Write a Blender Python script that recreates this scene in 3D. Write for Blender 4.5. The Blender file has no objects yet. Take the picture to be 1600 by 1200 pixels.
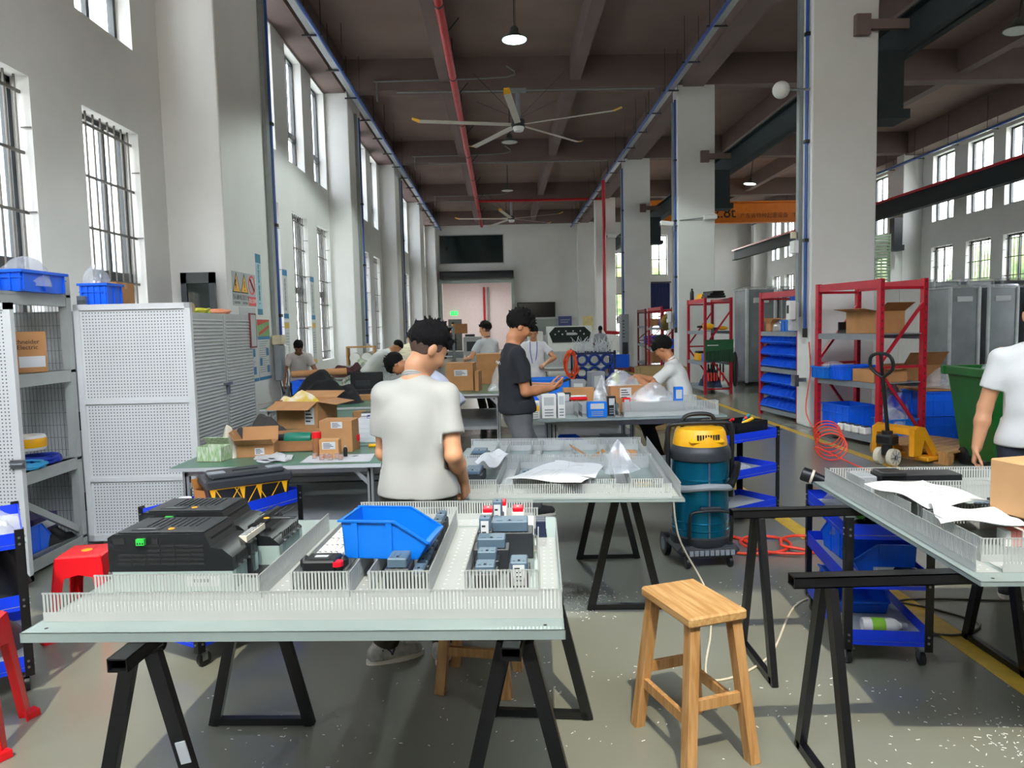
import bpy, bmesh, math, random
import numpy as np
from mathutils import Vector, Matrix, Euler
random.seed(7)
S = bpy.context.scene
COL = S.collection
# ---------------------------------------------------------------- camera
F_PX, CAM_H, VPX, VPY, SLOPE = 1130.0, 1.70, 783.0, 510.0, 0.023
_y = Vector((VPX - 800, 600 - VPY, -F_PX)).normalized()
_z = Vector((1, SLOPE, 0)).cross(_y).normalized()
if _z.y < 0: _z = -_z
_x = _y.cross(_z)
cam_data = bpy.data.cameras.new('camera'); cam = bpy.data.objects.new('camera', cam_data); COL.objects.link(cam)
cam_data.sensor_width = 36; cam_data.lens = 36 * F_PX / 1600; cam_data.clip_start = .05; cam_data.clip_end = 400
_R = Matrix((_x, _y, _z))
cam.matrix_world = Matrix.Translation((0, 0, CAM_H)) @ _R.to_4x4()
S.camera = cam
def at(px, py, z=None, Y=None, X=None):
    """a point of the place seen at a pixel of the photograph, on the height z or at the distance Y"""
    r = _R @ Vector((px - 800, 600 - py, -F_PX))
    t = (z - CAM_H) / r.z if z is not None else (Y / r.y if Y is not None else X / r.x)
    return Vector((0, 0, CAM_H)) + r * t
# ---------------------------------------------------------------- world, sun, exposure
W = bpy.data.worlds.new('sky'); S.world = W; W.use_nodes = True
nt = W.node_tree; nt.nodes.clear()
_o = nt.nodes.new('ShaderNodeOutputWorld'); _b = nt.nodes.new('ShaderNodeBackground')
_tc = nt.nodes.new('ShaderNodeTexCoord'); _sx = nt.nodes.new('ShaderNodeSeparateXYZ'); _cr = nt.nodes.new('ShaderNodeValToRGB')
_cr.color_ramp.elements[0].position = .0; _cr.color_ramp.elements[0].color = (.93, .93, .90, 1)
_cr.color_ramp.elements[1].position = .7; _cr.color_ramp.elements[1].color = (.82, .90, 1, 1)
nt.links.new(_tc.outputs['Generated'], _sx.inputs[0]); nt.links.new(_sx.outputs['Z'], _cr.inputs[0])
nt.links.new(_cr.outputs[0], _b.inputs['Color']); nt.links.new(_b.outputs[0], _o.inputs[0])
_b.inputs['Strength'].default_value = 9.0
sun = bpy.data.lights.new('sun', 'SUN'); sun.energy = 1.85; sun.angle = math.radians(.7); sun.color = (1, .93, .72)
sun_o = bpy.data.objects.new('sun', sun); COL.objects.link(sun_o)
SUN_EL = math.radians(57)
sun_o.rotation_euler = Vector((.0, math.cos(SUN_EL), -math.sin(SUN_EL))).to_track_quat('-Z', 'Y').to_euler(); sun_o.location = (0, -12, 14)
S.view_settings.view_transform = 'Standard'; S.view_settings.look = 'None'; S.view_settings.gamma = 1
S.view_settings.use_curve_mapping = False; S.view_settings.exposure = 0.85
S.cycles.max_bounces = 8; S.cycles.diffuse_bounces = 5; S.cycles.transparent_max_bounces = 16
S.cycles.use_denoising = True; S.cycles.sample_clamp_indirect = 4
S.cycles.caustics_reflective = False; S.cycles.caustics_refractive = False
def window_light(x, y, z, sx, sz, direction, power=10, name='window_daylight'):
    """a light portal in a window opening: tells the renderer where the sky is let in, adds no light itself"""
    l = bpy.data.lights.new(name, 'AREA'); l.shape = 'RECTANGLE'; l.size = sx; l.size_y = sz; l.energy = power; l.cycles.is_portal = True
    o = bpy.data.objects.new(name, l); COL.objects.link(o); o.location = (x, y, z)
    o.rotation_euler = Vector(direction).to_track_quat('-Z', 'Z').to_euler()
    return o
# ---------------------------------------------------------------- materials
def lin(c):
    return c / 12.92 if c <= .04045 else ((c + .055) / 1.055) ** 2.4
def rgb(h):
    return tuple(lin(int(h[i:i + 2], 16) / 255) for i in (0, 2, 4)) + (1,)
_M = {}
def mat(name, h, rough=.5, metal=0, var=.06, scale=6, bump=0, bscale=60, spec=.5, trans=0, alpha=1, emit=0, coat=0, stretch=None, h2=None, detail=3):
    """a procedural surface: base colour with a little noise, optional bump"""
    if name in _M: return _M[name]
    m = bpy.data.materials.new(name); m.use_nodes = True; n = m.node_tree.nodes; L = m.node_tree.links
    p = n['Principled BSDF']
    c = rgb(h)
    p.inputs['Roughness'].default_value = rough; p.inputs['Metallic'].default_value = metal
    p.inputs['Specular IOR Level'].default_value = spec; p.inputs['Coat Weight'].default_value = coat
    p.inputs['Transmission Weight'].default_value = trans; p.inputs['Alpha'].default_value = alpha
    p.inputs['Base Color'].default_value = c
    if var or h2 or bump:
        tc = n.new('ShaderNodeTexCoord'); mp = n.new('ShaderNodeMapping'); L.new(tc.outputs['Object'], mp.inputs[0])
        if stretch: mp.inputs['Scale'].default_value = stretch
    if var or h2:
        nz = n.new('ShaderNodeTexNoise'); nz.inputs['Scale'].default_value = scale; nz.inputs['Detail'].default_value = detail
        L.new(mp.outputs[0], nz.inputs['Vector'])
        cr = n.new('ShaderNodeValToRGB')
        lo, hi = (c, rgb(h2)) if h2 else (tuple(x * (1 - var) for x in c[:3]) + (1,), tuple(min(1, x * (1 + var)) for x in c[:3]) + (1,))
        cr.color_ramp.elements[0].position = .35; cr.color_ramp.elements[0].color = lo
        cr.color_ramp.elements[1].position = .65; cr.color_ramp.elements[1].color = hi
        L.new(nz.outputs['Fac'], cr.inputs[0]); L.new(cr.outputs[0], p.inputs['Base Color'])
    if bump:
        nb = n.new('ShaderNodeTexNoise'); nb.inputs['Scale'].default_value = bscale; nb.inputs['Detail'].default_value = 4
        L.new(mp.outputs[0], nb.inputs['Vector']); bp = n.new('ShaderNodeBump'); bp.inputs['Strength'].default_value = bump; bp.inputs['Distance'].default_value = .01
        L.new(nb.outputs['Fac'], bp.inputs['Height']); L.new(bp.outputs[0], p.inputs['Normal'])
    if emit:
        p.inputs['Emission Color'].default_value = c; p.inputs['Emission Strength'].default_value = emit
    _M[name] = m
    return m
def clear(name, h, alpha=.25, rough=.1, gl=.15):
    """clear film or pane: mostly passes light, part gloss and part milky"""
    if name in _M: return _M[name]
    m = bpy.data.materials.new(name); m.use_nodes = True; n = m.node_tree.nodes; L = m.node_tree.links; n.clear()
    o = n.new('ShaderNodeOutputMaterial'); t = n.new('ShaderNodeBsdfTransparent'); g = n.new('ShaderNodeBsdfGlossy'); d = n.new('ShaderNodeBsdfDiffuse')
    d.inputs['Color'].default_value = rgb(h); g.inputs['Roughness'].default_value = rough
    a = n.new('ShaderNodeMixShader'); b = n.new('ShaderNodeMixShader'); a.inputs[0].default_value = alpha; b.inputs[0].default_value = gl
    L.new(t.outputs[0], a.inputs[1]); L.new(d.outputs[0], a.inputs[2]); L.new(a.outputs[0], b.inputs[1]); L.new(g.outputs[0], b.inputs[2]); L.new(b.outputs[0], o.inputs[0])
    _M[name] = m
    return m
M_wall = mat('white_wall_paint', 'E2E2E0', .75, var=.02, scale=1.5, bump=.05, bscale=30)
M_ceil = mat('dark_ceiling_paint', '8A746C', .85, var=.08, scale=.8)
M_beam = mat('dark_beam_paint', '756460', .85, var=.06, scale=1)
M_white = mat('white_paint', 'E8E8E6', .5, var=.02)
M_black = mat('black_plastic', '17181A', .4, var=.1)
M_blackm = mat('black_steel', '121214', .35, var=.15, scale=14, spec=.5)
M_dark = mat('dark_grey_plastic', '2C2F33', .45, var=.06)
M_grey = mat('grey_plastic', '8A8F94', .45, var=.04)
M_lgrey = mat('light_grey_enamel', 'B9BCBC', .45, var=.04)
M_zinc = mat('zinc_sheet', '98A6A4', .36, metal=.3, var=.05, scale=3)
M_steel = mat('steel', '9A9EA2', .3, metal=.9, var=.05)
M_alu = mat('aluminium_profile', 'B4B7B8', .35, metal=.6, var=.04)
M_duct = mat('light_grey_duct_plastic', 'A9ACAA', .42, var=.02)
M_blue = mat('blue_crate_plastic', '1266EA', .4, var=.05)
M_lblue = mat('bright_blue_bin_plastic', '0B70D6', .35, var=.03)
M_cartblue = mat('cobalt_blue_enamel', '0C3ADC', .35, var=.04)
M_red = mat('red_rack_enamel', 'B0142A', .4, var=.08)
M_redp = mat('red_stool_plastic', 'E0141E', .35, var=.05)
M_redpipe = mat('red_pipe_paint', 'B81420', .35, var=.08)
M_card = mat('cardboard', 'B07F52', .85, var=.08, scale=5)
M_cardin = mat('cardboard_inside', '8F6239', .9, var=.08)
M_tape = mat('brown_tape', 'B58A58', .3, var=.03)
M_paper = mat('white_paper', 'C8CACB', .8, var=.02)
M_ink = mat('black_ink', '1C1C1E', .7, var=0)
M_wood = mat('pale_wood', 'BE9260', .55, var=.1, h2='A2733F', scale=3, stretch=(16, 16, 1.2))
M_woodseat = mat('pale_wood_seat', 'C39A64', .55, h2='A87A44', scale=3, stretch=(1.5, 20, 20))
M_yellow = mat('yellow_plastic', 'F2B010', .4, var=.05)
M_yline = mat('yellow_floor_paint', 'D4AE3C', .45, var=.1, scale=12)
M_orange = mat('orange_paint', 'E0790E', .4, var=.05)
M_green = mat('green_bin_plastic', '0F5A1E', .45, var=.08)
M_gtop = mat('green_bench_mat', '4F7A63', .3, var=.06)
M_glass = clear('window_glass', 'DDE8F0', .04, .03, .06)
M_film = clear('clear_plastic_bag', 'DCE0E4', .32, .25, .07)
M_film2 = clear('thin_plastic_film', 'DADFE2', .25, .15, .18)
M_frame = mat('dark_window_frame', '3A3F42', .4, var=.03)
M_bars = mat('steel_window_bars', '6E6A66', .4, metal=.4, var=.08)
M_conduit = mat('galvanised_conduit', '8E9494', .4, metal=.5, var=.06)
M_bluepipe = mat('blue_air_pipe', '1F4E9C', .35, var=.05)
# ---------------------------------------------------------------- meshes
def ortho(d):
    d = Vector(d).normalized(); a = Vector((0, 0, 1)) if abs(d.z) < .9 else Vector((1, 0, 0))
    u = d.cross(a).normalized(); return u, d.cross(u).normalized()
class MB:
    def __init__(s, m=None):
        s.v = []; s.f = []; s.k = []; s.mats = []; s.m = m
    def mi(s, m):
        m = m or s.m
        if m not in s.mats: s.mats.append(m)
        return s.mats.index(m)
    def add(s, vs, fs, m=None, T=None):
        b = len(s.v); i = s.mi(m)
        s.v += [tuple(T @ Vector(p)) for p in vs] if T is not None else [tuple(p) for p in vs]
        s.f += [tuple(b + j for j in f) for f in fs]; s.k += [i] * len(fs); return s
    def box(s, c, d, m=None, rot=None, bev=0):
        x, y, z = d[0] / 2, d[1] / 2, d[2] / 2
        T = Matrix.Translation(c)
        if rot is not None: T = T @ (Matrix.Rotation(rot, 4, 'Z') if isinstance(rot, (int, float)) else Euler(rot).to_matrix().to_4x4())
        if not bev:
            vs = [(a * x, b * y, e * z) for a in (-1, 1) for b in (-1, 1) for e in (-1, 1)]
            fs = [(0, 1, 3, 2), (4, 6, 7, 5), (0, 4, 5, 1), (2, 3, 7, 6), (0, 2, 6, 4), (1, 5, 7, 3)]
            return s.add(vs, fs, m, T)
        bev = min(bev, x * .98, y * .98, z * .98)
        vs = []; idx = {}
        for a in (-1, 1):
            for b in (-1, 1):
                for e in (-1, 1):
                    for ax in range(3):
                        q = [a * x, b * y, e * z]
                        for o in range(3):
                            if o != ax: q[o] -= (a, b, e)[o] * bev
                        idx[(a, b, e, ax)] = len(vs); vs.append(tuple(q))
        fs = []
        g = lambda a, b, e, ax: idx[(a, b, e, ax)]
        for sg in (-1, 1):
            fs.append((g(sg, -1, -1, 0), g(sg, 1, -1, 0), g(sg, 1, 1, 0), g(sg, -1, 1, 0))[::sg])
            fs.append((g(-1, sg, -1, 1), g(-1, sg, 1, 1), g(1, sg, 1, 1), g(1, sg, -1, 1))[::sg])
            fs.append((g(-1, -1, sg, 2), g(1, -1, sg, 2), g(1, 1, sg, 2), g(-1, 1, sg, 2))[::sg])
        for p in (-1, 1):
            for q in (-1, 1):
                fs.append((g(p, q, -1, 0), g(p, q, -1, 1), g(p, q, 1, 1), g(p, q, 1, 0))[::-p * q])
                fs.append((g(p, -1, q, 0), g(p, -1, q, 2), g(p, 1, q, 2), g(p, 1, q, 0))[::p * q])
                fs.append((g(-1, p, q, 1), g(-1, p, q, 2), g(1, p, q, 2), g(1, p, q, 1))[::-p * q])
        for a in (-1, 1):
            for b in (-1, 1):
                for e in (-1, 1):
                    fs.append((g(a, b, e, 0), g(a, b, e, 1), g(a, b, e, 2))[::a * b * e])
        return s.add(vs, fs, m, T)
    def bx(s, x0, x1, y0, y1, z0, z1, m=None, bev=0):
        return s.box(((x0 + x1) / 2, (y0 + y1) / 2, (z0 + z1) / 2), (abs(x1 - x0), abs(y1 - y0), abs(z1 - z0)), m, None, bev)
    def bar(s, p, q, w, h, m=None, up=(0, 0, 1)):
        """a rectangular bar from p to q, w across and h in the up direction"""
        p, q = Vector(p), Vector(q); d = (q - p).normalized(); u = Vector(up)
        a = d.cross(u)
        if a.length < 1e-4: a = d.cross(Vector((0, 1, 0)))
        a.normalize(); b = a.cross(d)
        vs = [e + a * (i * w / 2) + b * (j * h / 2) for e in (p, q) for i, j in ((-1, -1), (1, -1), (1, 1), (-1, 1))]
        return s.add(vs, [(0, 1, 2, 3), (7, 6, 5, 4), (0, 4, 5, 1), (1, 5, 6, 2), (2, 6, 7, 3), (3, 7, 4, 0)], m)
    def cyl(s, p, q, r, r2=None, n=12, m=None):
        p, q = Vector(p), Vector(q); r2 = r if r2 is None else r2; u, w = ortho(q - p)
        vs = [e + (u * math.cos(a) + w * math.sin(a)) * R for e, R in ((p, r), (q, r2)) for a in [2 * math.pi * i / n for i in range(n)]]
        fs = [(i, (i + 1) % n, n + (i + 1) % n, n + i) for i in range(n)] + [tuple(range(n - 1, -1, -1)), tuple(range(n, 2 * n))]
        return s.add(vs, fs, m)
    def tube(s, pts, r, n=8, m=None, closed=False, smooth=0):
        pts = [Vector(p) for p in pts]
        if smooth: pts = spline(pts, smooth, closed)
        N = len(pts); vs = []; u = None
        for i, p in enumerate(pts):
            d = (pts[(i + 1) % N] - pts[i - 1]) if closed else (pts[min(i + 1, N - 1)] - pts[max(i - 1, 0)])
            if d.length < 1e-9: d = Vector((0, 0, 1))
            d.normalize()
            if u is None: u = ortho(d)[0]
            u = (u - d * u.dot(d));  u = u.normalized() if u.length > 1e-6 else ortho(d)[0]
            w = d.cross(u); R = r[i] if isinstance(r, (list, tuple)) else r
            vs += [p + (u * math.cos(a) + w * math.sin(a)) * R for a in [2 * math.pi * j / n for j in range(n)]]
        fs = []
        for i in range(N if closed else N - 1):
            a, b = i * n, ((i + 1) % N) * n
            fs += [(a + j, a + (j + 1) % n, b + (j + 1) % n, b + j) for j in range(n)]
        if not closed: fs += [tuple(range(n - 1, -1, -1)), tuple(range((N - 1) * n, N * n))]
        return s.add(vs, fs, m)
    def lathe(s, prof, o=(0, 0, 0), n=20, m=None, sx=1, sy=1, T=None):
        vs = []; fs = []
        for r, z in prof:
            vs += [(o[0] + r * math.cos(2 * math.pi * j / n) * sx, o[1] + r * math.sin(2 * math.pi * j / n) * sy, o[2] + z) for j in range(n)]
        for i in range(len(prof) - 1):
            fs += [(i * n + j, i * n + (j + 1) % n, (i + 1) * n + (j + 1) % n, (i + 1) * n + j) for j in range(n)]
        if prof[0] == prof[-1]: return s.add(vs, fs, m, T)
        if prof[0][0] > 1e-5: fs.append(tuple(range(n - 1, -1, -1)))
        if prof[-1][0] > 1e-5: fs.append(tuple(range((len(prof) - 1) * n, len(prof) * n)))
        return s.add(vs, fs, m, T)
    def prism(s, poly, ext, m=None, T=None):
        """poly: 3-D outline, ext: extrusion vector"""
        n = len(poly); e = Vector(ext); vs = [Vector(p) for p in poly] + [Vector(p) + e for p in poly]
        fs = [tuple(range(n - 1, -1, -1)), tuple(range(n, 2 * n))] + [(i, (i + 1) % n, n + (i + 1) % n, n + i) for i in range(n)]
        return s.add(vs, fs, m, T)
    def plate(s, pts, t, m=None):
        """a thin plate with outline pts and thickness t along its normal"""
        pts = [Vector(p) for p in pts]; nrm = (pts[1] - pts[0]).cross(pts[2] - pts[0]).normalized()
        return s.prism(pts, nrm * t, m)
    def sheet(s, fn, nu, nv, m=None, t=.0015):
        """thin sheet given by fn(u, v), with thickness"""
        P = [[Vector(fn(i / nu, j / nv)) for j in range(nv + 1)] for i in range(nu + 1)]
        vs = [p for r in P for p in r]; k = len(vs); w = nv + 1
        vs += [p - Vector((0, 0, t)) for p in vs]
        fs = []
        for i in range(nu):
            for j in range(nv):
                a = i * w + j; fs += [(a, a + w, a + w + 1, a + 1), (k + a, k + a + 1, k + a + w + 1, k + a + w)]
        return s.add(vs, fs, m)
    def ell(s, c, r, m=None, n=14, rot=None, noise=0, seed=0):
        vs = []; fs = []; h = n // 2; rd = random.Random(seed)
        R = Euler(rot).to_matrix() if rot else Matrix.Identity(3)
        for i in range(h + 1):
            for j in range(n):
                a, b = math.pi * i / h, 2 * math.pi * j / n
                k = 1 + noise * (rd.random() - .5) * (0 if i in (0, h) else 1)
                vs.append(Vector(c) + R @ Vector((r[0] * math.sin(a) * math.cos(b) * k, r[1] * math.sin(a) * math.sin(b) * k, r[2] * math.cos(a) * k)))
        for i in range(h):
            fs += [(i * n + j, (i + 1) * n + j, (i + 1) * n + (j + 1) % n, i * n + (j + 1) % n) for j in range(n)]
        return s.add(vs, fs, m)
    def mesh(s, name, smooth=True, angle=35):
        me = bpy.data.meshes.new(name); me.from_pydata(s.v, [], s.f)
        for m in s.mats: me.materials.append(m)
        me.polygons.foreach_set('material_index', s.k)
        bm = bmesh.new(); bm.from_mesh(me); bmesh.ops.recalc_face_normals(bm, faces=bm.faces); bm.to_mesh(me); bm.free()
        if smooth:
            me.polygons.foreach_set('use_smooth', [True] * len(me.polygons)); me.set_sharp_from_angle(angle=math.radians(angle))
        me.update(); return me
    def build(s, name, parent=None, smooth=True, angle=35, loc=None, rot=None):
        o = bpy.data.objects.new(name, s.mesh(name, smooth, angle)); COL.objects.link(o)
        if parent is not None: o.parent = parent
        if loc is not None: o.location = loc
        if rot is not None: o.rotation_euler = (0, 0, rot) if isinstance(rot, (int, float)) else rot
        return o
def spline(p, k, closed=False):
    out = []; n = len(p)
    for i in range(n if closed else n - 1):
        g = (lambda j: p[j % n]) if closed else (lambda j: p[max(0, min(n - 1, j))])
        a, b, c, d = g(i - 1), g(i), g(i + 1), g(i + 2)
        for q in range(k):
            t = q / k
            out.append(.5 * (2 * b + (c - a) * t + (2 * a - 5 * b + 4 * c - d) * t * t + (3 * b - a - 3 * c + d) * t ** 3))
    if not closed: out.append(p[-1])
    return out
def tag(o, label, cat, group=None, kind=None):
    o['label'] = label; o['category'] = cat
    if group: o['group'] = group
    if kind: o['kind'] = kind
    return o
def thing(name, label, cat, loc=(0, 0, 0), rot=0, group=None):
    o = bpy.data.objects.new(name, None); COL.objects.link(o); o.empty_display_size = .1
    o.location = loc; o.rotation_euler = (0, 0, rot)
    return tag(o, label, cat, group)
def struct(mb, name, **k):
    o = mb.build(name, **k); o['kind'] = 'structure'; return o
def dup(o, loc, rot=0, label=None, group=None, parent=None):
    """a copy of a thing with copies of its parts and sub-parts"""
    c = o.copy(); COL.objects.link(c)
    if parent is None:
        c.location = loc; c.rotation_euler = (0, 0, rot)
    else: c.parent = parent
    if label: c['label'] = label
    if group: c['group'] = group
    for ch in list(o.children): dup(ch, None, parent=c)
    return c
def text_mesh(body, size, name, m, parent, loc, rot, extrude=.0006, align='CENTER'):
    cu = bpy.data.curves.new(name, 'FONT'); cu.body = body; cu.size = size; cu.align_x = align; cu.align_y = 'CENTER'; cu.extrude = extrude; cu.resolution_u = 3
    cu.materials.append(m)
    t = bpy.data.objects.new(name + '_curve', cu); COL.objects.link(t)
    bpy.context.view_layer.update()
    me = bpy.data.meshes.new_from_object(t.evaluated_get(bpy.context.evaluated_depsgraph_get()))
    bpy.data.objects.remove(t); bpy.data.curves.remove(cu)
    o = bpy.data.objects.new(name, me); COL.objects.link(o)
    if parent is not None: o.parent = parent
    o.location = loc; o.rotation_euler = rot; return o
# ================================================================ the hall
def floor_material():
    m = mat('grey_epoxy_floor', '7D7E72', .3, var=.025, scale=.5, detail=6)
    n = m.node_tree.nodes; L = m.node_tree.links; p = n['Principled BSDF']
    nz = n.new('ShaderNodeTexNoise'); nz.inputs['Scale'].default_value = 2.2; nz.inputs['Detail'].default_value = 6
    mr = n.new('ShaderNodeMapRange'); mr.inputs[3].default_value = .2; mr.inputs[4].default_value = .3
    tc = n.new('ShaderNodeTexCoord'); L.new(tc.outputs['Object'], nz.inputs['Vector'])
    L.new(nz.outputs['Fac'], mr.inputs[0]); L.new(mr.outputs[0], p.inputs['Roughness']); p.inputs['Specular IOR Level'].default_value = .8
    return m
M_floor = floor_material()
YB, YF = -.6, 46.0                       # the gable behind the viewer, the far wall
XR = 16.4
struct(MB(M_floor).bx(-4.9, XR + .3, YB, YF, -.2, 0), 'floor')
struct(MB(M_floor).bx(-4.9, 1.5, YF + .001, 54.2, -.2, 0), 'floor_back_room')
M_out = mat('pale_concrete_yard', 'B9B6B0', .8, var=.05)
struct(MB(M_out).bx(-90, 110, -60, 120, -.5, -.21), 'ground')
struct(MB(M_ceil).bx(-4.9, XR + .3, YB, YF + .3, 8.75, 9.0), 'ceiling')
COLS = [2.8, 11.2, 19.6, 28.0, 36.4, 44.8]
def wall_x(name, x0, x1, y0, y1, holes, ztop=8.75):
    """a wall along Y between x0 and x1; holes = (y centre, width, z0, z1)"""
    mb = MB(M_wall); cuts = {}
    for yc, w, a, b in holes: cuts.setdefault((yc - w / 2, yc + w / 2), []).append((a, b))
    y = y0
    for (a, b) in sorted(cuts):
        if a > y: mb.bx(x0, x1, y, a, 0, ztop)
        z = 0
        for (c, d) in sorted(cuts[(a, b)]):
            if c > z: mb.bx(x0, x1, a, b, z, c)
            z = d
        if z < ztop: mb.bx(x0, x1, a, b, z, ztop)
        y = b
    if y < y1: mb.bx(x0, x1, y, y1, 0, ztop)
    return struct(mb, name)
WN = [0]
def window(side, x, y, z0, z1, w, grille, tr):
    """side -1: on the left wall (glass towards -X); the frame sits in the outer part of the reveal"""
    WN[0] += 1
    o = bpy.data.objects.new('window_%d' % WN[0], None); COL.objects.link(o); o['kind'] = 'structure'
    o.location = (x, y, z0); h = z1 - z0; f = MB(M_frame); e = .06
    f.bx(-.04, .04, -w / 2, -w / 2 + e, 0, h).bx(-.04, .04, w / 2 - e, w / 2, 0, h).bx(-.04, .04, -w / 2, w / 2, 0, e).bx(-.04, .04, -w / 2, w / 2, h - e, h)
    zt = h * tr
    f.bx(-.05, .05, -w / 2, w / 2, zt - .07, zt + .07)
    f.bx(-.03, .03, -.035, .035, 0, zt); f.bx(-.03, .03, .14, .19, zt, h)
    f.build('frame', o)
    MB(M_glass).bx(-.004, .004, -w / 2 + e, w / 2 - e, e, h - e).build('pane', o)
    if grille:
        g = MB(M_bars); xi = -side * .13
        n = 8
        for i in range(n): yy = -w / 2 + w * (i + .5) / n; g.cyl((xi, yy, 0), (xi, yy, h), .012, n=6)
        for i in range(6): zz = h * (i + .35) / 5.6; g.bar((xi, -w / 2, zz), (xi, w / 2, zz), .02, .03)
        for zz in (h * .25, h * .6, h * .85):
            g.cyl((xi, w / 2 - .02, zz), (xi - side * .1, w / 2 - .02, zz), .008, n=6)
        g.build('security_grille', o)
LW0 = [(c, 1.28) for c in (.4, 2.55, 4.75, 6.94, 9.14)]
LW1 = [(c, 1.27) for c in (14.5, 16.7, 18.85, 22.5, 24.7, 26.85, 31.5, 33.6, 35.5, 39.4, 41.6, 43.7)]
ZL, ZU = (.95, 4.32), (5.38, 7.85)
wall_x('wall_left', -5.0, -4.7, YB, 10.6, [(c, w) + z for c, w in LW0 for z in (ZL, ZU)])
wall_x('wall_left_far', -4.8, -4.5, 10.6, YF, [(c, w) + z for c, w in LW1 for z in (ZL, ZU)])
for c, w in LW0:
    if c > 2:
        window(-1, -4.93, c, *ZL, w, True, .44); window(-1, -4.93, c, *ZU, w, False, .3)
for c, w in LW1:
    window(-1, -4.73, c, *ZL, w, True, .5); window(-1, -4.73, c, *ZU, w, False, .3)
RW = [(c, 1.3) for c in (14.6, 16.6, 18.4, 22.95, 24.85, 26.9, 31.4, 33.4, 35.4, 39.2, 41.2, 43.1)]
RZL, RZU = (1.0, 4.3), (5.25, 7.7)
wall_x('wall_right', XR, XR + .3, YB, YF, [(c, w) + z for c, w in RW for z in (RZL, RZU)])
for c, w in RW:
    window(1, XR + .22, c, *RZL, w, True, .5); window(1, XR + .22, c, *RZU, w, False, .42)
# far wall with the gate opening, the inner window above it and two outside windows
def wall_y(name, y0, y1, x0, x1, holes, ztop=8.75):
    mb = MB(M_wall); xs = sorted({x0, x1} | {h[0] for h in holes} | {h[1] for h in holes})
    for a, b in zip(xs[:-1], xs[1:]):
        z = 0
        for h in sorted((h for h in holes if h[0] <= a and h[1] >= b), key=lambda h: h[2]):
            if h[2] > z: mb.bx(a, b, y0, y1, z, h[2])
            z = h[3]
        if z < ztop: mb.bx(a, b, y0, y1, z, ztop)
    return struct(mb, name)
FH = [(-3.65, .75, 0, 4.5), (-3.8, .3, 5.65, 7.5), (6.9, 7.9, .9, 3.6), (6.9, 7.9, 4.6, 6.2), (9.6, 10.6, .9, 3.9), (9.6, 10.6, 4.7, 7.2), (12.4, 13.6, .9, 3.9), (12.4, 13.6, 4.7, 7.2)]
wall_y('wall_far', YF, YF + .3, -4.9, XR + .3, FH)
for (a, b, c, d) in FH[2:]:
    WN[0] += 1; o = bpy.data.objects.new('window_%d' % WN[0], None); COL.objects.link(o); o['kind'] = 'structure'; o.location = ((a + b) / 2, YF + .2, c)
    f = MB(M_frame); w, h = b - a, d - c
    for x in (-w / 2 + .03, 0, w / 2 - .03): f.bx(x - .03, x + .03, -.03, .03, 0, h)
    for z in (.03, h * .4, h - .03): f.bx(-w / 2, w / 2, -.03, .03, z - .03, z + .03)
    f.build('frame', o); MB(M_glass).bx(-w / 2 + .03, w / 2 - .03, -.004, .004, .03, h - .03).build('pane', o)
WN[0] += 1; o = bpy.data.objects.new('window_%d' % WN[0], None); COL.objects.link(o); o['kind'] = 'structure'; o.location = (-1.75, YF + .05, 5.65)
f = MB(M_lgrey); f.bx(-2.05, 2.05, -.06, .06, 0, .06).bx(-2.05, 2.05, -.06, .06, 1.79, 1.85).bx(-2.05, -1.99, -.06, .06, 0, 1.85).bx(1.99, 2.05, -.06, .06, 0, 1.85); f.build('frame', o)
MB(mat('dark_tinted_glass', '1E2A2A', .08, var=.15, scale=.7, spec=.6)).bx(-2, 2, -.01, .01, .06, 1.79).build('pane', o)
# gable behind the viewer: an unseen high opening, sized for the sun and sky it admits
wall_y('wall_back', YB - .3, YB, -5.0, XR + .3, [(-3.4, 4.4, 4.7, 8.2)])
# back room behind the far gate
M_room = mat('pinkish_white_paint', 'E6DEDE', .75, var=.02)
rm = MB(M_room); rm.bx(-4.9, -4.6, YF + .3, 54, 0, 4.9).bx(1.2, 1.5, YF + .3, 54, 0, 4.9)
rm.bx(-4.6, -3.9, 53.7, 54, 0, 4.9).bx(-2.9, 1.2, 53.7, 54, 0, 4.9).bx(-3.9, -2.9, 53.7, 54, 2.3, 4.9)
struct(rm, 'wall_back_room'); struct(MB(M_room).bx(-4.9, 1.5, YF + .3, 54, 4.9, 5.1), 'ceiling_back_room')
struct(MB(mat('dark_grey_door', '4A5250', .5)).bx(-3.9, -2.9, 53.72, 53.78, 0, 2.3), 'door_1')
# pillars
def pillar(x0, x1, y0, y1, top=7.95): struct(MB(M_wall).bx(x0, x1, y0, y1, 0, top, bev=.015), 'pillar')
pillar(-4.72, -3.9, 10.5, 12.75); pillar(-4.52, -3.9, 19.6, 21.3); pillar(-4.52, -3.9, 28, 29.9); pillar(-4.52, -3.9, 36.4, 38.2); pillar(-4.52, -3.9, 44.8, 46)
for c in COLS[1:]: pillar(4.8, 5.8, c, c + .5)
for c in (19.6, 28.2, 36.4, 44.8): pillar(XR - .75, XR + .02, c, c + .5)
pillar(4.8, 5.8, 2.8, 3.3); pillar(-4.72, -3.9, 2.0, 3.0)
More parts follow.
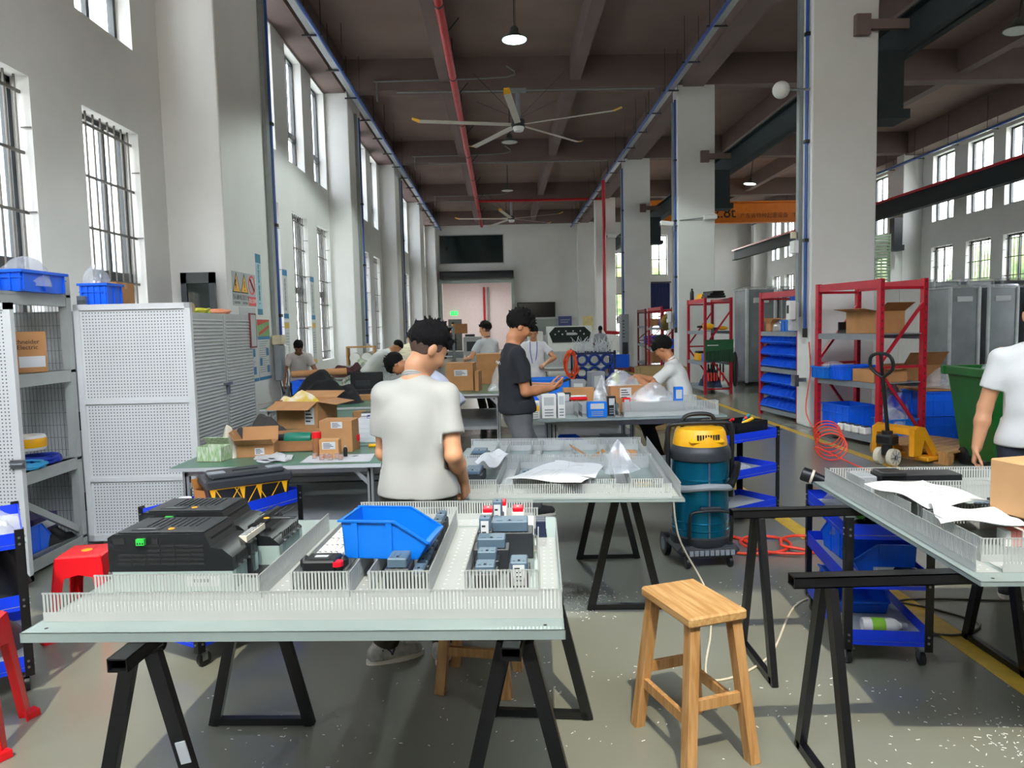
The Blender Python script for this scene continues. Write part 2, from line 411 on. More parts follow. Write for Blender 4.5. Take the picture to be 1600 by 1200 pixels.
# beams under the ceiling
for c in COLS:
    struct(MB(M_beam).bx(-4.7, XR, c, c + .42, 7.95, 8.75), 'beam')
for x, w, zb in ((-1.32, .28, 8.12), (2.1, .28, 8.12), (8.7, .28, 8.12), (12.4, .28, 8.12)):
    struct(MB(M_beam).bx(x - w / 2, x + w / 2, YB, YF, zb, 8.75), 'beam')
struct(MB(M_beam).bx(4.95, 5.5, YB, YF, 7.9, 8.75), 'beam')
struct(MB(M_beam).bx(-4.69, -3.95, YB, YF, 7.9, 8.75), 'beam'); struct(MB(M_beam).bx(XR - .7, XR - .01, YB, YF, 7.9, 8.75), 'beam')
# painted lines
struct(MB(M_yline).bx(4.38, 4.5, 6, 40, 0, .002), 'floor_marking'); struct(MB(M_yline).bx(2.3, 2.44, 1.2, 9, 0, .002), 'floor_marking')
struct(MB(mat('blue_floor_paint', '24589C', .4)).bx(3.1, 4.3, 17, 27, 0, .002), 'floor_marking')
# daylight
for c, w in LW0[1:]:
    window_light(-5.1, c, (ZL[0] + ZL[1]) / 2, w, 3.3, (1, 0, 0)); window_light(-5.1, c, 6.6, w, 2.4, (1, 0, -.2))
for c, w in LW1:
    window_light(-4.9, c, (ZL[0] + ZL[1]) / 2, w, 3.3, (1, 0, 0)); window_light(-4.9, c, 6.6, w, 2.4, (1, 0, -.2))
for c, w in RW:
    window_light(XR + .4, c, 2.7, w, 3.2, (-1, 0, 0)); window_light(XR + .4, c, 6.5, w, 2.4, (-1, 0, -.2))
window_light(.5, YB - .5, 6.45, 7.8, 3.5, (0, 1, 0), name='gable_daylight')
# outside: a tiled block on the left, trees on the right
M_tile = mat('pale_tiled_facade', 'E6E2DC', .7, var=.03)
def facade():
    t = thing('apartment_block', 'pale tiled apartment block with bluish windows outside the left wall windows', 'building', (-16, 8, -.2))
    w = MB(M_tile).bx(-6, 0, -16, 46, 0, 26); w.build('wall', t)
    for k in range(20):
        y0 = -14.5 + k * 3
        g = MB(mat('blue_facade_glass', '9DB8CC', .1, var=.05))
        for i in range(8): g.bx(-.05, .04, y0, y0 + 1.4, 1 + 3.1 * i, 2.9 + 3.1 * i)
        g.build('window_column', t)
facade()
def add_sky_blocker():  # unseen block, added to hold back sky light through the gable opening
    t = thing('sky_blocker', 'added beige block behind the viewer, unseen, cutting off low sky light', 'building', (4, -24, -.2))
    MB(mat('beige_render', 'B8AE9C', .8, var=.03)).bx(-40, 40, -6, 6, 0, 13).build('wall', t)
    w = MB(M_frame); [w.bx(-36 + i * 8, -32 + i * 8, 6, 6.05, z, z + 2.2) for i in range(9) for z in (2, 7)]; w.build('window_row', t)
add_sky_blocker()
M_leaf = mat('tree_foliage', '5F7A48', .8, h2='93A86C', scale=3)
def tree(x, y, r, h, label, group='trees outside the right windows'):
    t = thing('tree', label, 'tree', (x, y, -.21), 0, group)
    MB(mat('bark', '5A4A3A', .9)).cyl((0, 0, 0), (0, 0, h * .6), .14, .08).build('trunk', t)
    c = MB(M_leaf); rd = random.Random(int(x * 7 + y))
    for i in range(14):
        c.ell((rd.uniform(-r, r) * .7, rd.uniform(-r, r) * .7, h * rd.uniform(.45, .95)), (r * .5,) * 3, n=12, noise=.35, seed=i)
    c.build('crown', t)
for i in range(6): tree(21 + (i % 2) * 2.4, 17 + i * 5.6, 2.0, 4.6, 'leafy green tree outside the right wall windows')
for i in range(2): tree(9.5 + i * 4.6, 52, 1.8, 6.5, 'leafy tree outside the far wall windows behind the curtain', 'trees outside the far wall')
# ================================================================ builders
def R2(a): return Matrix.Rotation(a, 4, 'Z')
def trestle(name, label, x, y, rot, L=1.15, h=.785, spread=.21, group='black steel trestles under the panels', inset=.13):
    """beam runs along local Y from 0 to L"""
    t = thing(name, label, 'trestle', (x, y, 0), rot, group)
    b = MB(M_blackm); w, e = .06, .04
    b.bx(-w / 2, w / 2, 0, L, h - .004, h).bx(-w / 2, w / 2, 0, L, h - e, h - e + .004).bx(-w / 2, -w / 2 + .004, 0, L, h - e, h).bx(w / 2 - .004, w / 2, 0, L, h - e, h)
    b.build('beam', t)
    for yy in (inset, L - inset):
        for s in (-1, 1):
            MB(M_blackm).bar((s * .035, yy, h - e), (s * spread, yy, .0), .045, .03, up=(0, 1, 0)).build('leg', t)
        MB(M_blackm).bx(-spread, spread, yy - .015, yy + .015, .005, .035).build('foot_bar', t)
    return t
def slot_wall(mb, p, q, h, pitch=.0115, base=.32, t=.0018, lip=.0, m=None, tz=(0, 0, 1)):
    """slotted side wall of a wiring duct from p to q"""
    p, q = Vector(p), Vector(q); d = q - p; L = d.length; d.normalize(); n = d.cross(Vector((0, 0, 1)))
    hb = h * base
    mb.bar(p + Vector((0, 0, hb / 2)), q + Vector((0, 0, hb / 2)), t, hb, m)
    k = max(2, int(L / pitch)); st = L / k
    for i in range(k):
        c = p + d * (st * (i + .5)); a, b = c - d * st * .3, c + d * st * .3
        z = Vector((0, 0, 1))
        mb.bar(a + z * (hb + (h - hb) / 2), b + z * (hb + (h - hb) / 2), t, h - hb, m)
    for i in range(k):   # lips at the finger tops
        c = p + d * (st * (i + .5)); a, b = c - d * st * .42, c + d * st * .42
        mb.bar(a + Vector((0, 0, h - .0025)), b + Vector((0, 0, h - .0025)), t * 2.4, .005, m)
def duct(parent, p, q, w=.06, h=.062, pitch=.0115, dots=True, name='wire_duct'):
    """U-shaped slotted wiring duct, centre line p-q on the plate (local coordinates of the panel)"""
    p, q = Vector(p), Vector(q); d = (q - p).normalized(); n = Vector((0, 0, 1)).cross(d)
    mb = MB(M_duct); mb.bar(p + Vector((0, 0, .001)), q + Vector((0, 0, .001)), w, .002)
    for s in (-1, 1): slot_wall(mb, p + n * s * w / 2, q + n * s * w / 2, h, pitch)
    if dots:
        L = (q - p).length
        for i in range(int(L / .05)):
            for s in (-.2, .2):
                c = p + d * (.03 + i * .05) + n * s * w + Vector((0, 0, .0025)); mb.bar(c - d * .005, c + d * .005, .004, .002, M_grey)
    return mb.build(name, parent)
def bin_mesh(mb, L, W, H, m, t=.004, front=.45, lipw=.012):
    """open-fronted stacking bin: back at -L/2, scooped front at +L/2 (along X)"""
    x0, x1 = -L / 2, L / 2; y = W / 2; hf = H * front; xs = x0 + L * .62; xf = x1 - L * .12
    prof = [(x0, H), (x0 + L * .03, 0), (xf, 0), (x1, hf), (xs, H)]
    for s in (-1, 1):
        a = [(px, s * y, pz) for px, pz in prof]; mb.prism(a, (0, -s * t, 0), m)
    mb.prism([(x0, -y, H), (x0 + L * .03, -y, 0), (x0 + L * .03 + t, -y, 0), (x0 + t, -y, H)], (0, W, 0), m)
    mb.bx(x0 + L * .03, xf, -y, y, 0, t, m)
    mb.prism([(xf, -y, 0), (x1, -y, hf), (x1 - t, -y, hf), (xf - t, -y, 0)], (0, W, 0), m)
    # rims
    for s in (-1, 1):
        mb.bar((x0 - lipw, s * (y + lipw / 2 - t), H), (xs, s * (y + lipw / 2 - t), H), lipw, t * 1.6, m)
        mb.bar((xs, s * (y + lipw / 2 - t), H), (x1, s * (y + lipw / 2 - t), hf), lipw, t * 1.6, m)
        for fx in (.12, .52): mb.bx(x0 + L * fx, x0 + L * (fx + .07), s * y, s * (y + lipw * .5), H * .02, H, m)
    mb.bx(x0 - lipw, x0 + t, -y, y, H - t, H, m)
    mb.bar((x1 - t, -y, hf), (x1 - t, y, hf), .02, .008, m)
    return mb
def storage_bin(label, loc, rot, L, W, H, m=None, group=None, tilt=0, name='storage_bin', slot=True):
    t = thing(name, label, 'storage bin', loc, 0, group); t.rotation_euler = (0, tilt, rot)
    bin_mesh(MB(m or M_blue), L, W, H, m or M_blue).build('bin_shell', t)
    if slot:
        k = MB(m or M_blue); xf = L / 2 - L * .12
        k.prism([(xf + L * .03, -W * .3, H * .12), (L / 2 - L * .01, -W * .3, H * .38), (L / 2 + .004, -W * .3, H * .38), (xf + L * .03 + .006, -W * .3, H * .1)], (0, W * .6, 0)); k.build('label_holder', t)
    return t
def crate(label, loc, rot, L, W, H, m=None, group=None, name='plastic_crate', rim=.018, ribs=4):
    m = m or M_blue; t = thing(name, label, 'crate', loc, rot, group); b = MB(m); e = .005; x, y = L / 2, W / 2; k = .965
    for s in (-1, 1):
        b.prism([(-x * k, s * y * k, 0), (x * k, s * y * k, 0), (x, s * y, H), (-x, s * y, H)], (0, -s * e, 0))
        b.prism([(s * x * k, -y * k, 0), (s * x * k, y * k, 0), (s * x, y, H), (s * x, -y, H)], (-s * e, 0, 0))
        for i in range(ribs + 1):
            f = -1 + 2 * i / ribs
            b.bx(f * x * .94 - .006, f * x * .94 + .006, s * y * .97, s * (y + .008), H * .06, H * .97)
        for i in range(3):
            f = -1 + i
            b.bx(s * x * .97, s * (x + .008), f * y * .93 - .006, f * y * .93 + .006, H * .06, H * .97)
    b.bx(-x * k, x * k, -y * k, y * k, 0, e)
    b.build('crate_shell', t)
    r = MB(m)
    for s in (-1, 1): r.bx(-x - rim, x + rim, s * (y + rim), s * (y - e), H - .02, H).bx(s * (x + rim), s * (x - e), -y, y, H - .02, H)
    for s in (-1, 1): r.bx(-x - .009, x + .009, s * (y + .009), s * y, H * .62, H * .66)
    r.build('rim', t); return t
def carton(label, loc, rot, L, W, H, flaps=None, tape=True, lab=None, m=None, group=None, name='cardboard_box', cat='box'):
    """flaps: None = closed; else four angles (deg from vertical outwards) for -x +x -y +y, None for no flap"""
    m = m or M_card; t = thing(name, label, cat, loc, rot, group); x, y, e = L / 2, W / 2, .004; b = MB(m)
    if flaps is None:
        b.box((0, 0, H / 2), (L, W, H), bev=.004); b.build('box_body', t)
        if tape: MB(M_tape).bx(-x - .001, x + .001, -.025, .025, H - .0005, H + .0006).bx(-x - .0008, -x + .001, -.025, .025, H * .8, H).bx(x - .001, x + .0008, -.025, .025, H * .8, H).build('tape', t)
    else:
        b.bx(-x, x, -y, -y + e, 0, H).bx(-x, x, y - e, y, 0, H).bx(-x, -x + e, -y, y, 0, H).bx(x - e, x, -y, y, 0, H).bx(-x, x, -y, y, 0, e, M_cardin)
        b.build('box_body', t)
        for i, a in enumerate(flaps):
            if a is None: continue
            a = math.radians(a); f = MB(m); l = (W if i > 1 else min(L, W)) * .5
            dz, do = math.cos(a) * l, math.sin(a) * l
            if i < 2:
                s = -1 if i == 0 else 1; f.plate([(s * x, -y, H), (s * x, y, H), (s * (x + do), y, H + dz), (s * (x + do), -y, H + dz)], e)
            else:
                s = -1 if i == 2 else 1; f.plate([(-x, s * y, H), (x, s * y, H), (x, s * (y + do), H + dz), (-x, s * (y + do), H + dz)], e)
            f.build('flap', t)
    if lab:   # (face '-y' or '+x' or '-x', u centre, v centre, w, h)
        for fc, u, v, w, h in lab:
            q = MB(M_paper)
            if fc == '-y': q.bx(u - w / 2, u + w / 2, -y - .0015, -y + .001, v - h / 2, v + h / 2); [q.bx(u - w * .4, u + w * (.1 + .25 * ((k * 7) % 3) / 2), -y - .0019, -y, v + h * (.3 - .2 * k) - h * .05, v + h * (.3 - .2 * k) + h * .03, M_ink) for k in range(4)]
            elif fc == '-x': q.bx(-x - .0015, -x + .001, u - w / 2, u + w / 2, v - h / 2, v + h / 2)
            elif fc == '+x': q.bx(x - .001, x + .0015, u - w / 2, u + w / 2, v - h / 2, v + h / 2)
            else: q.bx(u - w / 2, u + w / 2, v - h / 2, v + h / 2, H - .001, H + .0015)
            q.build('paper_label', t)
    return t
def caster(parent, x, y, m=None, h=.085):
    c = MB(M_steel); c.bx(x - .025, x + .025, y - .02, y + .02, h - .008, h).bx(x - .017, x - .013, y - .012, y + .02, h * .38, h).bx(x + .013, x + .017, y - .012, y + .02, h * .38, h)
    o = c.build('caster', parent)
    MB(M_black).cyl((x - .011, y + .008, h * .44), (x + .011, y + .008, h * .44), h * .44, n=16).build('wheel', o)
def tool_cart(label, x, y, rot, L=.72, W=.42, H=.80, tiers=(.13, .43, .73), group='blue three-tier tool carts'):
    """long side along local Y"""
    t = thing('tool_cart', label, 'cart', (x, y, 0), rot, group); x, y = W / 2, L / 2
    for z in tiers:
        b = MB(M_cartblue); b.bx(-x, x, -y, y, z - .002, z + .002, M_lgrey); hh = .075
        for s in (-1, 1): b.bx(s * x, s * (x - .004), -y, y, z - .02, z + hh - .02).bx(-x, x, s * y, s * (y - .004), z - .02, z + hh - .02)
        b.build('tray', t)
    for a in (-1, 1):
        for c in (-1, 1):
            p = MB(M_blackm); p.bx(a * x, a * (x + .004), c * y, c * (y - .035), .085, H).bx(a * x, a * (x - .035), c * y, c * (y + .004), .085, H)
            for z in tiers:
                for dz in (0, .03): p.cyl((a * (x - .018), c * (y + .003), z + dz), (a * (x - .018), c * (y + .009), z + dz), .006, n=8, m=M_steel); p.cyl((a * (x + .003), c * (y - .018), z + dz), (a * (x + .009), c * (y - .018), z + dz), .006, n=8, m=M_steel)
            p.build('post', t); caster(t, a * (x - .03), c * (y - .04))
    return t
def wood_stool(label, x, y, rot, L=.36, W=.25, H=.60, splay=.055):
    t = thing('wooden_stool', label, 'stool', (x, y, 0), rot, 'wooden workshop stools')
    MB(M_woodseat).box((0, 0, H - .02), (L, W, .042), bev=.008).build('seat', t)
    px = lambda s, z: s * (L / 2 - .045 + splay * (H - z) / H); py = lambda s, z: s * (W / 2 - .04 + splay * (H - z) / H)
    for a in (-1, 1):
        for c in (-1, 1):
            MB(M_wood).bar((px(a, 0), py(c, 0), 0), (px(a, H - .04), py(c, H - .04), H - .04), .046, .042, up=(0, 1, 0)).build('leg', t)
    for c in (-1, 1): MB(M_wood).bar((px(-1, .2), py(c, .2), .2), (px(1, .2), py(c, .2), .2), .02, .042).build('stretcher', t)
    for a in (-1, 1): MB(M_wood).bar((px(a, .26), py(-1, .26), .26), (px(a, .26), py(1, .26), .26), .02, .042).build('stretcher', t)
    return t
def plastic_stool(label, x, y, rot, w=.30, H=.46, group='red plastic stools'):
    t = thing('plastic_stool', label, 'stool', (x, y, 0), rot, group); a = w * .36; b = w * .5
    s = MB(M_redp); s.box((0, 0, H - .015), (2 * a, 2 * a, .03), bev=.012).cyl((0, 0, H - .002), (0, 0, H + .001), .03, m=M_yellow, n=16)
    s.prism([(-a, -a, H - .02), (a, -a, H - .02), (a, a, H - .02), (-a, a, H - .02)], (0, 0, -.01))
    for k in range(4):   # apron, arched between the legs
        T = R2(k * math.pi / 2); zz = lambda f: H * f; X = lambda z: a + (b - a) * (1 - z / H)
        pts = []
        for u in (-1, 1): pass
        out = [(-X(0), 0), (-X(H * .98), H * .98), (X(H * .98), H * .98), (X(0), 0), (X(0) - .055, 0)]
        inn = [((X(0) - .055) * math.cos(q) * .92, H * .30 + H * .46 * math.sin(q)) for q in [math.pi * i / 10 for i in range(11)]]
        poly = out + inn + [(-X(0) + .055, 0)]
        v = [(x, -X(z), z) for x, z in poly]; v2 = [(x, -X(z) + .006, z) for x, z in poly]
        n = len(poly); k0 = n
        # strip mesh between outline and arch
        o_ = [(-X(0), 0), (-X(H * .5), H * .5), (-X(H * .98), H * .98), (0, H * .98), (X(H * .98), H * .98), (X(H * .5), H * .5), (X(0), 0)]
        i_ = [(-X(0) + .05, 0), (-X(H * .5) + .055, H * .52), (-a * .62, H * .74), (0, H * .78), (a * .62, H * .74), (X(H * .5) - .055, H * .52), (X(0) - .05, 0)]
        for j in range(6):
            q = [o_[j], o_[j + 1], i_[j + 1], i_[j]]
            s.prism([(x, -X(z), z) for x, z in q], (0, .006, 0), T=T)
    s.build('seat_shell', t)
    for i in (-1, 1):
        for j in (-1, 1): MB(M_redp).bar((i * b, j * b, 0), (i * (b - .002), j * (b - .002), .03), .05, .05).build('foot', t)
    return t
def workbench(label, x0, x1, y0, y1, H=.75, top=None, shelf=True, group='aluminium profile workbenches', casters=False):
    t = thing('workbench', label, 'workbench', ((x0 + x1) / 2, (y0 + y1) / 2, 0), 0, group); x, y = (x1 - x0) / 2, (y1 - y0) / 2
    tp = MB(M_lgrey); tp.bx(-x, x, -y, y, H - .028, H - .002).bx(-x + .004, x - .004, -y + .004, y - .004, H - .002, H, top or M_gtop); tp.build('bench_top', t)
    e = .045; z0 = .09 if casters else 0
    for a in (-1, 1):
        for c in (-1, 1):
            px, py = a * (x - .09), c * (y - .08); l = MB(M_alu); l.bx(px - e / 2, px + e / 2, py - e / 2, py + e / 2, z0, H - .028, bev=.004)
            for s in (-1, 1): l.bx(px + s * (e / 2 + .0005) - .001, px + s * (e / 2 + .0005) + .001, py - .005, py + .005, z0 + .02, H - .05, M_dark); l.bx(px - .005, px + .005, py + s * e / 2 - .001, py + s * (e / 2 + .001), z0 + .02, H - .05, M_dark)
            l.bar((px, py, H - .17), (px - a * .13, py, H - .04), .03, .02, up=(0, 1, 0)); l.build('leg', t)
            if casters: caster(t, px, py, h=.09)
    r = MB(M_alu); xx, yy = x - .09, y - .08
    for z in (H - .05, .25):
        for s in (-1, 1): r.bx(-xx, xx, s * yy - e / 2, s * yy + e / 2, z - .02, z + .02).bx(s * xx - e / 2, s * xx + e / 2, -yy, yy, z - .02, z + .02)
    r.build('rail', t)
    if shelf: MB(mat('grey_shelf_board', '8E9294', .4)).bx(-xx, xx, -yy, yy, .27, .285).build('lower_shelf', t)
    return t
def red_rack(label, A, B, C, H, shelves, m=None, group='red steel storage racks', brace=True, back=True):
    """A-B long front, B-C end frame (plan corners); shelf heights"""
    m = m or M_red; A, B, C = (Vector((p[0], p[1], 0)) for p in (A, B, C)); D = A + C - B
    t = thing('storage_rack', label, 'rack', A, 0, group); O = A.copy(); A, B, C, D = (p - O for p in (A, B, C, D)); d1, d2 = (B - A).normalized(), (C - B).normalized()
    for p in (A, B, C, D):
        q = MB(m); ang = math.atan2(d1.y, d1.x); q.box(p + Vector((0, 0, H / 2)), (.07, .06, H), rot=ang)
        for i in range(int(H / .1)): q.box(p + Vector((0, 0, .06 + i * .1)), (.074, .014, .03), M_dark, rot=ang)
        q.build('post', t)
    z3 = lambda p, z: p + Vector((0, 0, z))
    for z in shelves:
        b = MB(mat('grey_rack_shelf', '7C8288', .4, var=.04)); n = Vector((0, 0, 1))
        b.prism([z3(A, z - .012), z3(B, z - .012), z3(C, z - .012), z3(D, z - .012)], (0, 0, .012))
        for p, q in ((A, B), (D, C)): b.bar(z3(p, z - .04), z3(q, z - .04), .05, .075)
        b.build('shelf', t)
    b = MB(m)
    for p, q in ((A, B), (D, C)): b.bar(z3(p, H - .06), z3(q, H - .06), .04, .1)
    b.build('top_beam', t)
    if brace:
        for p, q in ((B, C), (A, D)):
            k = MB(m); zs = [.12, H * .34, H * .64, H - .12]
            for z in (zs[0], H * .48, zs[3]): k.bar(z3(p, z), z3(q, z), .03, .035)
            k.bar(z3(q, zs[0] + .05), z3(p, H * .46), .03, .035); k.bar(z3(p, H * .5), z3(q, H - .3), .03, .035)
            k.build('end_brace', t)
    return t
def bag(label, loc, r, seed=0, m=None, name='plastic_bag', group=None, peak=0):
    """a crumpled clear bag lying on what it is on"""
    t = MB(m or M_film); rd = random.Random(seed); n, h = 18, 9; vs = []; fs = []
    ph = [rd.uniform(0, 6.28) for _ in range(6)]
    for i in range(h + 1):
        a = math.pi / 2 * i / h
        for j in range(n):
            b = 2 * math.pi * j / n
            k = 1 + .16 * math.sin(3 * b + ph[0] + 2 * a) + .12 * math.sin(5 * b + ph[1] - 3 * a) + .08 * rd.uniform(-1, 1)
            rr = math.cos(a) * k if not peak else (1 - i / h) ** .8 * k
            vs.append((loc[0] + r[0] * rr * math.cos(b), loc[1] + r[1] * rr * math.sin(b), loc[2] + r[2] * (math.sin(a) if not peak else i / h) * (1 + .12 * math.sin(2 * b + ph[2]) * (i > 0)) + .002))
    for i in range(h): fs += [(i * n + j, i * n + (j + 1) % n, (i + 1) * n + (j + 1) % n, (i + 1) * n + j) for j in range(n)]
    fs.append(tuple(range(n - 1, -1, -1))); t.add(vs, fs)
    o = t.build(name, angle=25); return tag(o, label, 'bag', group)
def cloth(label, loc, r, seed, m, name='folded_cloth', cat='cloth', group=None, rot=0, folds=5):
    """a heap of cloth with folds"""
    rd = random.Random(seed); n, h = 26, 9; vs = []; fs = []; ph = [rd.uniform(0, 6.28) for _ in range(9)]
    for i in range(h + 1):
        f = i / h
        for j in range(n):
            b = 2 * math.pi * j / n; k = 1 + .14 * math.sin(2 * b + ph[0]) + .09 * math.sin(3 * b + ph[1]) + .05 * math.sin(7 * b + ph[2])
            x, y = math.cos(b) * k * (1 - f) ** .75, math.sin(b) * k * (1 - f) ** .75
            z = (1 - (1 - f) ** 2.2) * (1 + .30 * math.sin(folds * x + 2 * y + ph[3]) + .22 * math.sin(folds * 1.7 * y - 2 * x + ph[4])) * min(1, f * 4)
            z += .10 * math.sin(9 * x + 5 * y + ph[5]) * (f > .05)
            vs.append((r[0] * x, r[1] * y, max(0, r[2] * z)))
    for i in range(h): fs += [(i * n + j, i * n + (j + 1) % n, (i + 1) * n + (j + 1) % n, (i + 1) * n + j) for j in range(n)]
    fs.append(tuple(range(n - 1, -1, -1)))
    o = MB(m).add(vs, fs).build(name, angle=60, loc=loc, rot=rot); return tag(o, label, cat, group)
def paper(label, pts, z, seed=0, m=None, curl=.02, name='paper_sheet', lines=True, group=None, t=.001, cat='paper'):
    """a sheet of drawing paper over the quadrilateral pts (corners in turn), slightly wavy"""
    P = [Vector((p[0], p[1], z if len(p) < 3 else p[2])) for p in pts]; rd = random.Random(seed); ph = [rd.uniform(0, 6.28) for _ in range(4)]
    def fn(u, v):
        p = P[0] * (1 - u) * (1 - v) + P[1] * u * (1 - v) + P[2] * u * v + P[3] * (1 - u) * v
        return p + Vector((0, 0, curl * (.5 + .5 * math.sin(5 * u + 3 * v + ph[0]) * math.cos(4 * v + ph[1])) + .35 * curl * math.sin(9 * u - 5 * v + ph[2])))
    o = MB(m or M_paper).sheet(fn, 14, 12, t=t).build(name, angle=60); tag(o, label, cat, group)
    if lines:
        k = MB(mat('grey_drawing_ink', '9AA0A6', .8, var=0))
        for i in range(9):
            u0, v0 = rd.uniform(.08, .6), rd.uniform(.08, .9); u1, v1 = (u0 + rd.uniform(.15, .35), v0) if i % 2 else (u0, min(.95, v0 + rd.uniform(.1, .3)))
            pts_ = [Vector(fn(u0 + (u1 - u0) * q / 5, v0 + (v1 - v0) * q / 5)) + Vector((0, 0, .0006)) for q in range(6)]
            for a, b in zip(pts_[:-1], pts_[1:]):
                if (b - a).length > 1e-4: k.bar(a, b, .0022, .0006)
        k.build('drawing_lines', o)
    return o
def coil(label, loc, r, wire, turns, m, name='cable_coil', cat='cable coil', rot=(0, 0, 0), seed=0, squash=1, group=None, dz=.5):
    rd = random.Random(seed); pts = []
    for i in range(turns * 14):
        a = 2 * math.pi * i / 14; rr = r * (1 + .10 * math.sin(a * .37 + seed)) * (1 + .03 * rd.uniform(-1, 1))
        pts.append((rr * math.cos(a), rr * math.sin(a) * squash, wire * (1 + dz * 2 * ((i // 14) % 4)) + wire * .4 * rd.random()))
    o = MB(m).tube(pts, wire, 6).build(name, angle=60, loc=loc, rot=rot); return tag(o, label, cat, group)
def bottle(label, loc, r, h, m, capm, name='bottle', rot=(0, 0, 0), band=None):
    t = thing(name, label, 'bottle', loc); t.rotation_euler = rot
    MB(m).lathe([(r * .9, 0), (r, .01), (r, h * .68), (r * .85, h * .76), (r * .4, h * .85), (r * .38, h * .9)], n=16).build('bottle_body', t)
    MB(capm).cyl((0, 0, h * .88), (0, 0, h), r * .5, n=14).build('cap', t)
    if band: MB(band).lathe([(r * 1.012, h * .2), (r * 1.012, h * .5)], n=16).build('label_band', t)
    return t
ORD = 'first second third fourth fifth sixth seventh eighth ninth tenth eleventh twelfth'.split()
# ================================================================ people
def V3(*a): return np.array(a, float)
def nrm(v): v = np.asarray(v, float); return v / (np.linalg.norm(v) + 1e-12)
def sdf_mesh(prims, res, k=.03, cuts=(), warp=None):
    """one continuous surface around blended round limbs; prims: ('c',a,b,ra,rb[,k]) ('e',c,(rx,ry,rz),axes[,k]) ('f',a,b,ra,rb,n,flat[,k])"""
    lo = V3(9, 9, 9); hi = -lo; bb = []
    for p in prims:
        if p[0] == 'e': r = max(p[2]); l, h = p[1] - r, p[1] + r
        else:
            r = max(p[3], p[4]); l, h = np.minimum(p[1], p[2]) - r, np.maximum(p[1], p[2]) + r
        bb.append((l, h)); lo = np.minimum(lo, l); hi = np.maximum(hi, h)
    lo -= 3 * res + .01; hi += 3 * res + .01; N = np.ceil((hi - lo) / res).astype(int) + 1
    Fd = np.full(N, .15, np.float32)
    for p, (l, h) in zip(prims, bb):
        kk = p[4] if p[0] == 'e' and len(p) > 4 else (p[5] if p[0] == 'c' and len(p) > 5 else (p[7] if p[0] == 'f' and len(p) > 7 else k))
        m = kk + 2.5 * res
        i0 = np.maximum(((l - m - lo) / res).astype(int), 0); i1 = np.minimum(((h + m - lo) / res).astype(int) + 2, N)
        g = np.meshgrid(*[lo[a] + res * np.arange(i0[a], i1[a]) for a in range(3)], indexing='ij'); Q = np.stack(g, -1)
        if p[0] == 'e':
            q = (Q - p[1]) @ np.asarray(p[3]).T; rr = np.asarray(p[2]); k0 = np.linalg.norm(q / rr, axis=-1); k1 = np.linalg.norm(q / rr ** 2, axis=-1) + 1e-9
            d = np.where(k0 < 1e-3, -min(rr), k0 * (k0 - 1) / k1)
        else:
            a, b = p[1], p[2]; ba = b - a; q = Q - a
            if p[0] == 'f': n = p[5]; q = q + (q @ n)[..., None] * n * (1 / p[6] - 1)
            t = np.clip((q @ ba) / (ba @ ba + 1e-9), 0, 1)
            d = np.linalg.norm(q - t[..., None] * ba, axis=-1) - (p[3] + (p[4] - p[3]) * t)
            if p[0] == 'f': d = d * (p[6] * .5 + .5)
        s = tuple(slice(i0[a], i1[a]) for a in range(3)); F0 = Fd[s]
        hh = np.maximum(kk - np.abs(F0 - d), 0) / kk
        Fd[s] = np.minimum(F0, d) - hh * hh * kk * .25
    if warp is not None or cuts:
        Q = np.stack(np.meshgrid(*[lo[a] + res * np.arange(N[a]) for a in range(3)], indexing='ij'), -1)
        if warp is not None: Fd = Fd + warp(Q).astype(np.float32)
        for c in cuts: Fd = np.maximum(Fd, c(Q).astype(np.float32))
    inn = Fd < 0
    c = np.zeros(tuple(N - 1), np.int8)
    offs = [(i, j, l) for i in (0, 1) for j in (0, 1) for l in (0, 1)]
    for o in offs: c += inn[o[0]:N[0] - 1 + o[0], o[1]:N[1] - 1 + o[1], o[2]:N[2] - 1 + o[2]]
    act = np.argwhere((c > 0) & (c < 8)); idx = np.full(tuple(N - 1), -1, np.int64); idx[tuple(act.T)] = np.arange(len(act))
    val = {o: Fd[tuple((act + o).T)] for o in offs}; acc = np.zeros((len(act), 3)); cnt = np.zeros(len(act))
    for o in offs:
        for ax in range(3):
            if o[ax]: continue
            o2 = tuple(o[j] + (j == ax) for j in range(3)); a, b = val[o], val[o2]; m = (a < 0) != (b < 0)
            t = np.where(m, a / np.where(m, a - b, 1), 0); pt = np.array(o, float)[None].repeat(len(act), 0); pt[:, ax] += t
            acc += pt * m[:, None]; cnt += m
    vs = lo + res * (act + acc / cnt[:, None]); fs = []
    for ax in range(3):
        o = [0, 0, 0]; o[ax] = 1; u, v = [(1, 2), (2, 0), (0, 1)][ax]
        A = inn[:N[0] - o[0], :N[1] - o[1], :N[2] - o[2]]; B = inn[o[0]:, o[1]:, o[2]:]; E = np.argwhere(A != B)
        E = E[(E[:, u] > 0) & (E[:, v] > 0) & (E[:, u] < N[u] - 1) & (E[:, v] < N[v] - 1)]
        if not len(E): continue
        du, dv = np.zeros(3, int), np.zeros(3, int); du[u] = 1; dv[v] = 1
        q = np.stack([idx[tuple((E - x).T)] for x in (0 * du, du, du + dv, dv)], 1); fl = A[tuple(E.T)]
        q[~fl] = q[~fl][:, ::-1]; fs.append(q[(q >= 0).all(1)])
    return vs, np.concatenate(fs)
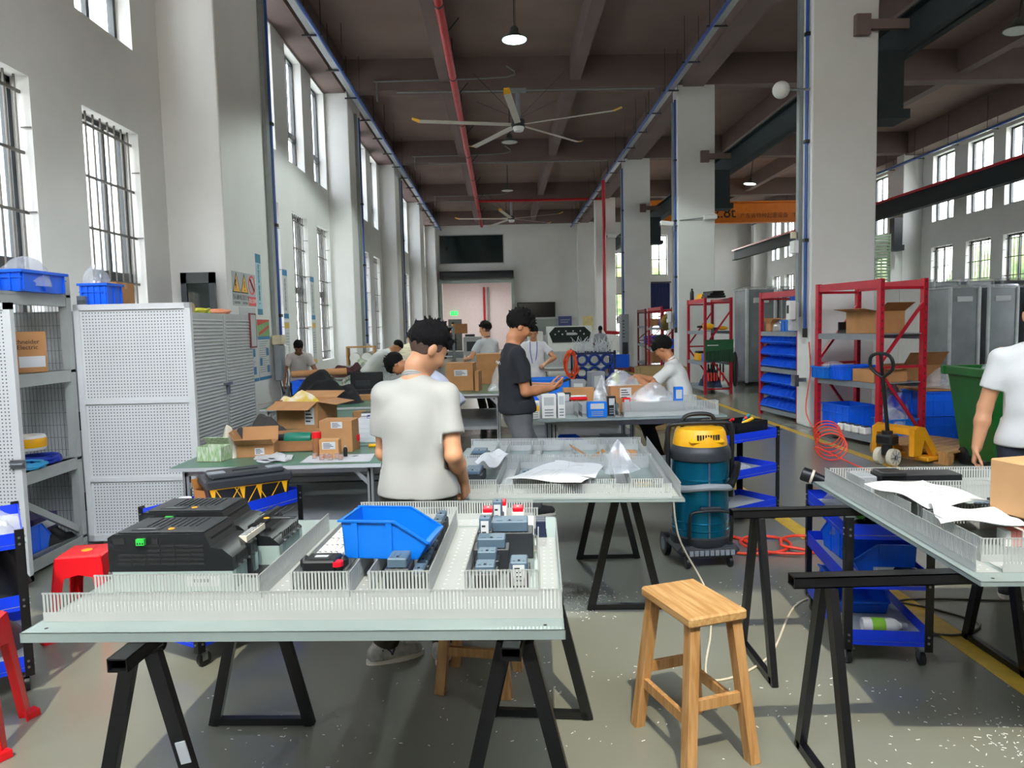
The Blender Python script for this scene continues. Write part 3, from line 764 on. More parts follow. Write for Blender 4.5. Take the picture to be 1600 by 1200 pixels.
def net_obj(name, prims, res, m, parent=None, **k):
    vs, fs = sdf_mesh(prims, res, **k)
    me = bpy.data.meshes.new(name); me.vertices.add(len(vs)); me.vertices.foreach_set('co', vs.astype(np.float32).ravel())
    me.loops.add(fs.size); me.loops.foreach_set('vertex_index', fs.astype(np.int32).ravel()); me.polygons.add(len(fs))
    me.polygons.foreach_set('loop_start', np.arange(0, fs.size, 4, dtype=np.int32)); me.polygons.foreach_set('loop_total', np.full(len(fs), 4, np.int32))
    me.update(calc_edges=True); me.validate(); me.polygons.foreach_set('use_smooth', [True] * len(me.polygons)); me.materials.append(m)
    o = bpy.data.objects.new(name, me); COL.objects.link(o)
    if parent is not None: o.parent = parent
    return o
def rotax(v, ax, a):
    ax = nrm(ax); return v * math.cos(a) + np.cross(ax, v) * math.sin(a) + ax * (ax @ v) * (1 - math.cos(a))
def ik(S_, T_, l1, l2, hint):
    d = T_ - S_; L = min(np.linalg.norm(d), (l1 + l2) * .995); T_ = S_ + nrm(d) * L; d = nrm(d)
    x = (l1 * l1 - l2 * l2 + L * L) / (2 * L); h = math.sqrt(max(l1 * l1 - x * x, 0)); hv = np.asarray(hint, float); hv = nrm(hv - d * (hv @ d))
    return S_ + d * x + hv * h, T_
def hand_prims(w, d, n, tv, curl=.5, sc=1., r=.0082):
    """palm, five fingers and thumb: w wrist, d pointing direction, n palm normal, tv thumb side"""
    d = nrm(d); n = nrm(n - d * (np.asarray(n) @ d)); sv = np.cross(d, n); sv = sv if sv @ tv > 0 else -sv; P = []
    for o in (-.026, 0, .026): P.append(('c', w + d * .012 * sc + sv * o * .7 * sc, w + d * .085 * sc + sv * o * sc, .0165 * sc, .0125 * sc, .012))
    for o, L, cu in ((-.031, .058, 1.15), (-.0105, .073, 1.05), (.0105, .08, 1.0), (.031, .072, .9)):
        a = w + d * .084 * sc + sv * o * sc; dd = d.copy(); rr = r * sc
        for i, f in enumerate((.45, .32, .23)):
            dd = nrm(rotax(dd, np.cross(d, n), curl * cu * (.8 if i == 0 else 1))); b = a + dd * L * f * sc; P.append(('c', a, b, rr, rr * .93, .004)); a = b; rr *= .93
    a = w + d * .022 * sc + sv * .03 * sc; dd = nrm(d * .62 + sv * .72 + n * .35)
    for L, q in ((.042, 0), (.032, .45), (.026, .4)):
        dd = nrm(dd * math.cos(q) + nrm(d + n * .5 - sv * .2) * math.sin(q)); b = a + dd * L * sc; P.append(('c', a, b, .0125 * sc if L > .04 else r * 1.12 * sc, r * 1.1 * sc, .006)); a = b
    return P
M_skin = mat('skin', 'C68E68', .5, var=.05, scale=9); M_skin2 = mat('tan_skin', 'AF7550', .5, var=.05, scale=9)
M_hair = mat('black_hair', '0E0C0C', .8, var=.4, scale=120, bump=.8, bscale=160, spec=.2)
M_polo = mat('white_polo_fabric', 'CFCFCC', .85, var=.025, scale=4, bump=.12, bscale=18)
M_eye = mat('dark_eye', '1A1412', .25, var=0); M_lip = mat('lips', '9C5C4C', .5, var=0)
def person(label, loc, yaw, H=1.74, lean=0, side=0, pz=None, hands=None, hpalm=None, curl=.55, feet=None, knee=(0, 1, 0), head=(0, 0), twist=0, shirt=None, trousers=None, shoes=None,
           skin=None, res=.010, hair='short', collar=None, hem=.02, sleeve=.62, elbow=None, seed=0, lanyard=None, wide=1.0, group=None, face=True, neck_fwd=0):
    loc = tuple(loc); sc = H / 1.75; sk = skin or M_skin; Z = V3(0, 0, 1); rad = math.radians
    pz = (.93 * sc) if pz is None else pz; P0 = V3(0, 0, pz)
    def axis(f): a = nrm(rotax(Z, V3(1, 0, 0), -rad(lean * f))); return nrm(rotax(a, V3(0, 1, 0), rad(side * f)))
    a1, a2 = axis(.75), axis(1.15); sx = V3(1, 0, 0); tw = rotax(sx, Z, rad(twist)); s1 = nrm(sx - a1 * (a1 @ sx)); s2 = nrm(tw - a2 * (a2 @ tw)); f1, f2 = np.cross(a1, s1), np.cross(a2, s2)
    waist = P0 + a1 * .16 * sc; chest = P0 + a1 * .22 * sc + a2 * .12 * sc; N = chest + a2 * .20 * sc; ax1 = np.stack([s1, f1, a1]); ax2 = np.stack([s2, f2, a2])
    sh = {s: N - a2 * .075 * sc + s2 * s * .172 * sc * wide for s in (-1, 1)}
    # head
    hp, hy = rad(head[0]), rad(head[1]); hf = rotax(V3(0, 1, 0), Z, -hy + rad(twist)); hs = rotax(V3(1, 0, 0), Z, -hy + rad(twist)); hu = Z.copy(); hf, hu = rotax(hf, hs, -hp), rotax(hu, hs, -hp)
    nt_ = N + a2 * .03 * sc; hb = nt_ + (nrm(a2 + Z * .3 + hf * .2 + hu * .4)) * .045 * sc + hf * neck_fwd; hc = hb + hu * .105 * sc + hf * .012 * sc; axh = np.stack([hs, hf, hu])
    h = lambda s, f, u: hc + (hs * s + hf * f + hu * u) * sc
    body = [('e', P0 + a1 * .0, V3(.158, .105, .115) * sc, ax1), ('e', waist, V3(.138, .092, .14) * sc, ax1, .06), ('e', chest, V3(.158, .103, .175) * sc, ax2, .06),
            ('c', N - a2 * .015 * sc, N - a2 * .07 * sc - s2 * .14 * sc * wide, .05 * sc, .055 * sc, .05), ('c', N - a2 * .015 * sc, N - a2 * .07 * sc + s2 * .14 * sc * wide, .05 * sc, .055 * sc, .05), ('c', N - a2 * .03 * sc, hb, .058 * sc, .050 * sc, .03), ('c', hb, hb + hu * .05 * sc, .05 * sc, .05 * sc, .02),
            ('e', h(0, -.012, .028), V3(.076, .096, .088) * sc, axh, .02), ('e', h(0, .018, -.025), V3(.066, .074, .083) * sc, axh, .02), ('c', h(0, .05, -.085), h(0, .058, -.092), .028 * sc, .024 * sc, .03),
            ('c', h(0, .086, .01), h(0, .103, -.030), .008 * sc, .013 * sc, .012), ('c', h(-.025, .076, .028), h(.025, .076, .028), .014 * sc, .014 * sc, .012)]
    for s in (-1, 1): body += [('e', h(s * .077, -.006, -.008), V3(.011, .021, .032) * sc, axh, .008), ('c', h(s * .03, .07, -.02), h(s * .034, .066, -.03), .022 * sc, .022 * sc, .02)]
    body.append(('c', h(-.016, .083, -.060), h(.016, .083, -.060), .0085 * sc, .0085 * sc, .008))
    shirtp = [('e', P0 - a1 * .03, V3(.190, .138, .15) * sc, ax1), ('e', waist, V3(.180, .132, .16) * sc, ax1, .09), ('e', chest, V3(.184, .130, .19) * sc, ax2, .08),
              ('c', N - a2 * .022 * sc, N - a2 * .074 * sc - s2 * .15 * sc * wide, .062 * sc, .063 * sc, .05), ('c', N - a2 * .022 * sc, N - a2 * .074 * sc + s2 * .15 * sc * wide, .062 * sc, .063 * sc, .05), ('c', P0 - a1 * (.07 + hem) * sc - s1 * .05, P0 - a1 * (.07 + hem) * sc + s1 * .05, .130 * sc, .130 * sc, .08)]
    el, hd = {}, {}
    for s in (-1, 1):
        i = 0 if s < 0 else 1; tgt = None if hands is None else hands[i]
        if tgt is None: tgt = sh[s] + V3(s * .07, .03, -.53) * sc
        hint = (elbow[i] if elbow else (s * .5, -.8, -.3)); E_, W_ = ik(sh[s], np.asarray(tgt, float), .295 * sc, .255 * sc, hint); el[s], hd[s] = E_, W_
        fd = nrm(W_ - E_); pn = V3(-s, 0, 0) if hpalm is None or hpalm[i] is None else np.asarray(hpalm[i][0], float); tv = V3(0, 1, 0) if hpalm is None or hpalm[i] is None else np.asarray(hpalm[i][1], float)
        body += [('c', sh[s], E_, .052 * sc, .041 * sc, .04), ('c', E_, E_ + (W_ - E_) * .35, .041 * sc, .042 * sc, .02), ('c', E_ + (W_ - E_) * .35, W_, .042 * sc, .028 * sc, .02)]
        cu = curl[i] if isinstance(curl, (tuple, list)) else curl
        body += hand_prims(W_, fd if hpalm is None or hpalm[i] is None or len(hpalm[i]) < 3 else np.asarray(hpalm[i][2], float), pn, tv, cu, sc, r=max(.0085, res * .85))
        shirtp.append(('c', sh[s] + nrm(E_ - sh[s]) * .0, sh[s] + (E_ - sh[s]) * (sleeve + .12), .061 * sc, .068 * sc, .04))
    cuts = []
    hp0 = P0 - a1 * (.10 + hem) * sc; cuts.append(lambda Q: -((Q - hp0) @ a1) - (.02 * np.sin(Q[..., 0] * 9) * .2))
    for s in (-1, 1):
        ud = nrm(el[s] - sh[s]); cp = sh[s] + (el[s] - sh[s]) * sleeve
        def cut(Q, ud=ud, cp=cp, s=s):
            v = (Q - cp) @ ud; near = (np.linalg.norm((Q - cp) - v[..., None] * ud, axis=-1) < .105 * sc) & (((Q - chest) @ s2) * s > .160 * sc) & (v < .16)
            return np.where(near & (v > -.03), v, -1)
        cuts.append(cut)
    nb = N + a2 * .022 * sc; cuts.append(lambda Q: np.where(np.linalg.norm(Q - nb, axis=-1) < .09, (Q - nb) @ nrm(a2 + f2 * .35), -1))
    # legs
    hip = {s: P0 + s1 * s * .092 * sc - a1 * .02 * sc for s in (-1, 1)}; tro = [('e', P0 - a1 * .03, V3(.168, .118, .12) * sc, ax1)]; kn = {}; ft = {}
    for s in (-1, 1):
        i = 0 if s < 0 else 1; fp = np.asarray(feet[i], float) if feet else V3(s * .11, -.02, 0) * sc
        fd = nrm(V3(s * .15, 1, 0)) if len(fp) == 3 else nrm(V3(fp[3], fp[4], 0)); fp = fp[:3]; ank = fp + Z * .085 * sc
        K, A_ = ik(hip[s], ank, .435 * sc, .425 * sc, knee); kn[s], ft[s] = K, A_
        body += [('c', hip[s], K, .083 * sc, .054 * sc, .05), ('c', K, K + (A_ - K) * .35, .054 * sc, .054 * sc, .02), ('c', K + (A_ - K) * .35, A_, .054 * sc, .036 * sc, .02), ('c', A_ - Z * .03 * sc, A_ - Z * .045 * sc + fd * .13 * sc, .034 * sc, .028 * sc, .02)]
        tro += [('c', hip[s], K, .098 * sc, .078 * sc, .05), ('c', K, A_ - (A_ - K) * .06, .078 * sc, .066 * sc, .03)]
        ft[s] = (A_, fd)
    o = net_obj('person', body, res, sk, k=.02); o.location = loc; o.rotation_euler = (0, 0, yaw); tag(o, label, 'person', group)
    rd = random.Random(seed); ph = [rd.uniform(0, 6) for _ in range(6)]
    def wrinkle(Q):
        x, y, z = Q[..., 0], Q[..., 1], Q[..., 2]
        return .0035 * np.sin(26 * z + 14 * x + ph[0]) * np.sin(11 * x - 9 * z + ph[1]) + .0028 * np.sin(34 * x + 21 * y - 12 * z + ph[2])
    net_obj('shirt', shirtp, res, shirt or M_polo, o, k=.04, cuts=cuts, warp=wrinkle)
    wz = P0 + a1 * (.07 - .10 - hem) * sc
    net_obj('trousers', tro, res, trousers or mat('dark_trousers', '23252A', .85, var=.08), o, k=.04, warp=wrinkle, cuts=[lambda Q: (Q - wz) @ a1] + [(lambda Q, s=s: np.where(np.linalg.norm(Q - ft[s][0], axis=-1) < .16 * sc, (ft[s][0][2] - .01) - Q[..., 2], -1)) for s in (-1, 1)])
    for s in (-1, 1):
        A_, fd = ft[s]; g = A_ * V3(1, 1, 0) + Z * (A_[2] - .085 * sc); sdv = np.cross(fd, Z)
        q = net_obj('shoe', [('c', g + Z * .045 * sc - fd * .055 * sc, g + Z * .038 * sc + fd * .15 * sc, .046 * sc, .042 * sc), ('c', g + Z * .07 * sc - fd * .03 * sc, g + Z * .05 * sc + fd * .08 * sc, .046 * sc, .04 * sc), ('c', A_ - Z * .02 - fd * .01, A_ + Z * .01 - fd * .01, .046 * sc, .047 * sc)], min(res, .009),
                    shoes or mat('dark_shoe', '2A2A2C', .6), o, k=.03, cuts=[lambda Q, g=g: g[2] + .022 * sc - Q[..., 2]])
        sl = MB(mat('white_shoe_sole', 'E4DED0', .6)); out = []
        for i in range(20):
            a = 2 * math.pi * i / 20; x = math.cos(a); y = math.sin(a); w = (.049 if x > 0 else .044) * sc
            c = g + fd * (.048 * sc + .155 * sc * x) + sdv * y * w; out.append((c[0], c[1], g[2] + .001))
        sl.prism(out, (0, 0, .026 * sc)); sl.build('sole', q)
    # hair
    hk = {'short': .014, 'curly': .024, 'thick': .026, 'crop': .006}[hair]; hp_ = [('e', h(0, -.014, .034), (V3(.076, .096, .088) + hk) * sc, axh)]
    if hair in ('curly', 'thick'):
        for i in range(70):
            a, b = rd.uniform(0, 6.28), rd.uniform(.05, 1.3); c = h(.078 * math.sin(b) * math.cos(a), -.012 + .100 * math.sin(b) * math.sin(a), .042 + .088 * math.cos(b)); rr = rd.uniform(.014, .026)
            hp_.append(('e', c, V3(rr, rr, rr * .8) * sc, axh, .006)); dv = nrm(c - h(0, -.012, .03)); hp_.append(('c', c, c + (dv + .5 * V3(rd.uniform(-1, 1), rd.uniform(-1, 1), rd.uniform(-.6, .6))) * .034 * sc, .011 * sc, .003 * sc, .004))
    if hair == 'thick': hp_ += [('c', h(x, .07, .075), h(x + rd.uniform(-.01, .01), .098, .030), .022 * sc, .012 * sc, .012) for x in (-.05, -.025, 0, .025, .05)]
    gx = {'short': ([-.12, -.06, -.01, .03, .065, .12], [-.035, -.03, -.002, .03, .06, .072]), 'curly': ([-.12, -.06, -.01, .03, .065, .12], [-.02, -.012, .012, .035, .055, .06]),
          'thick': ([-.12, -.06, -.01, .03, .065, .12], [-.06, -.05, -.02, .012, .026, .03]), 'crop': ([-.12, -.06, -.01, .03, .065, .12], [-.05, -.045, -.01, .02, .06, .075])}[hair]
    def hcut(Q):
        q = (Q - hc) @ axh.T / sc; return (np.interp(q[..., 1], gx[0], gx[1]) + .007 * np.sin(q[..., 0] * 170 + 40 * q[..., 1]) + .006 * np.sin(q[..., 1] * 210 + 60 * q[..., 0]) - q[..., 2]) * sc
    tap = hk * .9
    def hwarp(Q): return .0035 * np.sin(Q[..., 0] * 95 + 3) * np.sin(Q[..., 1] * 105) * np.sin(Q[..., 2] * 88 + 1) + np.where(((Q - hc) @ hf) < .05 * sc, tap * np.exp(np.minimum(hcut(Q), 0) / (.028 * sc)), 0)
    net_obj('hair', hp_, min(res, .008), M_hair, o, k=.012, cuts=[hcut], warp=hwarp)
    if hair in ('short', 'curly') and res < .012:
        def fcut(Q):
            q = (Q - hc) @ axh.T / sc; lo_ = np.interp(q[..., 1], [-.12, -.06, -.02, .0, .03, .05], [-.075, -.068, -.045, -.012, .0, .03]); hi_ = np.interp(q[..., 1], gx[0], gx[1]) + .012
            return np.maximum(np.maximum(lo_ - q[..., 2], q[..., 2] - hi_), q[..., 1] - .038) * sc
        net_obj('faded_sides', [('e', h(0, -.012, .028), (V3(.076, .096, .088) + .004) * sc, axh), ('e', h(0, .016, -.025), (V3(.066, .074, .083) + .003) * sc, axh)], .006, mat('cropped_hair_fade', '4E392E', .8, var=.25, scale=160), o, k=.02, cuts=[fcut])
    if face:
        for s in (-1, 1):
            b = MB(M_eye); b.ell(h(s * .032, .086, .004), V3(.013, .006, .0055) * sc, n=10); b.build('eye', o)
            b = MB(M_hair); b.bar(h(s * .016, .093, .025), h(s * .048, .082, .027), .006 * sc, .007 * sc); b.build('eyebrow', o)
        b = MB(M_lip); b.ell(h(0, .0885, -.060), V3(.022, .006, .0055) * sc, n=10); b.build('mouth', o)
    if collar is not None:
        b = MB(collar); fw = nrm(f2 + a2 * -.3); up = np.cross(s2, fw); pts = []
        for i in range(17):
            a = -math.pi / 2 + .35 + (2 * math.pi - .7) * i / 16 + math.pi
            pts.append(N + a2 * .018 * sc + f2 * .012 * sc + (s2 * math.cos(a) * .057 + fw * math.sin(a) * .062 + a2 * (-.004 - .012 * math.sin(a))) * sc)
        for d_, r_ in ((.004, .008), (.014, .0075), (.024, .006)): b.tube([p + a2 * (.012 - d_) * sc + (p - N) * d_ * 1.6 for p in pts], r_ * sc, 8)
        b.build('collar', o)
    if lanyard is not None:
        b = MB(lanyard)
        for s in (-1, 1): b.tube([N + s2 * s * .06 * sc + f2 * .07 * sc, chest + s2 * s * .055 * sc + f2 * .128 * sc, waist + s2 * s * .02 + f2 * .128 * sc], .008, 6, smooth=4)
        b.build('lanyard', o)
    o['_'] = 0; del o['_']
    return o, dict(ft=ft, N=N, chest=chest, waist=waist, hands=hd, P0=P0, a2=a2, s2=s2, f2=f2)
# ================================================================ foreground: panels on trestles
class Panel:
    """a galvanised mounting plate; local u to the right, v away, w up from the plate's top"""
    def __init__(s, label, x, y, z, rot, u0, u1, v1, t=.016, group='galvanised mounting panels', holes=True):
        s.z = z; s.rot = rot; s.o = thing('mounting_panel', label, 'panel', (x, y, z), rot, group)
        p = MB(M_zinc); p.bx(u0, u1, 0, v1, -.003, 0)
        p.bx(u0, u1, 0, .003, -t, 0).bx(u0, u1, v1 - .003, v1, -t, 0).bx(u0, u0 + .003, 0, v1, -t, 0).bx(u1 - .003, u1, 0, v1, -t, 0)
        for a in (u0 + .06, u1 - .06):
            for b in (.035, v1 - .035): p.cyl((a, b, -.001), (a, b, .0004), .006, n=10, m=M_ink)
        p.build('plate', s.o); s.M = Matrix.Translation((x, y, z)) @ R2(rot)
    def w(s, u, v, h=0): return s.M @ Vector((u, v, h))
    def channel(s, floor, walls, h=.066, pitch=.0115):
        a0, a1, b0, b1 = floor; mb = MB(M_duct); mb.bx(a0, a1, b0, b1, .0005, .002)
        along_u = (a1 - a0) > (b1 - b0); L = max(a1 - a0, b1 - b0)
        for i in range(int(L / .045)):
            for f in (.3, .7):
                c = .03 + i * .045; x, y = (a0 + c, b0 + (b1 - b0) * f) if along_u else (a0 + (a1 - a0) * f, b0 + c)
                mb.bx(x - .004, x + .004, y - .002, y + .002, .002, .0026, M_white)
        for p, q in walls: slot_wall(mb, (p[0], p[1], .001), (q[0], q[1], .001), h, pitch)
        return mb.build('wire_duct', s.o)
# ---- the near panel
P1 = Panel('galvanised panel nearest the viewer, carrying black drives and a blue bin', -.675, 2.115, .802, math.radians(-3), -.815, .845, 1.27, t=.03)
for x in (-1.13, .005):
    trestle('trestle', 'black trestle under the left end of the nearest panel' if x < 0 else 'black trestle under the right end of the nearest panel', x, 2.03, math.radians(-3 if x < -1 else -7), L=1.13, h=.770)
    if x < -1: tr0 = [o for o in COL.objects if o.name == 'trestle'][0]; MB(M_paper).box((.118, .112, .42), (.032, .004, .07), rot=(0, -.24, 0)).build('paper_label', tr0)
P1.channel((-.80, .84, .085, .265), [((-.80, .087), (.84, .087)), ((-.735, .25), (-.17, .25)), ((-.07, .265), (.13, .265)), ((.195, .265), (.40, .265)), ((.52, .265), (.765, .265))], .092)
P1.channel((-.17, -.07, .265, 1.10), [((-.17, .25), (-.17, 1.06)), ((-.07, .265), (-.07, 1.10))], .085)
P1.channel((.13, .195, .265, 1.10), [((.13, .265), (.13, .62)), ((.195, .265), (.195, .62)), ((.13, .8), (.13, 1.1)), ((.195, .8), (.195, 1.1))], .085)
P1.channel((.40, .52, .265, 1.10), [((.40, .265), (.40, 1.08)), ((.52, .265), (.52, 1.08))], .085)
P1.channel((.765, .835, .265, .93), [((.765, .265), (.765, .80)), ((.838, .087), (.838, .93))], .085)
P1.channel((-.07, .74, 1.12, 1.235), [((-.07, 1.12), (.40, 1.12)), ((.52, 1.09), (.765, 1.09)), ((-.07, 1.235), (.74, 1.235))], .09)
P1.channel((.66, .765, .74, .80), [((.66, .76), (.765, .76))], .06)
# ---- variable frequency drives lying on their backs
M_drv = mat('black_drive_housing', '16181B', .42, var=.05); M_drvt = mat('dark_drive_cover', '25282C', .4, var=.05); M_mint = mat('pale_zinc_heat_sink', 'AEC0BC', .35, metal=.3, var=.04)
def drive(label, P, u, v, L, D, Hs, H, big=True):
    p = P.w(u, v); t = thing('frequency_drive', label, 'drive', p, P.rot, 'black frequency drives')
    x = L / 2; s = MB(M_mint); s.bx(-x + .01, x, 0, D, 0, .004).bx(-x + .01, -x + .014, 0, D, 0, Hs).bx(x - .004, x, 0, D * .12, 0, Hs).bx(x - .004, x, D * .88, D, 0, Hs).bx(-x + .01, x, 0, .003, 0, Hs)
    for i in range(int(D / .012)): s.bx(-x + .02, x - .004, .006 + i * .012, .0085 + i * .012, .004, Hs, M_mint)
    s.bx(-x + .014, x - .005, .004, D, Hs - .004, Hs)
    s.build('heat_sink', t)
    b = MB(M_drv); y1 = D; z1 = H
    prof = [(-x, Hs), (-x, H - .012), (-x + .02, H), (x - .095, H), (x - .075, H - .05), (x - .035, H - .055), (x, H - .085), (x, Hs)]
    b.prism([(a, 0, c) for a, c in prof], (0, D, 0))
    b.build('housing', t)
    c = MB(M_drvt); c.bx(-x + .03, x - .10, .012, D - .012, H, H + .006, bev=.003)
    for i in range(9 if big else 4): xx = -x + .10 + i * (L - .24) / (9 if big else 4); c.bx(xx, xx + .004, D * .35, D - .03, H + .006, H + .0085)
    c.cyl((-x + L * .47, .045, H + .006), (-x + L * .47, .045, H + .008), .011, m=mat('orange_badge', 'E8A018', .4), n=16)
    c.bx(-x + .07, -x + .17, .03, .07, H + .006, H + .0075, M_drv); c.bx(-x + .085, -x + .15, .042, .046, H + .0075, H + .008, M_grey)
    c.build('front_cover', t)
    g = MB(M_ink)
    zr = [Hs + (H - Hs) * f for f in (.2, .32, .44, .56, .68)]
    if big:
        for i, z in enumerate(zr):
            for k in range(6):
                xx = -x + .035 + k * (L - .13) / 6
                if i >= 3 and k < 2: continue
                g.bx(xx, xx + (L - .13) / 6 - .006, -.0012, .002, z - .004, z + .004)
        g.bx(-x + .02, -x + .06, -.0015, .002, H - .035, H - .012); g.bx(-x + .105, -x + .14, -.0015, .002, H - .04, H - .01); g.bx(-x + .16, -x + .18, -.0015, .002, H - .036, H - .016)
    for k in range(9): yy = D * .12 + k * D * .75 / 9; g.bx(x - .001, x + .0012, yy, yy + D * .045, Hs + .02, Hs + .045)
    g.bx(x - .098, x - .0955 + .012, D * .12, D * .9, H - .034, H - .018)
    g.build('vent_slots', t)
    if big:
        k = MB(mat('green_terminal', '35C24A', .4)); k.bx(-x + .108, -x + .137, -.014, 0, H - .036, H - .014)
        for i in range(3): k.bx(-x + .112 + i * .009, -x + .116 + i * .009, -.0148, -.013, H - .032, H - .026, M_ink)
        k.build('green_connector', t)
        l = MB(M_paper); l.bx(x - .17, x - .045, -.0012, .001, Hs * .25, Hs * .75)
        for i in range(22): l.bx(x - .14 + i * .0025, x - .1388 + i * .0025, -.0016, 0, Hs * .45, Hs * .62, M_ink)
        l.build('rating_label', t)
    n = MB(M_steel)
    for i in range(4): n.cyl((x - .002, D * (.22 + .2 * i), Hs + .006), (x + .008, D * (.22 + .2 * i), Hs + .006), .006, n=8)
    n.build('terminal_bolt_row', t)
    return t
drive('largest black frequency drive with a green connector, at the front of the nearest panel', P1, -.515, .34, .44, .22, .072, .205)
t = drive('black frequency drive directly behind the largest one on the nearest panel', P1, -.545, .575, .42, .22, .05, .222)
q = MB(M_drv); q.bx(.21, .225, -.10, .1, 0, .13).bx(.21, .26, -.1, -.085, 0, .13).bx(.21, .26, .085, .1, 0, .13).bx(.21, .29, -.1, .1, 0, .006); q.build('mounting_bracket', t)
q = MB(mat('cream_terminal', 'DDD6C4', .5)); q.bx(.212, .242, -.09, .09, .13, .152)
for i in range(6): q.bx(.216, .238, -.08 + i * .028, -.064 + i * .028, .152, .156, M_grey)
q.build('terminal_strip', t)
drive('small black frequency drive standing at the back right of the other two drives', P1, -.285, .60, .12, .26, .08, .170, big=False)
# ---- bright blue parts bin
storage_bin('bright blue open bin sitting across the ducts of the nearest panel', P1.w(.235, .51, .0865), math.radians(-9), .315, .205, .135, M_lblue)
# ---- switch gear on the near panel
M_slate = mat('slate_blue_device_cap', '54697A', .45, var=.04); M_swh = mat('white_device_plastic', 'E6E4DE', .45, var=.02); M_redk = mat('red_device_key', 'D8102A', .4)
def contactor(label, P, u, v, L, D, H, tagz=False, cap=.3, cat='contactor', cx=0, group='switch gear on the nearest panel', m=None, face=False, w0=0):
    t = thing('contactor', label, cat, P.w(u, v, .0025 + w0), P.rot, group); x, y = L / 2, D / 2
    b = MB(m or M_dark); b.box((0, 0, H * .36), (L, D, H * .72), bev=.003)
    for i in range(3): b.cyl((-x * .6 + i * x * .6, -y * .8, H * .72), (-x * .6 + i * x * .6, -y * .8, H * .725), .005, m=M_steel, n=8)
    b.build('housing', t)
    c = MB(M_slate); c.box((cx, 0, H * .72 + H * cap / 2), (L * .78, D * .86, H * cap), bev=.004)
    for i in range(3): c.box((cx - L * .22 + i * L * .22, -D * .1, H * (.72 + cap)), (L * .12, D * .4, .004))
    c.bx(cx - .004, cx + .004, -D * .3, -D * .2, H * (.72 + cap) - .001, H * (.72 + cap) + .003, M_ink); c.build('cap', t)
    if tagz:
        a = MB(M_paper); a.bx(-L * .26, L * .26, -y - .002, -y + .001, H * .25, H * .95)
        for k in range(4): a.bx(-L * .2, L * (.05 + .04 * k), -y - .0026, -y, H * (.82 - .14 * k), H * (.86 - .14 * k), M_ink)
        a.build('paper_label', t)
    return t
contactor('black contactor with ribbed blue cap at the front left of the rightmost compartment', P1, .585, .335, .085, .085, .09)
contactor('black contactor with a white front label at the front right of the rightmost compartment', P1, .70, .345, .075, .10, .10, True)
contactor('small contactor with a cream name strip behind the front left contactor', P1, .585, .435, .085, .07, .105)
contactor('wide low contactor with slate blue cap in the middle of the rightmost compartment', P1, .595, .53, .13, .09, .125)
contactor('slate blue control relay with white label standing on the middle of the rightmost compartment', P1, .565, .62, .055, .06, .175, True)
contactor('largest slate blue motor starter at the back of the rightmost compartment', P1, .655, .71, .18, .11, .14)
contactor('slate blue relay with white label at the very back of the rightmost compartment', P1, .60, .83, .05, .06, .185, True)
def breaker(label, P, u, v, H=.13):
    t = thing('circuit_breaker', label, 'circuit breaker', P.w(u, v, .0025), P.rot, 'white breakers with red tops')
    MB(M_swh).box((0, 0, H * .42), (.05, .06, H * .84), bev=.003).build('housing', t)
    MB(M_redk).box((0, 0, H * .9), (.044, .05, H * .16), bev=.004).cyl((0, -.005, H * .97), (0, -.005, H * .99), .006, m=M_white, n=8).build('red_cap', t)
breaker('white breaker with red top, leftmost of the three behind the relays', P1, .555, .92, .14); breaker('white breaker with red top, middle one and furthest back', P1, .605, 1.0, .15); breaker('white breaker with red top, rightmost of the three', P1, .68, .93, .14)
t = thing('relay_block', 'dark blue relay block with a white strip at the back right of the nearest panel', 'relay', P1.w(.73, .98, .001), P1.rot)
b = MB(mat('navy_relay', '1C2440', .35)); [b.box((i * .045 - .045, j * .03, .035), (.042, .028, .07), bev=.003) for i in (0, 2) for j in (-1, 0, 1)]; b.bx(-.07, .07, -.048, .048, 0, .012); b.build('housing', t)
MB(M_swh).bx(-.015, .015, -.045, .045, .012, .07).build('centre_strip', t)
t = thing('circuit_breaker', 'black moulded breaker with a red button at the front of the leftmost compartment', 'circuit breaker', P1.w(.015, .36, .002), P1.rot)
b = MB(M_black); b.box((0, 0, .055), (.115, .10, .11), bev=.006).bx(-.035, .03, -.03, .03, .11, .112, M_dark).bx(-.025, .02, -.01, .012, .1125, .113, M_lgrey); b.build('housing', t)
for s in (-1, 1): MB(M_black).box((s * .068, .02, .085), (.03, .045, .045), bev=.012).build('terminal_cover', t)
MB(M_redk).cyl((.062, -.035, .09), (.062, -.035, .106), .02, n=16).build('red_button', t)
for i in range(5):
    t = thing('terminal_block', 'white terminal block, %s from the front in the leftmost compartment' % ORD[i], 'terminal block', P1.w(.0, .47 + i * .085, .002), P1.rot, 'white terminal blocks')
    b = MB(M_swh); b.box((0, 0, .042), (.10, .072, .084), bev=.003); [b.box((-.035 + k * .02, -.01, .086), (.012, .04, .006)) for k in range(4)]; b.build('housing', t)
    b = MB(M_steel); [b.cyl((-.035 + k * .02, .022, .084), (-.035 + k * .02, .022, .088), .005, n=8) for k in range(4)]; b.build('screw_row', t)
contactor('pair of linked contactors with ridged slate caps at the front of the middle compartment', P1, .285, .355, .085, .11, .115)
for i in range(7): contactor('motor starter with black body, %s from the front along the right of the middle compartment' % ORD[i], P1, .352, .37 + i * .095, .05, .085, .072 if i in (0, 1, 2, 3) else .115, cap=.25)
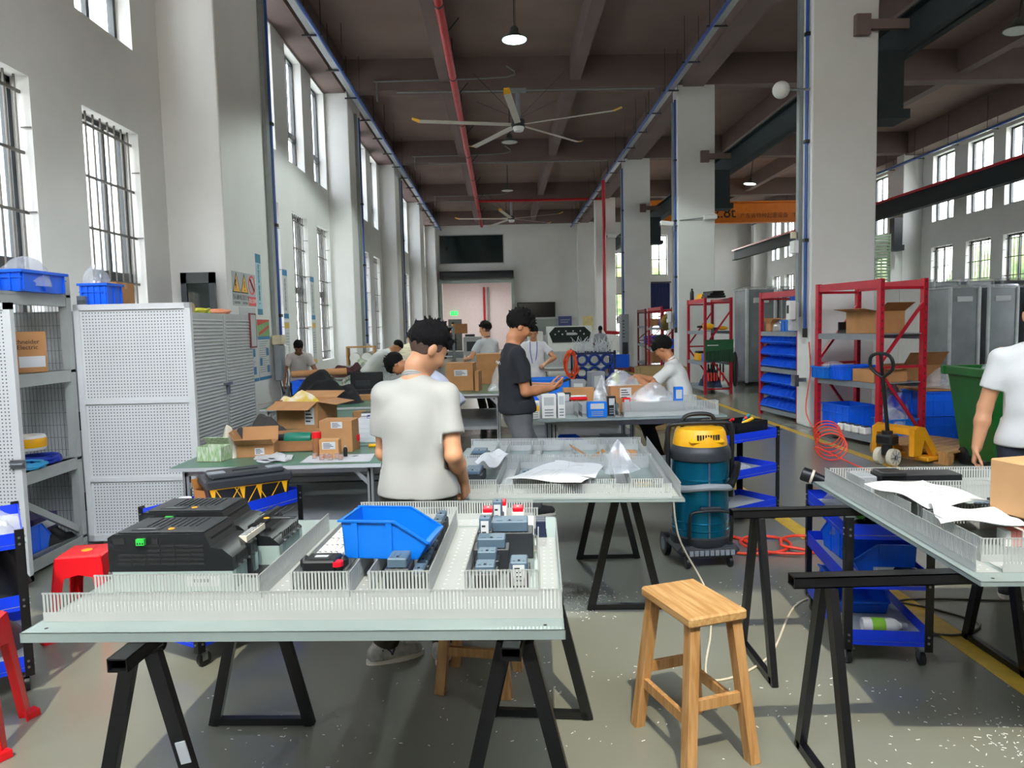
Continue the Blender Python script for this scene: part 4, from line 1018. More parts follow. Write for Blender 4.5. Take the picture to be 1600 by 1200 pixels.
# ---- right panel
P3 = Panel('galvanised panel at the right edge with drawings and a cardboard box on it', 1.60, 2.36, .802, math.radians(-4), 0, 1.5, 1.58)
trestle('trestle', 'black trestle under the near edge of the right panel', 2.55, 2.52, math.radians(90), L=1.53, spread=.22, inset=.13)
trestle('trestle', 'black trestle under the far edge of the right panel', 2.55, 3.45, math.radians(90), L=1.45, spread=.22, inset=.13)
P3.channel((.035, .115, .09, 1.5), [((.035, .09), (.035, 1.5)), ((.115, .20), (.115, .62)), ((.115, .72), (.115, 1.08)), ((.115, 1.18), (.115, 1.42))], .092)
P3.channel((.14, 1.4, .09, .20), [((.125, .09), (1.4, .09)), ((.115, .20), (1.4, .20))], .09, .0125)
P3.channel((.14, 1.4, .62, .72), [((.14, .62), (1.4, .62)), ((.14, .72), (1.4, .72))], .085, .013)
P3.channel((.14, 1.4, 1.08, 1.18), [((.14, 1.08), (1.4, 1.08)), ((.14, 1.18), (1.4, 1.18))], .085, .013)
P3.channel((.06, 1.4, 1.42, 1.5), [((.14, 1.42), (1.4, 1.42)), ((.06, 1.5), (1.4, 1.5))], .09, .013)
t = thing('terminal_row', 'row of pink and white terminals in the near compartment of the right panel', 'terminal row', P3.w(.52, .41, .002), P3.rot)
b = MB(M_swh); [b.box((-.2 + i * .02, 0, .03), (.018, .06, .06), mat('pink_terminal', 'D9837C', .5) if i % 3 else M_swh) for i in range(22)]; b.build('housing', t)
t = thing('busbar_box', 'black busbar box with square openings at the far side of the right panel', 'busbar box', P3.w(.42, 1.31, .003), P3.rot)
b = MB(M_drv); b.box((0, 0, .05), (.40, .13, .1), bev=.004).box((-.14, -.02, .105), (.12, .12, .02), bev=.003); b.build('housing', t)
b = MB(M_ink); [b.bx(-.13 + i * .055, -.095 + i * .055, -.0665, -.06, .025, .07) for i in range(6)]; b.build('opening_row', t)
MB(M_grey).box((-.26, .0, .045), (.09, .11, .09), bev=.003).build('grey_end_block', t)
for i in range(3): contactor('flat black device in the far compartment of the right panel, %s from the drive end' % ORD[i], P3, .66 + i * .12, .98, .1, .09, .05, cat='relay', group='flat devices on the right panel')
for i in range(8): contactor('dark terminal device under the drawings of the right panel, %s from the left' % ORD[i], P3, .26 + i * .11, .80, .09, .09, .062, cat='relay', group='devices under the drawings')
z = .895
paper('large white drawing sheet on the far ducts of the right panel', [at(1350, 757, z=z), at(1450, 795, z=z), at(1556, 787, z=z), at(1442, 751, z=z)], z, 3, curl=.016)
paper('white drawing sheet with a curled corner on the near ducts of the right panel', [at(1453, 790, z=z), at(1470, 822, z=z), at(1610, 822, z=z), at(1562, 802, z=z)], z + .004, 8, curl=.022)
carton('tan cardboard box with rounded top on the drawings at the right edge', at(1608, 822, z=.898) + Vector((.20, .12, .004)), math.radians(12), .34, .30, .215, m=mat('tan_carton', 'C79A6B', .7, var=.04), tape=False)
# ---- middle panel
P2 = Panel('galvanised panel behind the standing man with drawings and a plastic bag on it', .20, 3.68, .802, math.radians(-5), -.62, .72, 1.62)
for x in (-.22, .70): trestle('trestle', 'black trestle under the right half of the middle panel' if x > 0 else 'black trestle under the left half of the middle panel', x, 4.06, math.radians(-2), L=1.2)
P2.channel((-.58, .66, .03, .15), [((-.58, .03), (.66, .03))] + [((a, .15), (b, .15)) for a, b in ((-.55, -.26), (-.17, .07), (.16, .38), (.46, .63))], .074)
P2.channel((-.58, .66, .80, .90), [((-.55, .80), (.63, .80)), ((-.58, .90), (.66, .90))], .074)
P2.channel((-.58, .66, 1.46, 1.56), [((-.55, 1.46), (.63, 1.46)), ((-.58, 1.56), (.66, 1.56))], .075)
P2.channel((.64, .70, .05, 1.56), [((.63, .15), (.63, .8)), ((.63, .9), (.63, 1.46)), ((.70, .02), (.70, 1.56))], .08)
for a, b in ((-.26, -.17), (.07, .16), (.38, .46)):
    P2.channel((a, b, .15, .80), [((a, .15), (a, .80)), ((b, .15), (b, .80))], .074)
for a, b in ((-.36, -.28), (-.12, -.05), (.10, .17), (.34, .41)):
    P2.channel((a, b, .90, 1.46), [((a, .90), (a, 1.46)), ((b, .90), (b, 1.46))], .074)
G2 = 'devices on the middle panel'
M_gdev = mat('grey_device', '5E666A', .45, var=.05)
for i, (u, v) in enumerate(((-.10, .42), (-.02, .42), (-.12, .30), (-.03, .30))): contactor('grey contactor in the second compartment of the middle panel, %s' % ('back left', 'back right', 'front left', 'front right')[i], P2, u, v, .078, .1, .07, group=G2, m=M_gdev)
for i in range(5): contactor('white and grey terminal at the front of the third compartment, %s from the left' % ORD[i], P2, .185 + i * .04, .22, .034, .08, .05, group=G2, m=M_swh)
contactor('dark device in the leftmost far compartment of the middle panel', P2, -.46, 1.1, .12, .16, .075, group=G2)
contactor('dark device in the leftmost near compartment of the middle panel', P2, -.42, .45, .12, .22, .075, group=G2)
t = thing('circuit_board', 'small circuit board with brass terminals in the rightmost compartment of the middle panel', 'circuit board', P2.w(.54, .32, .002), P2.rot)
MB(mat('green_board', '5B7568', .4)).bx(-.055, .055, -.09, .09, .0, .012).build('board', t); b = MB(mat('brass', 'C4A24E', .3, metal=.8)); [b.bx(-.05 + i * .012, -.043 + i * .012, -.088, -.06, .012, .034) for i in range(8)]; b.build('terminal_strip', t); MB(M_black).bx(-.055, .055, -.062, -.02, .012, .03).build('plug', t)
z = .884
paper('wide white drawing lying over the near ducts of the middle panel', [at(790, 748, z=z), at(908, 757, z=z), at(943, 731, z=z), at(868, 722, z=z)], z, 5, curl=.012)
paper('second white drawing lying over the wide one on the middle panel', [at(855, 738, z=z), at(930, 748, z=z), at(943, 727, z=z), at(868, 721, z=z)], z + .016, 11, curl=.012)
paper('small loose white sheet near the far left of the middle panel', [at(742, 724, z=z), at(768, 732, z=z), at(798, 713, z=z), at(766, 706, z=z)], z, 6, curl=.03)
paper('small white sheet lying flat in a far compartment of the middle panel', [P2.w(-.02, 1.0, .005), P2.w(.09, 1.0, .005), P2.w(.09, 1.25, .005), P2.w(-.02, 1.25, .005)], .805, 2, curl=.004, lines=False)
bag('tall crumpled clear bag standing on the middle panel beside the drawings', P2.w(.41, .40, .07), (.10, .12, .16), 4, peak=1)
t = thing('cardboard_piece', 'folded brown cardboard strip in a far compartment of the middle panel', 'cardboard', P2.w(.26, 1.12, .004), P2.rot + .2)
MB(M_card).plate([(-.12, -.04, .09), (.02, -.06, .0), (.03, .05, .0), (-.11, .06, .09)], .004).build('long_flap', t); MB(M_card).plate([(.02, -.06, .0), (.11, -.05, .05), (.12, .05, .05), (.03, .05, .0)], .004).build('short_flap', t)
carton('small flat cardboard box in the rightmost far compartment of the middle panel', P2.w(.50, 1.12, .002), P2.rot, .17, .12, .05, tape=False)
# ---- stools
wood_stool('pale wooden stool standing in the sunlight in the open floor', .735, 2.80, math.radians(-72), .37, .255, .605)
wood_stool('wooden stool mostly hidden under the nearest panel', -.14, 3.36, math.radians(-12), .30, .25, .60)
plastic_stool('red plastic stool behind the left end of the nearest panel', -2.42, 4.12, math.radians(8), .34, .47)
plastic_stool('red plastic stool at the lower left edge by the blue cart', -2.27, 2.95, math.radians(16), .34, .52)
# ---- tool carts
C1 = tool_cart('blue tool cart beside the right panel with bins and a flashlight', 1.90, 3.74, math.radians(-9), .74, .40, H=.742, tiers=(.13, .41, .655))
C2 = tool_cart('blue tool cart behind the yellow and teal vacuum', 1.92, 6.05, math.radians(-58), .74, .42)
C3 = tool_cart('blue tool cart at the left edge with a clear bag on top', -2.66, 3.56, math.radians(35), .72, .42)
C4 = tool_cart('blue tool cart in front of the green bench carrying a toolbox', -1.56, 3.98, math.radians(-30), .74, .42)
def on(cart, x, y, z): return Matrix.Translation(cart.location) @ R2(cart.rotation_euler.z) @ Vector((x, y, z))
T1, T2, T3 = .134, .414, .659; ra = C1.rotation_euler.z
storage_bin('blue open bin nearest the viewer on the middle tier of the right cart', on(C1, .03, -.12, T2), ra + math.pi, .30, .20, .15, M_blue)
storage_bin('blue open bin holding clear bags on the middle tier of the right cart', on(C1, -.02, .15, T2), ra + math.pi / 2 + .1, .30, .20, .17, M_blue)
storage_bin('blue open bin with papers on the bottom tier of the right cart', on(C1, -.02, .10, T1), ra + math.pi / 2 + math.pi, .33, .26, .16, M_blue)
bag('clear bags heaped in the back bin of the right cart', on(C1, .0, .16, T2 + .1), (.12, .09, .13), 12)
coil('small coil of red wire on the middle tier of the right cart', on(C1, -.09, -.29, T2), .05, .005, 4, mat('red_wire', 'C01822', .5), seed=3)
t = thing('box_tray', 'white inner tray with a black device on the middle tier of the right cart', 'tray', on(C1, .07, -.30, T2), ra)
b = MB(M_paper); b.bx(-.10, .10, -.06, .06, 0, .004).bx(-.10, -.095, -.06, .06, 0, .045).bx(.095, .10, -.06, .06, 0, .045).bx(-.1, .1, -.06, -.055, 0, .045).bx(-.1, .1, .055, .06, 0, .045); b.build('tray', t); MB(M_black).box((.03, 0, .03), (.09, .08, .05), bev=.008).build('device', t)
for i in range(3): paper('folded white sheet in the bottom bin of the right cart, %s from the top' % ORD[i], [on(C1, -.09, .01, 0), on(C1, .07, .0, 0), on(C1, .08, .17, 0), on(C1, -.08, .18, 0)], T1 + .03 + .022 * (2 - i), i, curl=.015, lines=False)
b = bottle('white bottle with green label lying on the bottom tier of the right cart', on(C1, -.09, -.27, T1 + .038), .036, .21, M_swh, M_grey, rot=(0, math.radians(90), ra), band=mat('leaf_green_label', '8CC63E', .5))
t = thing('flashlight', 'black flashlight with a pale ring lying over the top tier of the right cart', 'flashlight', (1.86, 4.04, .765)); t.rotation_euler = Vector((-.25, .13, .085)).to_track_quat('Z', 'Y').to_euler()
MB(M_black).lathe([(.02, -.12), (.024, -.11), (.024, .02), (.036, .09), (.04, .10), (.04, .16), (.034, .165)], n=20).build('barrel', t); MB(mat('cream_ring', 'D8CDB4', .5)).lathe([(.0408, .098), (.0415, .108), (.0408, .112)], n=20).build('ring', t)
cloth('green and black rag on the top tier of the right cart', on(C1, .05, -.05, T3), (.10, .12, .05), 5, mat('green_rag', '4E9A2E', .9, h2='1C2A1A', scale=5))
cloth('crumpled black glove on the near end of the top tier of the right cart', on(C1, -.08, -.27, T3), (.08, .07, .05), 9, M_black, 'work_glove', 'glove')
bag('clear bag on the far end of the top tier of the right cart', on(C1, .0, .26, T3), (.12, .08, .12), 2)
# middle cart
T1, T2, T3 = .134, .434, .734
t = thing('tool_box', 'open black toolbox full of tools on the top tier of the cart behind the vacuum', 'toolbox', on(C2, .0, .12, T3), C2.rotation_euler.z)
b = MB(M_black); b.bx(-.13, .13, -.2, .2, 0, .005).bx(-.13, -.125, -.2, .2, 0, .12).bx(.125, .13, -.2, .2, 0, .12).bx(-.13, .13, -.2, -.195, 0, .12).bx(-.13, .13, .195, .2, 0, .12); b.build('box_body', t)
for i, (x, y, a, m, nm) in enumerate(((-.05, -.1, .3, M_redp, 'red'), (.03, .0, 1.2, M_yellow, 'yellow'), (.0, .1, -.5, M_redp, 'red'), (-.06, .12, 2.2, mat('teal_handle', '1E8C9C', .4), 'teal'))):
    k = thing('screwdriver', 'screwdriver with %s handle sticking out of the open black toolbox, %s' % (nm, ('nearest', 'second', 'third', 'furthest')[i]), 'tool', on(C2, x, .12 + y, T3 + .095)); k.rotation_euler = (math.radians(60), 0, a)
    MB(m).cyl((0, 0, .0), (0, 0, .1), .014, .012, n=10).build('handle', k); MB(M_steel).cyl((0, 0, -.10), (0, 0, 0), .003, n=6).build('shaft', k)
k = thing('pliers', 'orange-handled pliers lying at the end of the cart behind the vacuum', 'tool', on(C2, .05, .33, T3 + .012)); k.rotation_euler = (0, 0, .3)
for s in (-1, 1): MB(M_orange).tube([(0, 0, 0), (.05, s * .02, 0), (.12, s * .016, 0)], .008, 8).build('handle', k)
MB(M_steel).prism([(0, -.01, -.006), (0, .01, -.006), (-.05, .004, -.006), (-.05, -.004, -.006)], (0, 0, .012)).build('jaw', k)
t = cloth('black cable bag on the near end of the top tier behind the vacuum', on(C2, .02, -.22, T3), (.15, .12, .10), 14, M_black, 'tool_bag', 'bag')
bag('white plastic bag with small parts on the middle tier behind the vacuum', on(C2, -.02, .05, T2), (.13, .16, .07), 21, M_film)
# left cart
bag('big clear bag on the top tier of the left cart', on(C3, .0, -.10, T3), (.17, .22, .16), 31)
cloth('black jacket lying on the middle tier of the left cart', on(C3, .03, -.05, T2), (.17, .27, .22), 3, mat('black_fabric', '131417', .9, var=.2), 'jacket', 'jacket')
cloth('grey film scraps on the bottom tier of the left cart', on(C3, .0, .0, T1), (.17, .27, .10), 8, mat('grey_film', '6E6E6E', .4), 'packing_film', 'packing film')
# toolbox cart
t = thing('tool_box', 'closed black toolbox with yellow triangle pattern on the cart by the green bench', 'toolbox', on(C4, .02, .13, T3), C4.rotation_euler.z + math.radians(62))
L, Wd, Hh = .44, .23, .20
b = MB(M_black); b.prism([(-L * .46, -Wd * .44, 0), (L * .46, -Wd * .44, 0), (L * .5, -Wd * .5, .12), (-L * .5, -Wd * .5, .12)], (0, Wd * .9, 0)); b.build('box_body', t)
b = MB(M_dark); b.box((0, -.005, .145), (L * 1.06, Wd * 1.1, .05), bev=.01).box((0, -.005, .178), (L * .9, Wd * .9, .03), bev=.012).bx(-.07, .07, -.02, .01, .192, .197, M_black); b.build('lid', t)
for s in (-1, 1): MB(M_grey).box((s * L * .36, -.03, .194), (.09, .06, .01), bev=.003).build('organiser_cover', t)
y = MB(M_yellow); zz = lambda z: -Wd * (.44 + .06 * z / .12) - .001
def tri(x0, x1, z0, x2, z1): y.bar((x0, zz(z0), z0), (x2, zz(z1), z1), .004, .005, up=(0, 1, 0)); y.bar((x1, zz(z0), z0), (x2, zz(z1), z1), .004, .005, up=(0, 1, 0))
for x in (-.12, -.02, .10): tri(x - .06, x + .06, .115, x, .008)
for x in (-.20, -.045, .045, .185): y.prism([(x - .012, zz(.118), .118), (x + .02, zz(.118), .118), (x + .012, zz(.03), .03)], (0, .003, 0))
y.bar((-.21, zz(.118), .118), (.21, zz(.118), .118), .004, .005); y.build('yellow_pattern', t)
t = thing('tape_roll', 'yellow roll of tape on the cart by the green bench', 'tape', on(C4, -.02, -.20, T3)); MB(M_yellow).lathe([(.035, 0), (.052, 0), (.052, .05), (.035, .05), (.035, 0)], n=24).build('tape_ring', t); MB(M_white).lathe([(.034, .001), (.0355, .001), (.0355, .049), (.034, .049)], n=24).build('core', t)
carton('open amber parts box on the cart by the green bench beside the toolbox', on(C4, -.13, .02, T3), C4.rotation_euler.z, .12, .14, .09, flaps=(20, None, None, 30), m=mat('amber_carton', 'B9793A', .6))
t = thing('paper_cup', 'white paper cup on the cart by the green bench', 'cup', on(C4, -.12, -.16, T3)); MB(M_white).lathe([(.026, 0), (.034, .075), (.036, .076), (.032, .075), (.025, .004)], n=18).build('cup_wall', t)
# ---- vacuum cleaner
def vacuum():
    t = thing('vacuum_cleaner', 'tall teal drum vacuum cleaner with a yellow motor head', 'vacuum cleaner', (1.39, 5.06, 0), math.radians(3))
    M_teal = mat('teal_metallic_drum', '0B6E8E', .22, metal=.65, var=.06)
    b = MB(M_dark); b.box((0, .02, .12), (.44, .46, .07), bev=.03).box((0, -.13, .11), (.36, .2, .06), bev=.025); b.lathe([(.205, .14), (.212, .15), (.212, .20), (.2, .21)], n=32)
    for i in range(9): b.bx(-.15 + i * .036, -.123 + i * .036, -.236, -.225, .10, .135, M_grey)
    b.build('base', t)
    d = MB(M_teal); d.lathe([(.196, .17), (.196, .245), (.201, .25), (.196, .255), (.196, .30), (.2, .305), (.196, .31), (.196, .60), (.2, .61), (.196, .62), (.196, .74), (.2, .745)], n=40); d.bx(-.006, .006, -.199, -.19, .18, .74, M_steel); d.build('drum', t)
    MB(M_dark).lathe([(.2, .735), (.214, .745), (.214, .79), (.205, .82), (.19, .84)], n=40).build('head_ring', t)
    y = MB(M_yellow); y.lathe([(.19, .83), (.188, .86), (.175, .93), (.16, .955), (.10, .965), (0, .965)], n=40); y.box((0, -.06, .875), (.25, .24, .04), bev=.018); y.build('motor_cover', t)
    v = MB(M_ink); [v.bx(-.075 + i * .018, -.065 + i * .018, -.178, -.16, .89, .925) for i in range(9)]; v.build('vent_slots', t)
    h = MB(M_black); h.tube([(-.225, .0, .45), (-.232, 0, .85), (-.225, 0, .955), (-.17, 0, .985), (.17, 0, .985), (.225, 0, .955), (.232, 0, .85), (.225, 0, .45)], .017, 10, smooth=4); h.build('frame_handle', t)
    h = MB(M_black); h.tube([(-.12, .03, .955), (-.10, .03, 1.03), (0, .03, 1.05), (.10, .03, 1.03), (.12, .03, .955)], .015, 10, smooth=4); h.build('top_handle', t)
    h = MB(M_black); h.tube([(-.145, -.215, .19), (-.145, -.225, .36), (-.10, -.225, .405), (.10, -.225, .405), (.145, -.225, .36), (.145, -.215, .19)], .012, 8, smooth=4); h.box((0, -.215, .42), (.15, .03, .03), M_dark, bev=.008); h.build('lower_handle', t)
    s = MB(mat('grey_hose', '8F9598', .5)); pts = [(.215 * math.cos(a), .215 * math.sin(a), .56 + .012 * math.sin(3 * a)) for a in [math.pi * .9 + 2 * math.pi * i / 40 * .82 for i in range(41)]]; pts += [(.25, .06, .5), (.235, .12, .4)]
    s.tube(pts, .025, 10, smooth=2); s.build('suction_hose', t)
    n = MB(M_black); n.tube([(.16, -.17, .57), (.22, -.1, .63), (.28, .02, .68)], .026, 10); n.build('hose_nozzle', t)
    for x in (-.21, .21):
        w = MB(M_black); w.cyl((x - .02, .15, .085), (x + .02, .15, .085), .085, n=24); w.cyl((x - .022, .15, .085), (x + .022, .15, .085), .05, m=M_grey, n=20); w.build('wheel', t)
    for x in (-.15, .15): w = MB(M_black); w.cyl((x - .012, -.18, .04), (x + .012, -.18, .04), .04, n=16); w.bx(x - .008, x + .008, -.19, -.17, .04, .1); w.build('caster', t)
vacuum()
def floor_cable(label, pts, r, m, name='cable', cat='cable'):
    return tag(MB(m).tube([Vector(p) for p in pts], r, 7, smooth=8).build(name, angle=60), label, cat)
M_hose = mat('orange_red_air_hose', 'F0442A', .4, var=.04); M_cream = mat('cream_cable', 'CFC6B0', .5)
floor_cable('cream cable hanging from the middle panel down to the floor by the vacuum', [(1.0, 4.5, .79), (1.02, 4.35, .7), (1.05, 4.3, .4), (1.20, 4.30, .1), (1.19, 4.1, .02), (1.1, 3.8, .006), (.95, 3.3, .006), (1.3, 3.5, .006), (1.75, 4.2, .006), (2.2, 4.35, .006)], .006, M_cream)
floor_cable('thin dark cable looping on the floor under the right panel', [(1.95, 4.25, .006), (2.35, 4.15, .006), (2.6, 3.85, .006), (2.35, 3.7, .006), (2.1, 3.9, .006), (2.4, 4.2, .006), (3.2, 4.1, .006)], .006, mat('grey_cable', '6F6A60', .5))
h = [(1.60 + .25 * math.cos(a) + .045 * a, 5.35 + .22 * math.sin(a) - .01 * a, .012 + .002 * a) for a in [i * .55 for i in range(30)]]
floor_cable('orange air hose coiled on the floor behind the vacuum', [(1.85, 6.9, .012), (1.7, 6.0, .012)] + h + [(2.6, 5.0, .012), (2.55, 5.2, .3), (2.45, 5.3, .55), (2.5, 5.5, .3), (2.6, 5.7, .012)], .011, M_hose, 'air_hose', 'hose')
h = [(4.42 - .16 * math.cos(a) - .012 * i, 9.75 - .03 * i + .05 * math.cos(a), .17 + .15 * math.sin(a)) for i, a in enumerate([i * .7 for i in range(46)])]
floor_cable('orange spiral air hose hanging from the near right pillar down to the floor', [(4.74, 11.1, 1.35), (4.68, 10.9, .9), (4.45, 10.5, .35), (4.38, 9.9, .08)] + h + [(4.0, 8.0, .03), (4.15, 7.4, .02), (4.4, 7.0, .02)], .009, M_hose, 'air_hose', 'hose')
# ---- white cutting scraps scattered on the floor
def scraps():
    mb = MB(M_white); rd = random.Random(5)
    for cx, cy, sx, sy, n in ((.45, 4.35, .35, .28, 260), (.2, 3.2, .9, .7, 90), (1.7, 2.9, .9, .5, 110), (2.05, 2.75, .35, .2, 120), (-.9, 2.9, .6, .4, 50), (1.1, 2.35, .8, .2, 60), (1.6, 4.2, .7, .5, 50)):
        for i in range(n):
            x, y, a, l = rd.gauss(cx, sx * .5), rd.gauss(cy, sy * .5), rd.uniform(0, 6.3), rd.uniform(.004, .016)
            mb.bar((x, y, .0012), (x + l * math.cos(a), y + l * math.sin(a), .0022), .0028, .002)
    o = mb.build('plastic_scraps', smooth=False); tag(o, 'white plastic cutting scraps strewn over the grey floor', 'scraps', kind='stuff')
scraps()
# ================================================================ left side: cabinets, cage rack, benches
def perforated(mb, x0, x1, z0, z1, y, m=M_white, pitch=.024, hole=.0055):
    """perforated steel sheet standing at y, the holes shown as dark round recesses"""
    mb.bx(x0, x1, y, y + .003, z0, z1, m)
    nx, nz = int((x1 - x0 - .02) / pitch), int((z1 - z0 - .02) / pitch)
    vs = []; fs = []
    for i in range(nx):
        for j in range(nz):
            cx, cz = x0 + .01 + (i + .5) * (x1 - x0 - .02) / nx, z0 + .01 + (j + .5) * (z1 - z0 - .02) / nz
            b = len(vs); vs += [(cx + hole * math.cos(a), y - .0004, cz + hole * math.sin(a)) for a in [math.pi * k / 3 for k in range(6)]]; fs.append(tuple(range(b, b + 6)))
    mb.add(vs, fs, mat('hole_shadow_grey', '5A5C5E', .8, var=0))
M_perf = mat('light_grey_perforated_sheet', 'D4D5D3', .5, var=.015)
def perforated_door(label, x, y, rot, W, z0, z1, cuts):
    t = thing('perforated_panel', label, 'perforated panel', (x, y, 0), rot, 'perforated cabinet panels'); f = MB(M_perf); e = .045
    f.bx(0, e, -.02, .02, z0, z1).bx(W - e, W, -.02, .02, z0, z1).bx(0, W, -.02, .02, z1 - e, z1).bx(0, W, -.02, .02, z0, z0 + e)
    for c in cuts: f.bx(e, W - e, -.018, .02, c - .014, c + .02)
    f.build('frame', t); zs = [z0 + e] + sum([[c - .014, c + .02] for c in sorted(cuts)], []) + [z1 - e]
    for a, b in zip(zs[::2], zs[1::2]): s = MB(M_perf); perforated(s, e, W - e, a, b, -.004, M_perf); s.build('perforated_sheet', t, smooth=False)
    return t
t = perforated_door('wide perforated panel in three sections facing the viewer beside the open rack', -3.36, 5.78, math.radians(-1), .92, .05, 1.945, (1.17, .545)); MB(M_black).bx(-.012, .0, -.02, .02, .95, 1.1).bx(-.012, 0, -.02, .02, .3, .45).build('hinge', t)
t = perforated_door('perforated panel at the left edge in front of the open rack', -4.14, 4.82, math.radians(0), .93, .05, 1.93, ())
b = MB(M_steel); b.bx(.86, .96, -.03, -.02, .83, .89).cyl((.87, -.035, .86), (.95, -.035, .86), .009, n=8); b.build('latch', t)
# cage rack behind them
t = thing('cage_rack', 'light grey rack with mesh back and open shelves of wire', 'rack', (-3.95, 4.87, 0), 0)
M_rk = mat('light_grey_rack_steel', 'A9ADA9', .45, metal=.2, var=.04)
for x in (0, .56):
    for y in (.0, .84): MB(M_rk).bx(x - .03, x + .03, y - .03, y + .03, 0, 2.18).build('post', t)
for z in (.12, .75, 1.44, 2.02):
    b = MB(M_rk); b.bx(-.03, .59, -.03, .87, z - .02, z)
    for x in (-.0, .56): b.bx(x - .025, x + .025, 0, .84, z - .09, z)
    b.build('shelf', t)
b = MB(mat('mesh_wire', '70757A', .5, metal=.4))
for i in range(26): b.bar((-.04, i * .034, .12), (-.04, min(.84, i * .034 + .01), 2.0), .003, .003); b.bar((-.04, 0, .12 + i * .075), (-.04, .84, .12 + i * .075), .003, .003)
for i in range(20): b.bar((.0 + i * .028, .86, .12), (i * .028, .86, 2.0), .003, .003); b.bar((0, .86, .12 + i * .098), (.56, .86, .12 + i * .098), .003, .003)
b.build('mesh_side', t)
MB(M_rk).bar((.56, .02, .62), (.56, .80, .18), .03, .05).build('diagonal_brace', t)
R0 = Vector((-3.95, 4.87, 0))
cb = carton('cardboard box with printed handling marks on the middle shelf of the grey rack', R0 + Vector((.30, .44, 1.441)), math.radians(-38), .34, .50, .30, lab=[('+x', .15, .08, .17, .08)])
MBk = MB(M_ink)   # handling marks, on the face towards the aisle
fx = .1705
def mk(y, z, w, h): MBk.bx(fx, fx + .001, y - w / 2, y + w / 2, z - h / 2, z + h / 2)
for y, z in ((-.17, .22), (-.08, .22), (-.17, .14), (-.08, .14), (-.17, .05), (-.08, .05)):
    for s in (-1, 1): mk(y + s * .042, z, .003, .085); mk(y, z + s * .042, .085, .003)
for d in (-.012, .012): mk(-.17 + d, .135, .008, .04); MBk.prism([(fx, -.17 + d - .011, .152), (fx, -.17 + d + .011, .152), (fx, -.17 + d, .168)], (.001, 0, 0))
MBk.prism([(fx, -.105, .075), (fx, -.055, .075), (fx, -.08, .045)], (.001, 0, 0)); mk(-.08, .035, .006, .03); mk(-.08, .02, .03, .005)
MBk.prism([(fx, -.20, .05), (fx, -.14, .05), (fx, -.15, .072), (fx, -.17, .08), (fx, -.19, .072)], (.001, 0, 0)); mk(-.17, .035, .004, .03)
MBk.cyl((fx, -.08, .14), (fx + .001, -.08, .14), .022, n=12); mk(-.17, .22, .05, .02); mk(-.08, .225, .014, .05); MBk.build('handling_marks', cb)
text_mesh('Schneider', .045, 'printed_name', M_ink, cb, (fx + .001, .115, .225), (math.pi / 2, 0, math.pi / 2)); text_mesh('Electric', .045, 'printed_name', M_ink, cb, (fx + .001, .125, .185), (math.pi / 2, 0, math.pi / 2))
coil('coil of red wire on the third shelf of the grey rack', R0 + Vector((.42, .15, .751)), .10, .012, 6, mat('red_wire', 'C01822', .5), seed=1)
coil('coil of dark blue wire on the third shelf of the grey rack', R0 + Vector((.44, .58, .751)), .13, .012, 7, mat('navy_wire', '12309C', .5), seed=2)
coil('coil of light blue wire at the front of the third shelf of the grey rack', R0 + Vector((.50, .35, .751)), .11, .010, 5, mat('sky_wire', '3AA6D6', .5), seed=3)
t = thing('cable_spool', 'yellow and white wrapped wire roll resting on the blue coil', 'cable spool', R0 + Vector((.40, .55, .86))); MB(M_swh).lathe([(.05, 0), (.10, 0), (.11, .02), (.11, .09), (.10, .11), (.05, .11), (.05, 0)], n=24).build('roll', t); MB(M_yellow).lathe([(.1105, .022), (.1115, .025), (.1115, .088), (.1105, .09)], n=24).build('yellow_band', t)
storage_bin('blue bin on the lowest shelf of the grey rack', R0 + Vector((.40, .42, .121)), math.pi / 2, .26, .2, .2, M_blue)
carton('dark box with an orange printed label on the lowest shelf of the grey rack', R0 + Vector((.28, .62, .20)), 0, .3, .3, .14, m=mat('purple_carton', '3A2A5A', .5), tape=False, lab=[('+x', 0, .07, .22, .06)])
cloth('black cloth under the dark box on the lowest shelf of the grey rack', R0 + Vector((.40, .68, .121)), (.16, .18, .09), 6, M_black)
# crates on top of the rack
crate('blue crate lying on the top of the grey rack at the far left', R0 + Vector((.50, .46, 2.021)), 0, .30, .5, .15, M_blue)
crate('narrow blue crate on the top of the perforated cabinet next to a box', at(149, 473, Y=6.05).xyz * Vector((1, 1, 0)) + Vector((.0, .1, 1.93)), 0, .21, .24, .20, M_blue)
# second cabinet: louvred locker
t = thing('storage_cabinet', 'light grey louvred locker with a padlocked double door', 'cabinet', (-4.1, 7.42, 0), 0)
W, D, Hh = .92, 1.9, 1.92
MB(M_lgrey).bx(0, W - .03, 0, D, 0, Hh).build('cabinet_body', t)
for i in range(2):
    d = MB(M_lgrey); y0 = i * D / 2 + .012; y1 = (i + 1) * D / 2 - .012; d.bx(W - .03, W, y0, y1, .06, Hh - .02)
    for k in range(46): z = .12 + k * .038; d.prism([(W, y0 + .03, z), (W + .008, y0 + .03, z + .004), (W, y0 + .03, z + .022)], (0, y1 - y0 - .06, 0))
    o = d.build('door', t)
    if i == 0: MB(M_steel).bx(W + .002, W + .03, y1 - .1, y1 + .12, 1.10, 1.13).bx(W + .004, W + .03, y1 - .01, y1 + .03, 1.0, 1.1).build('latch', o)
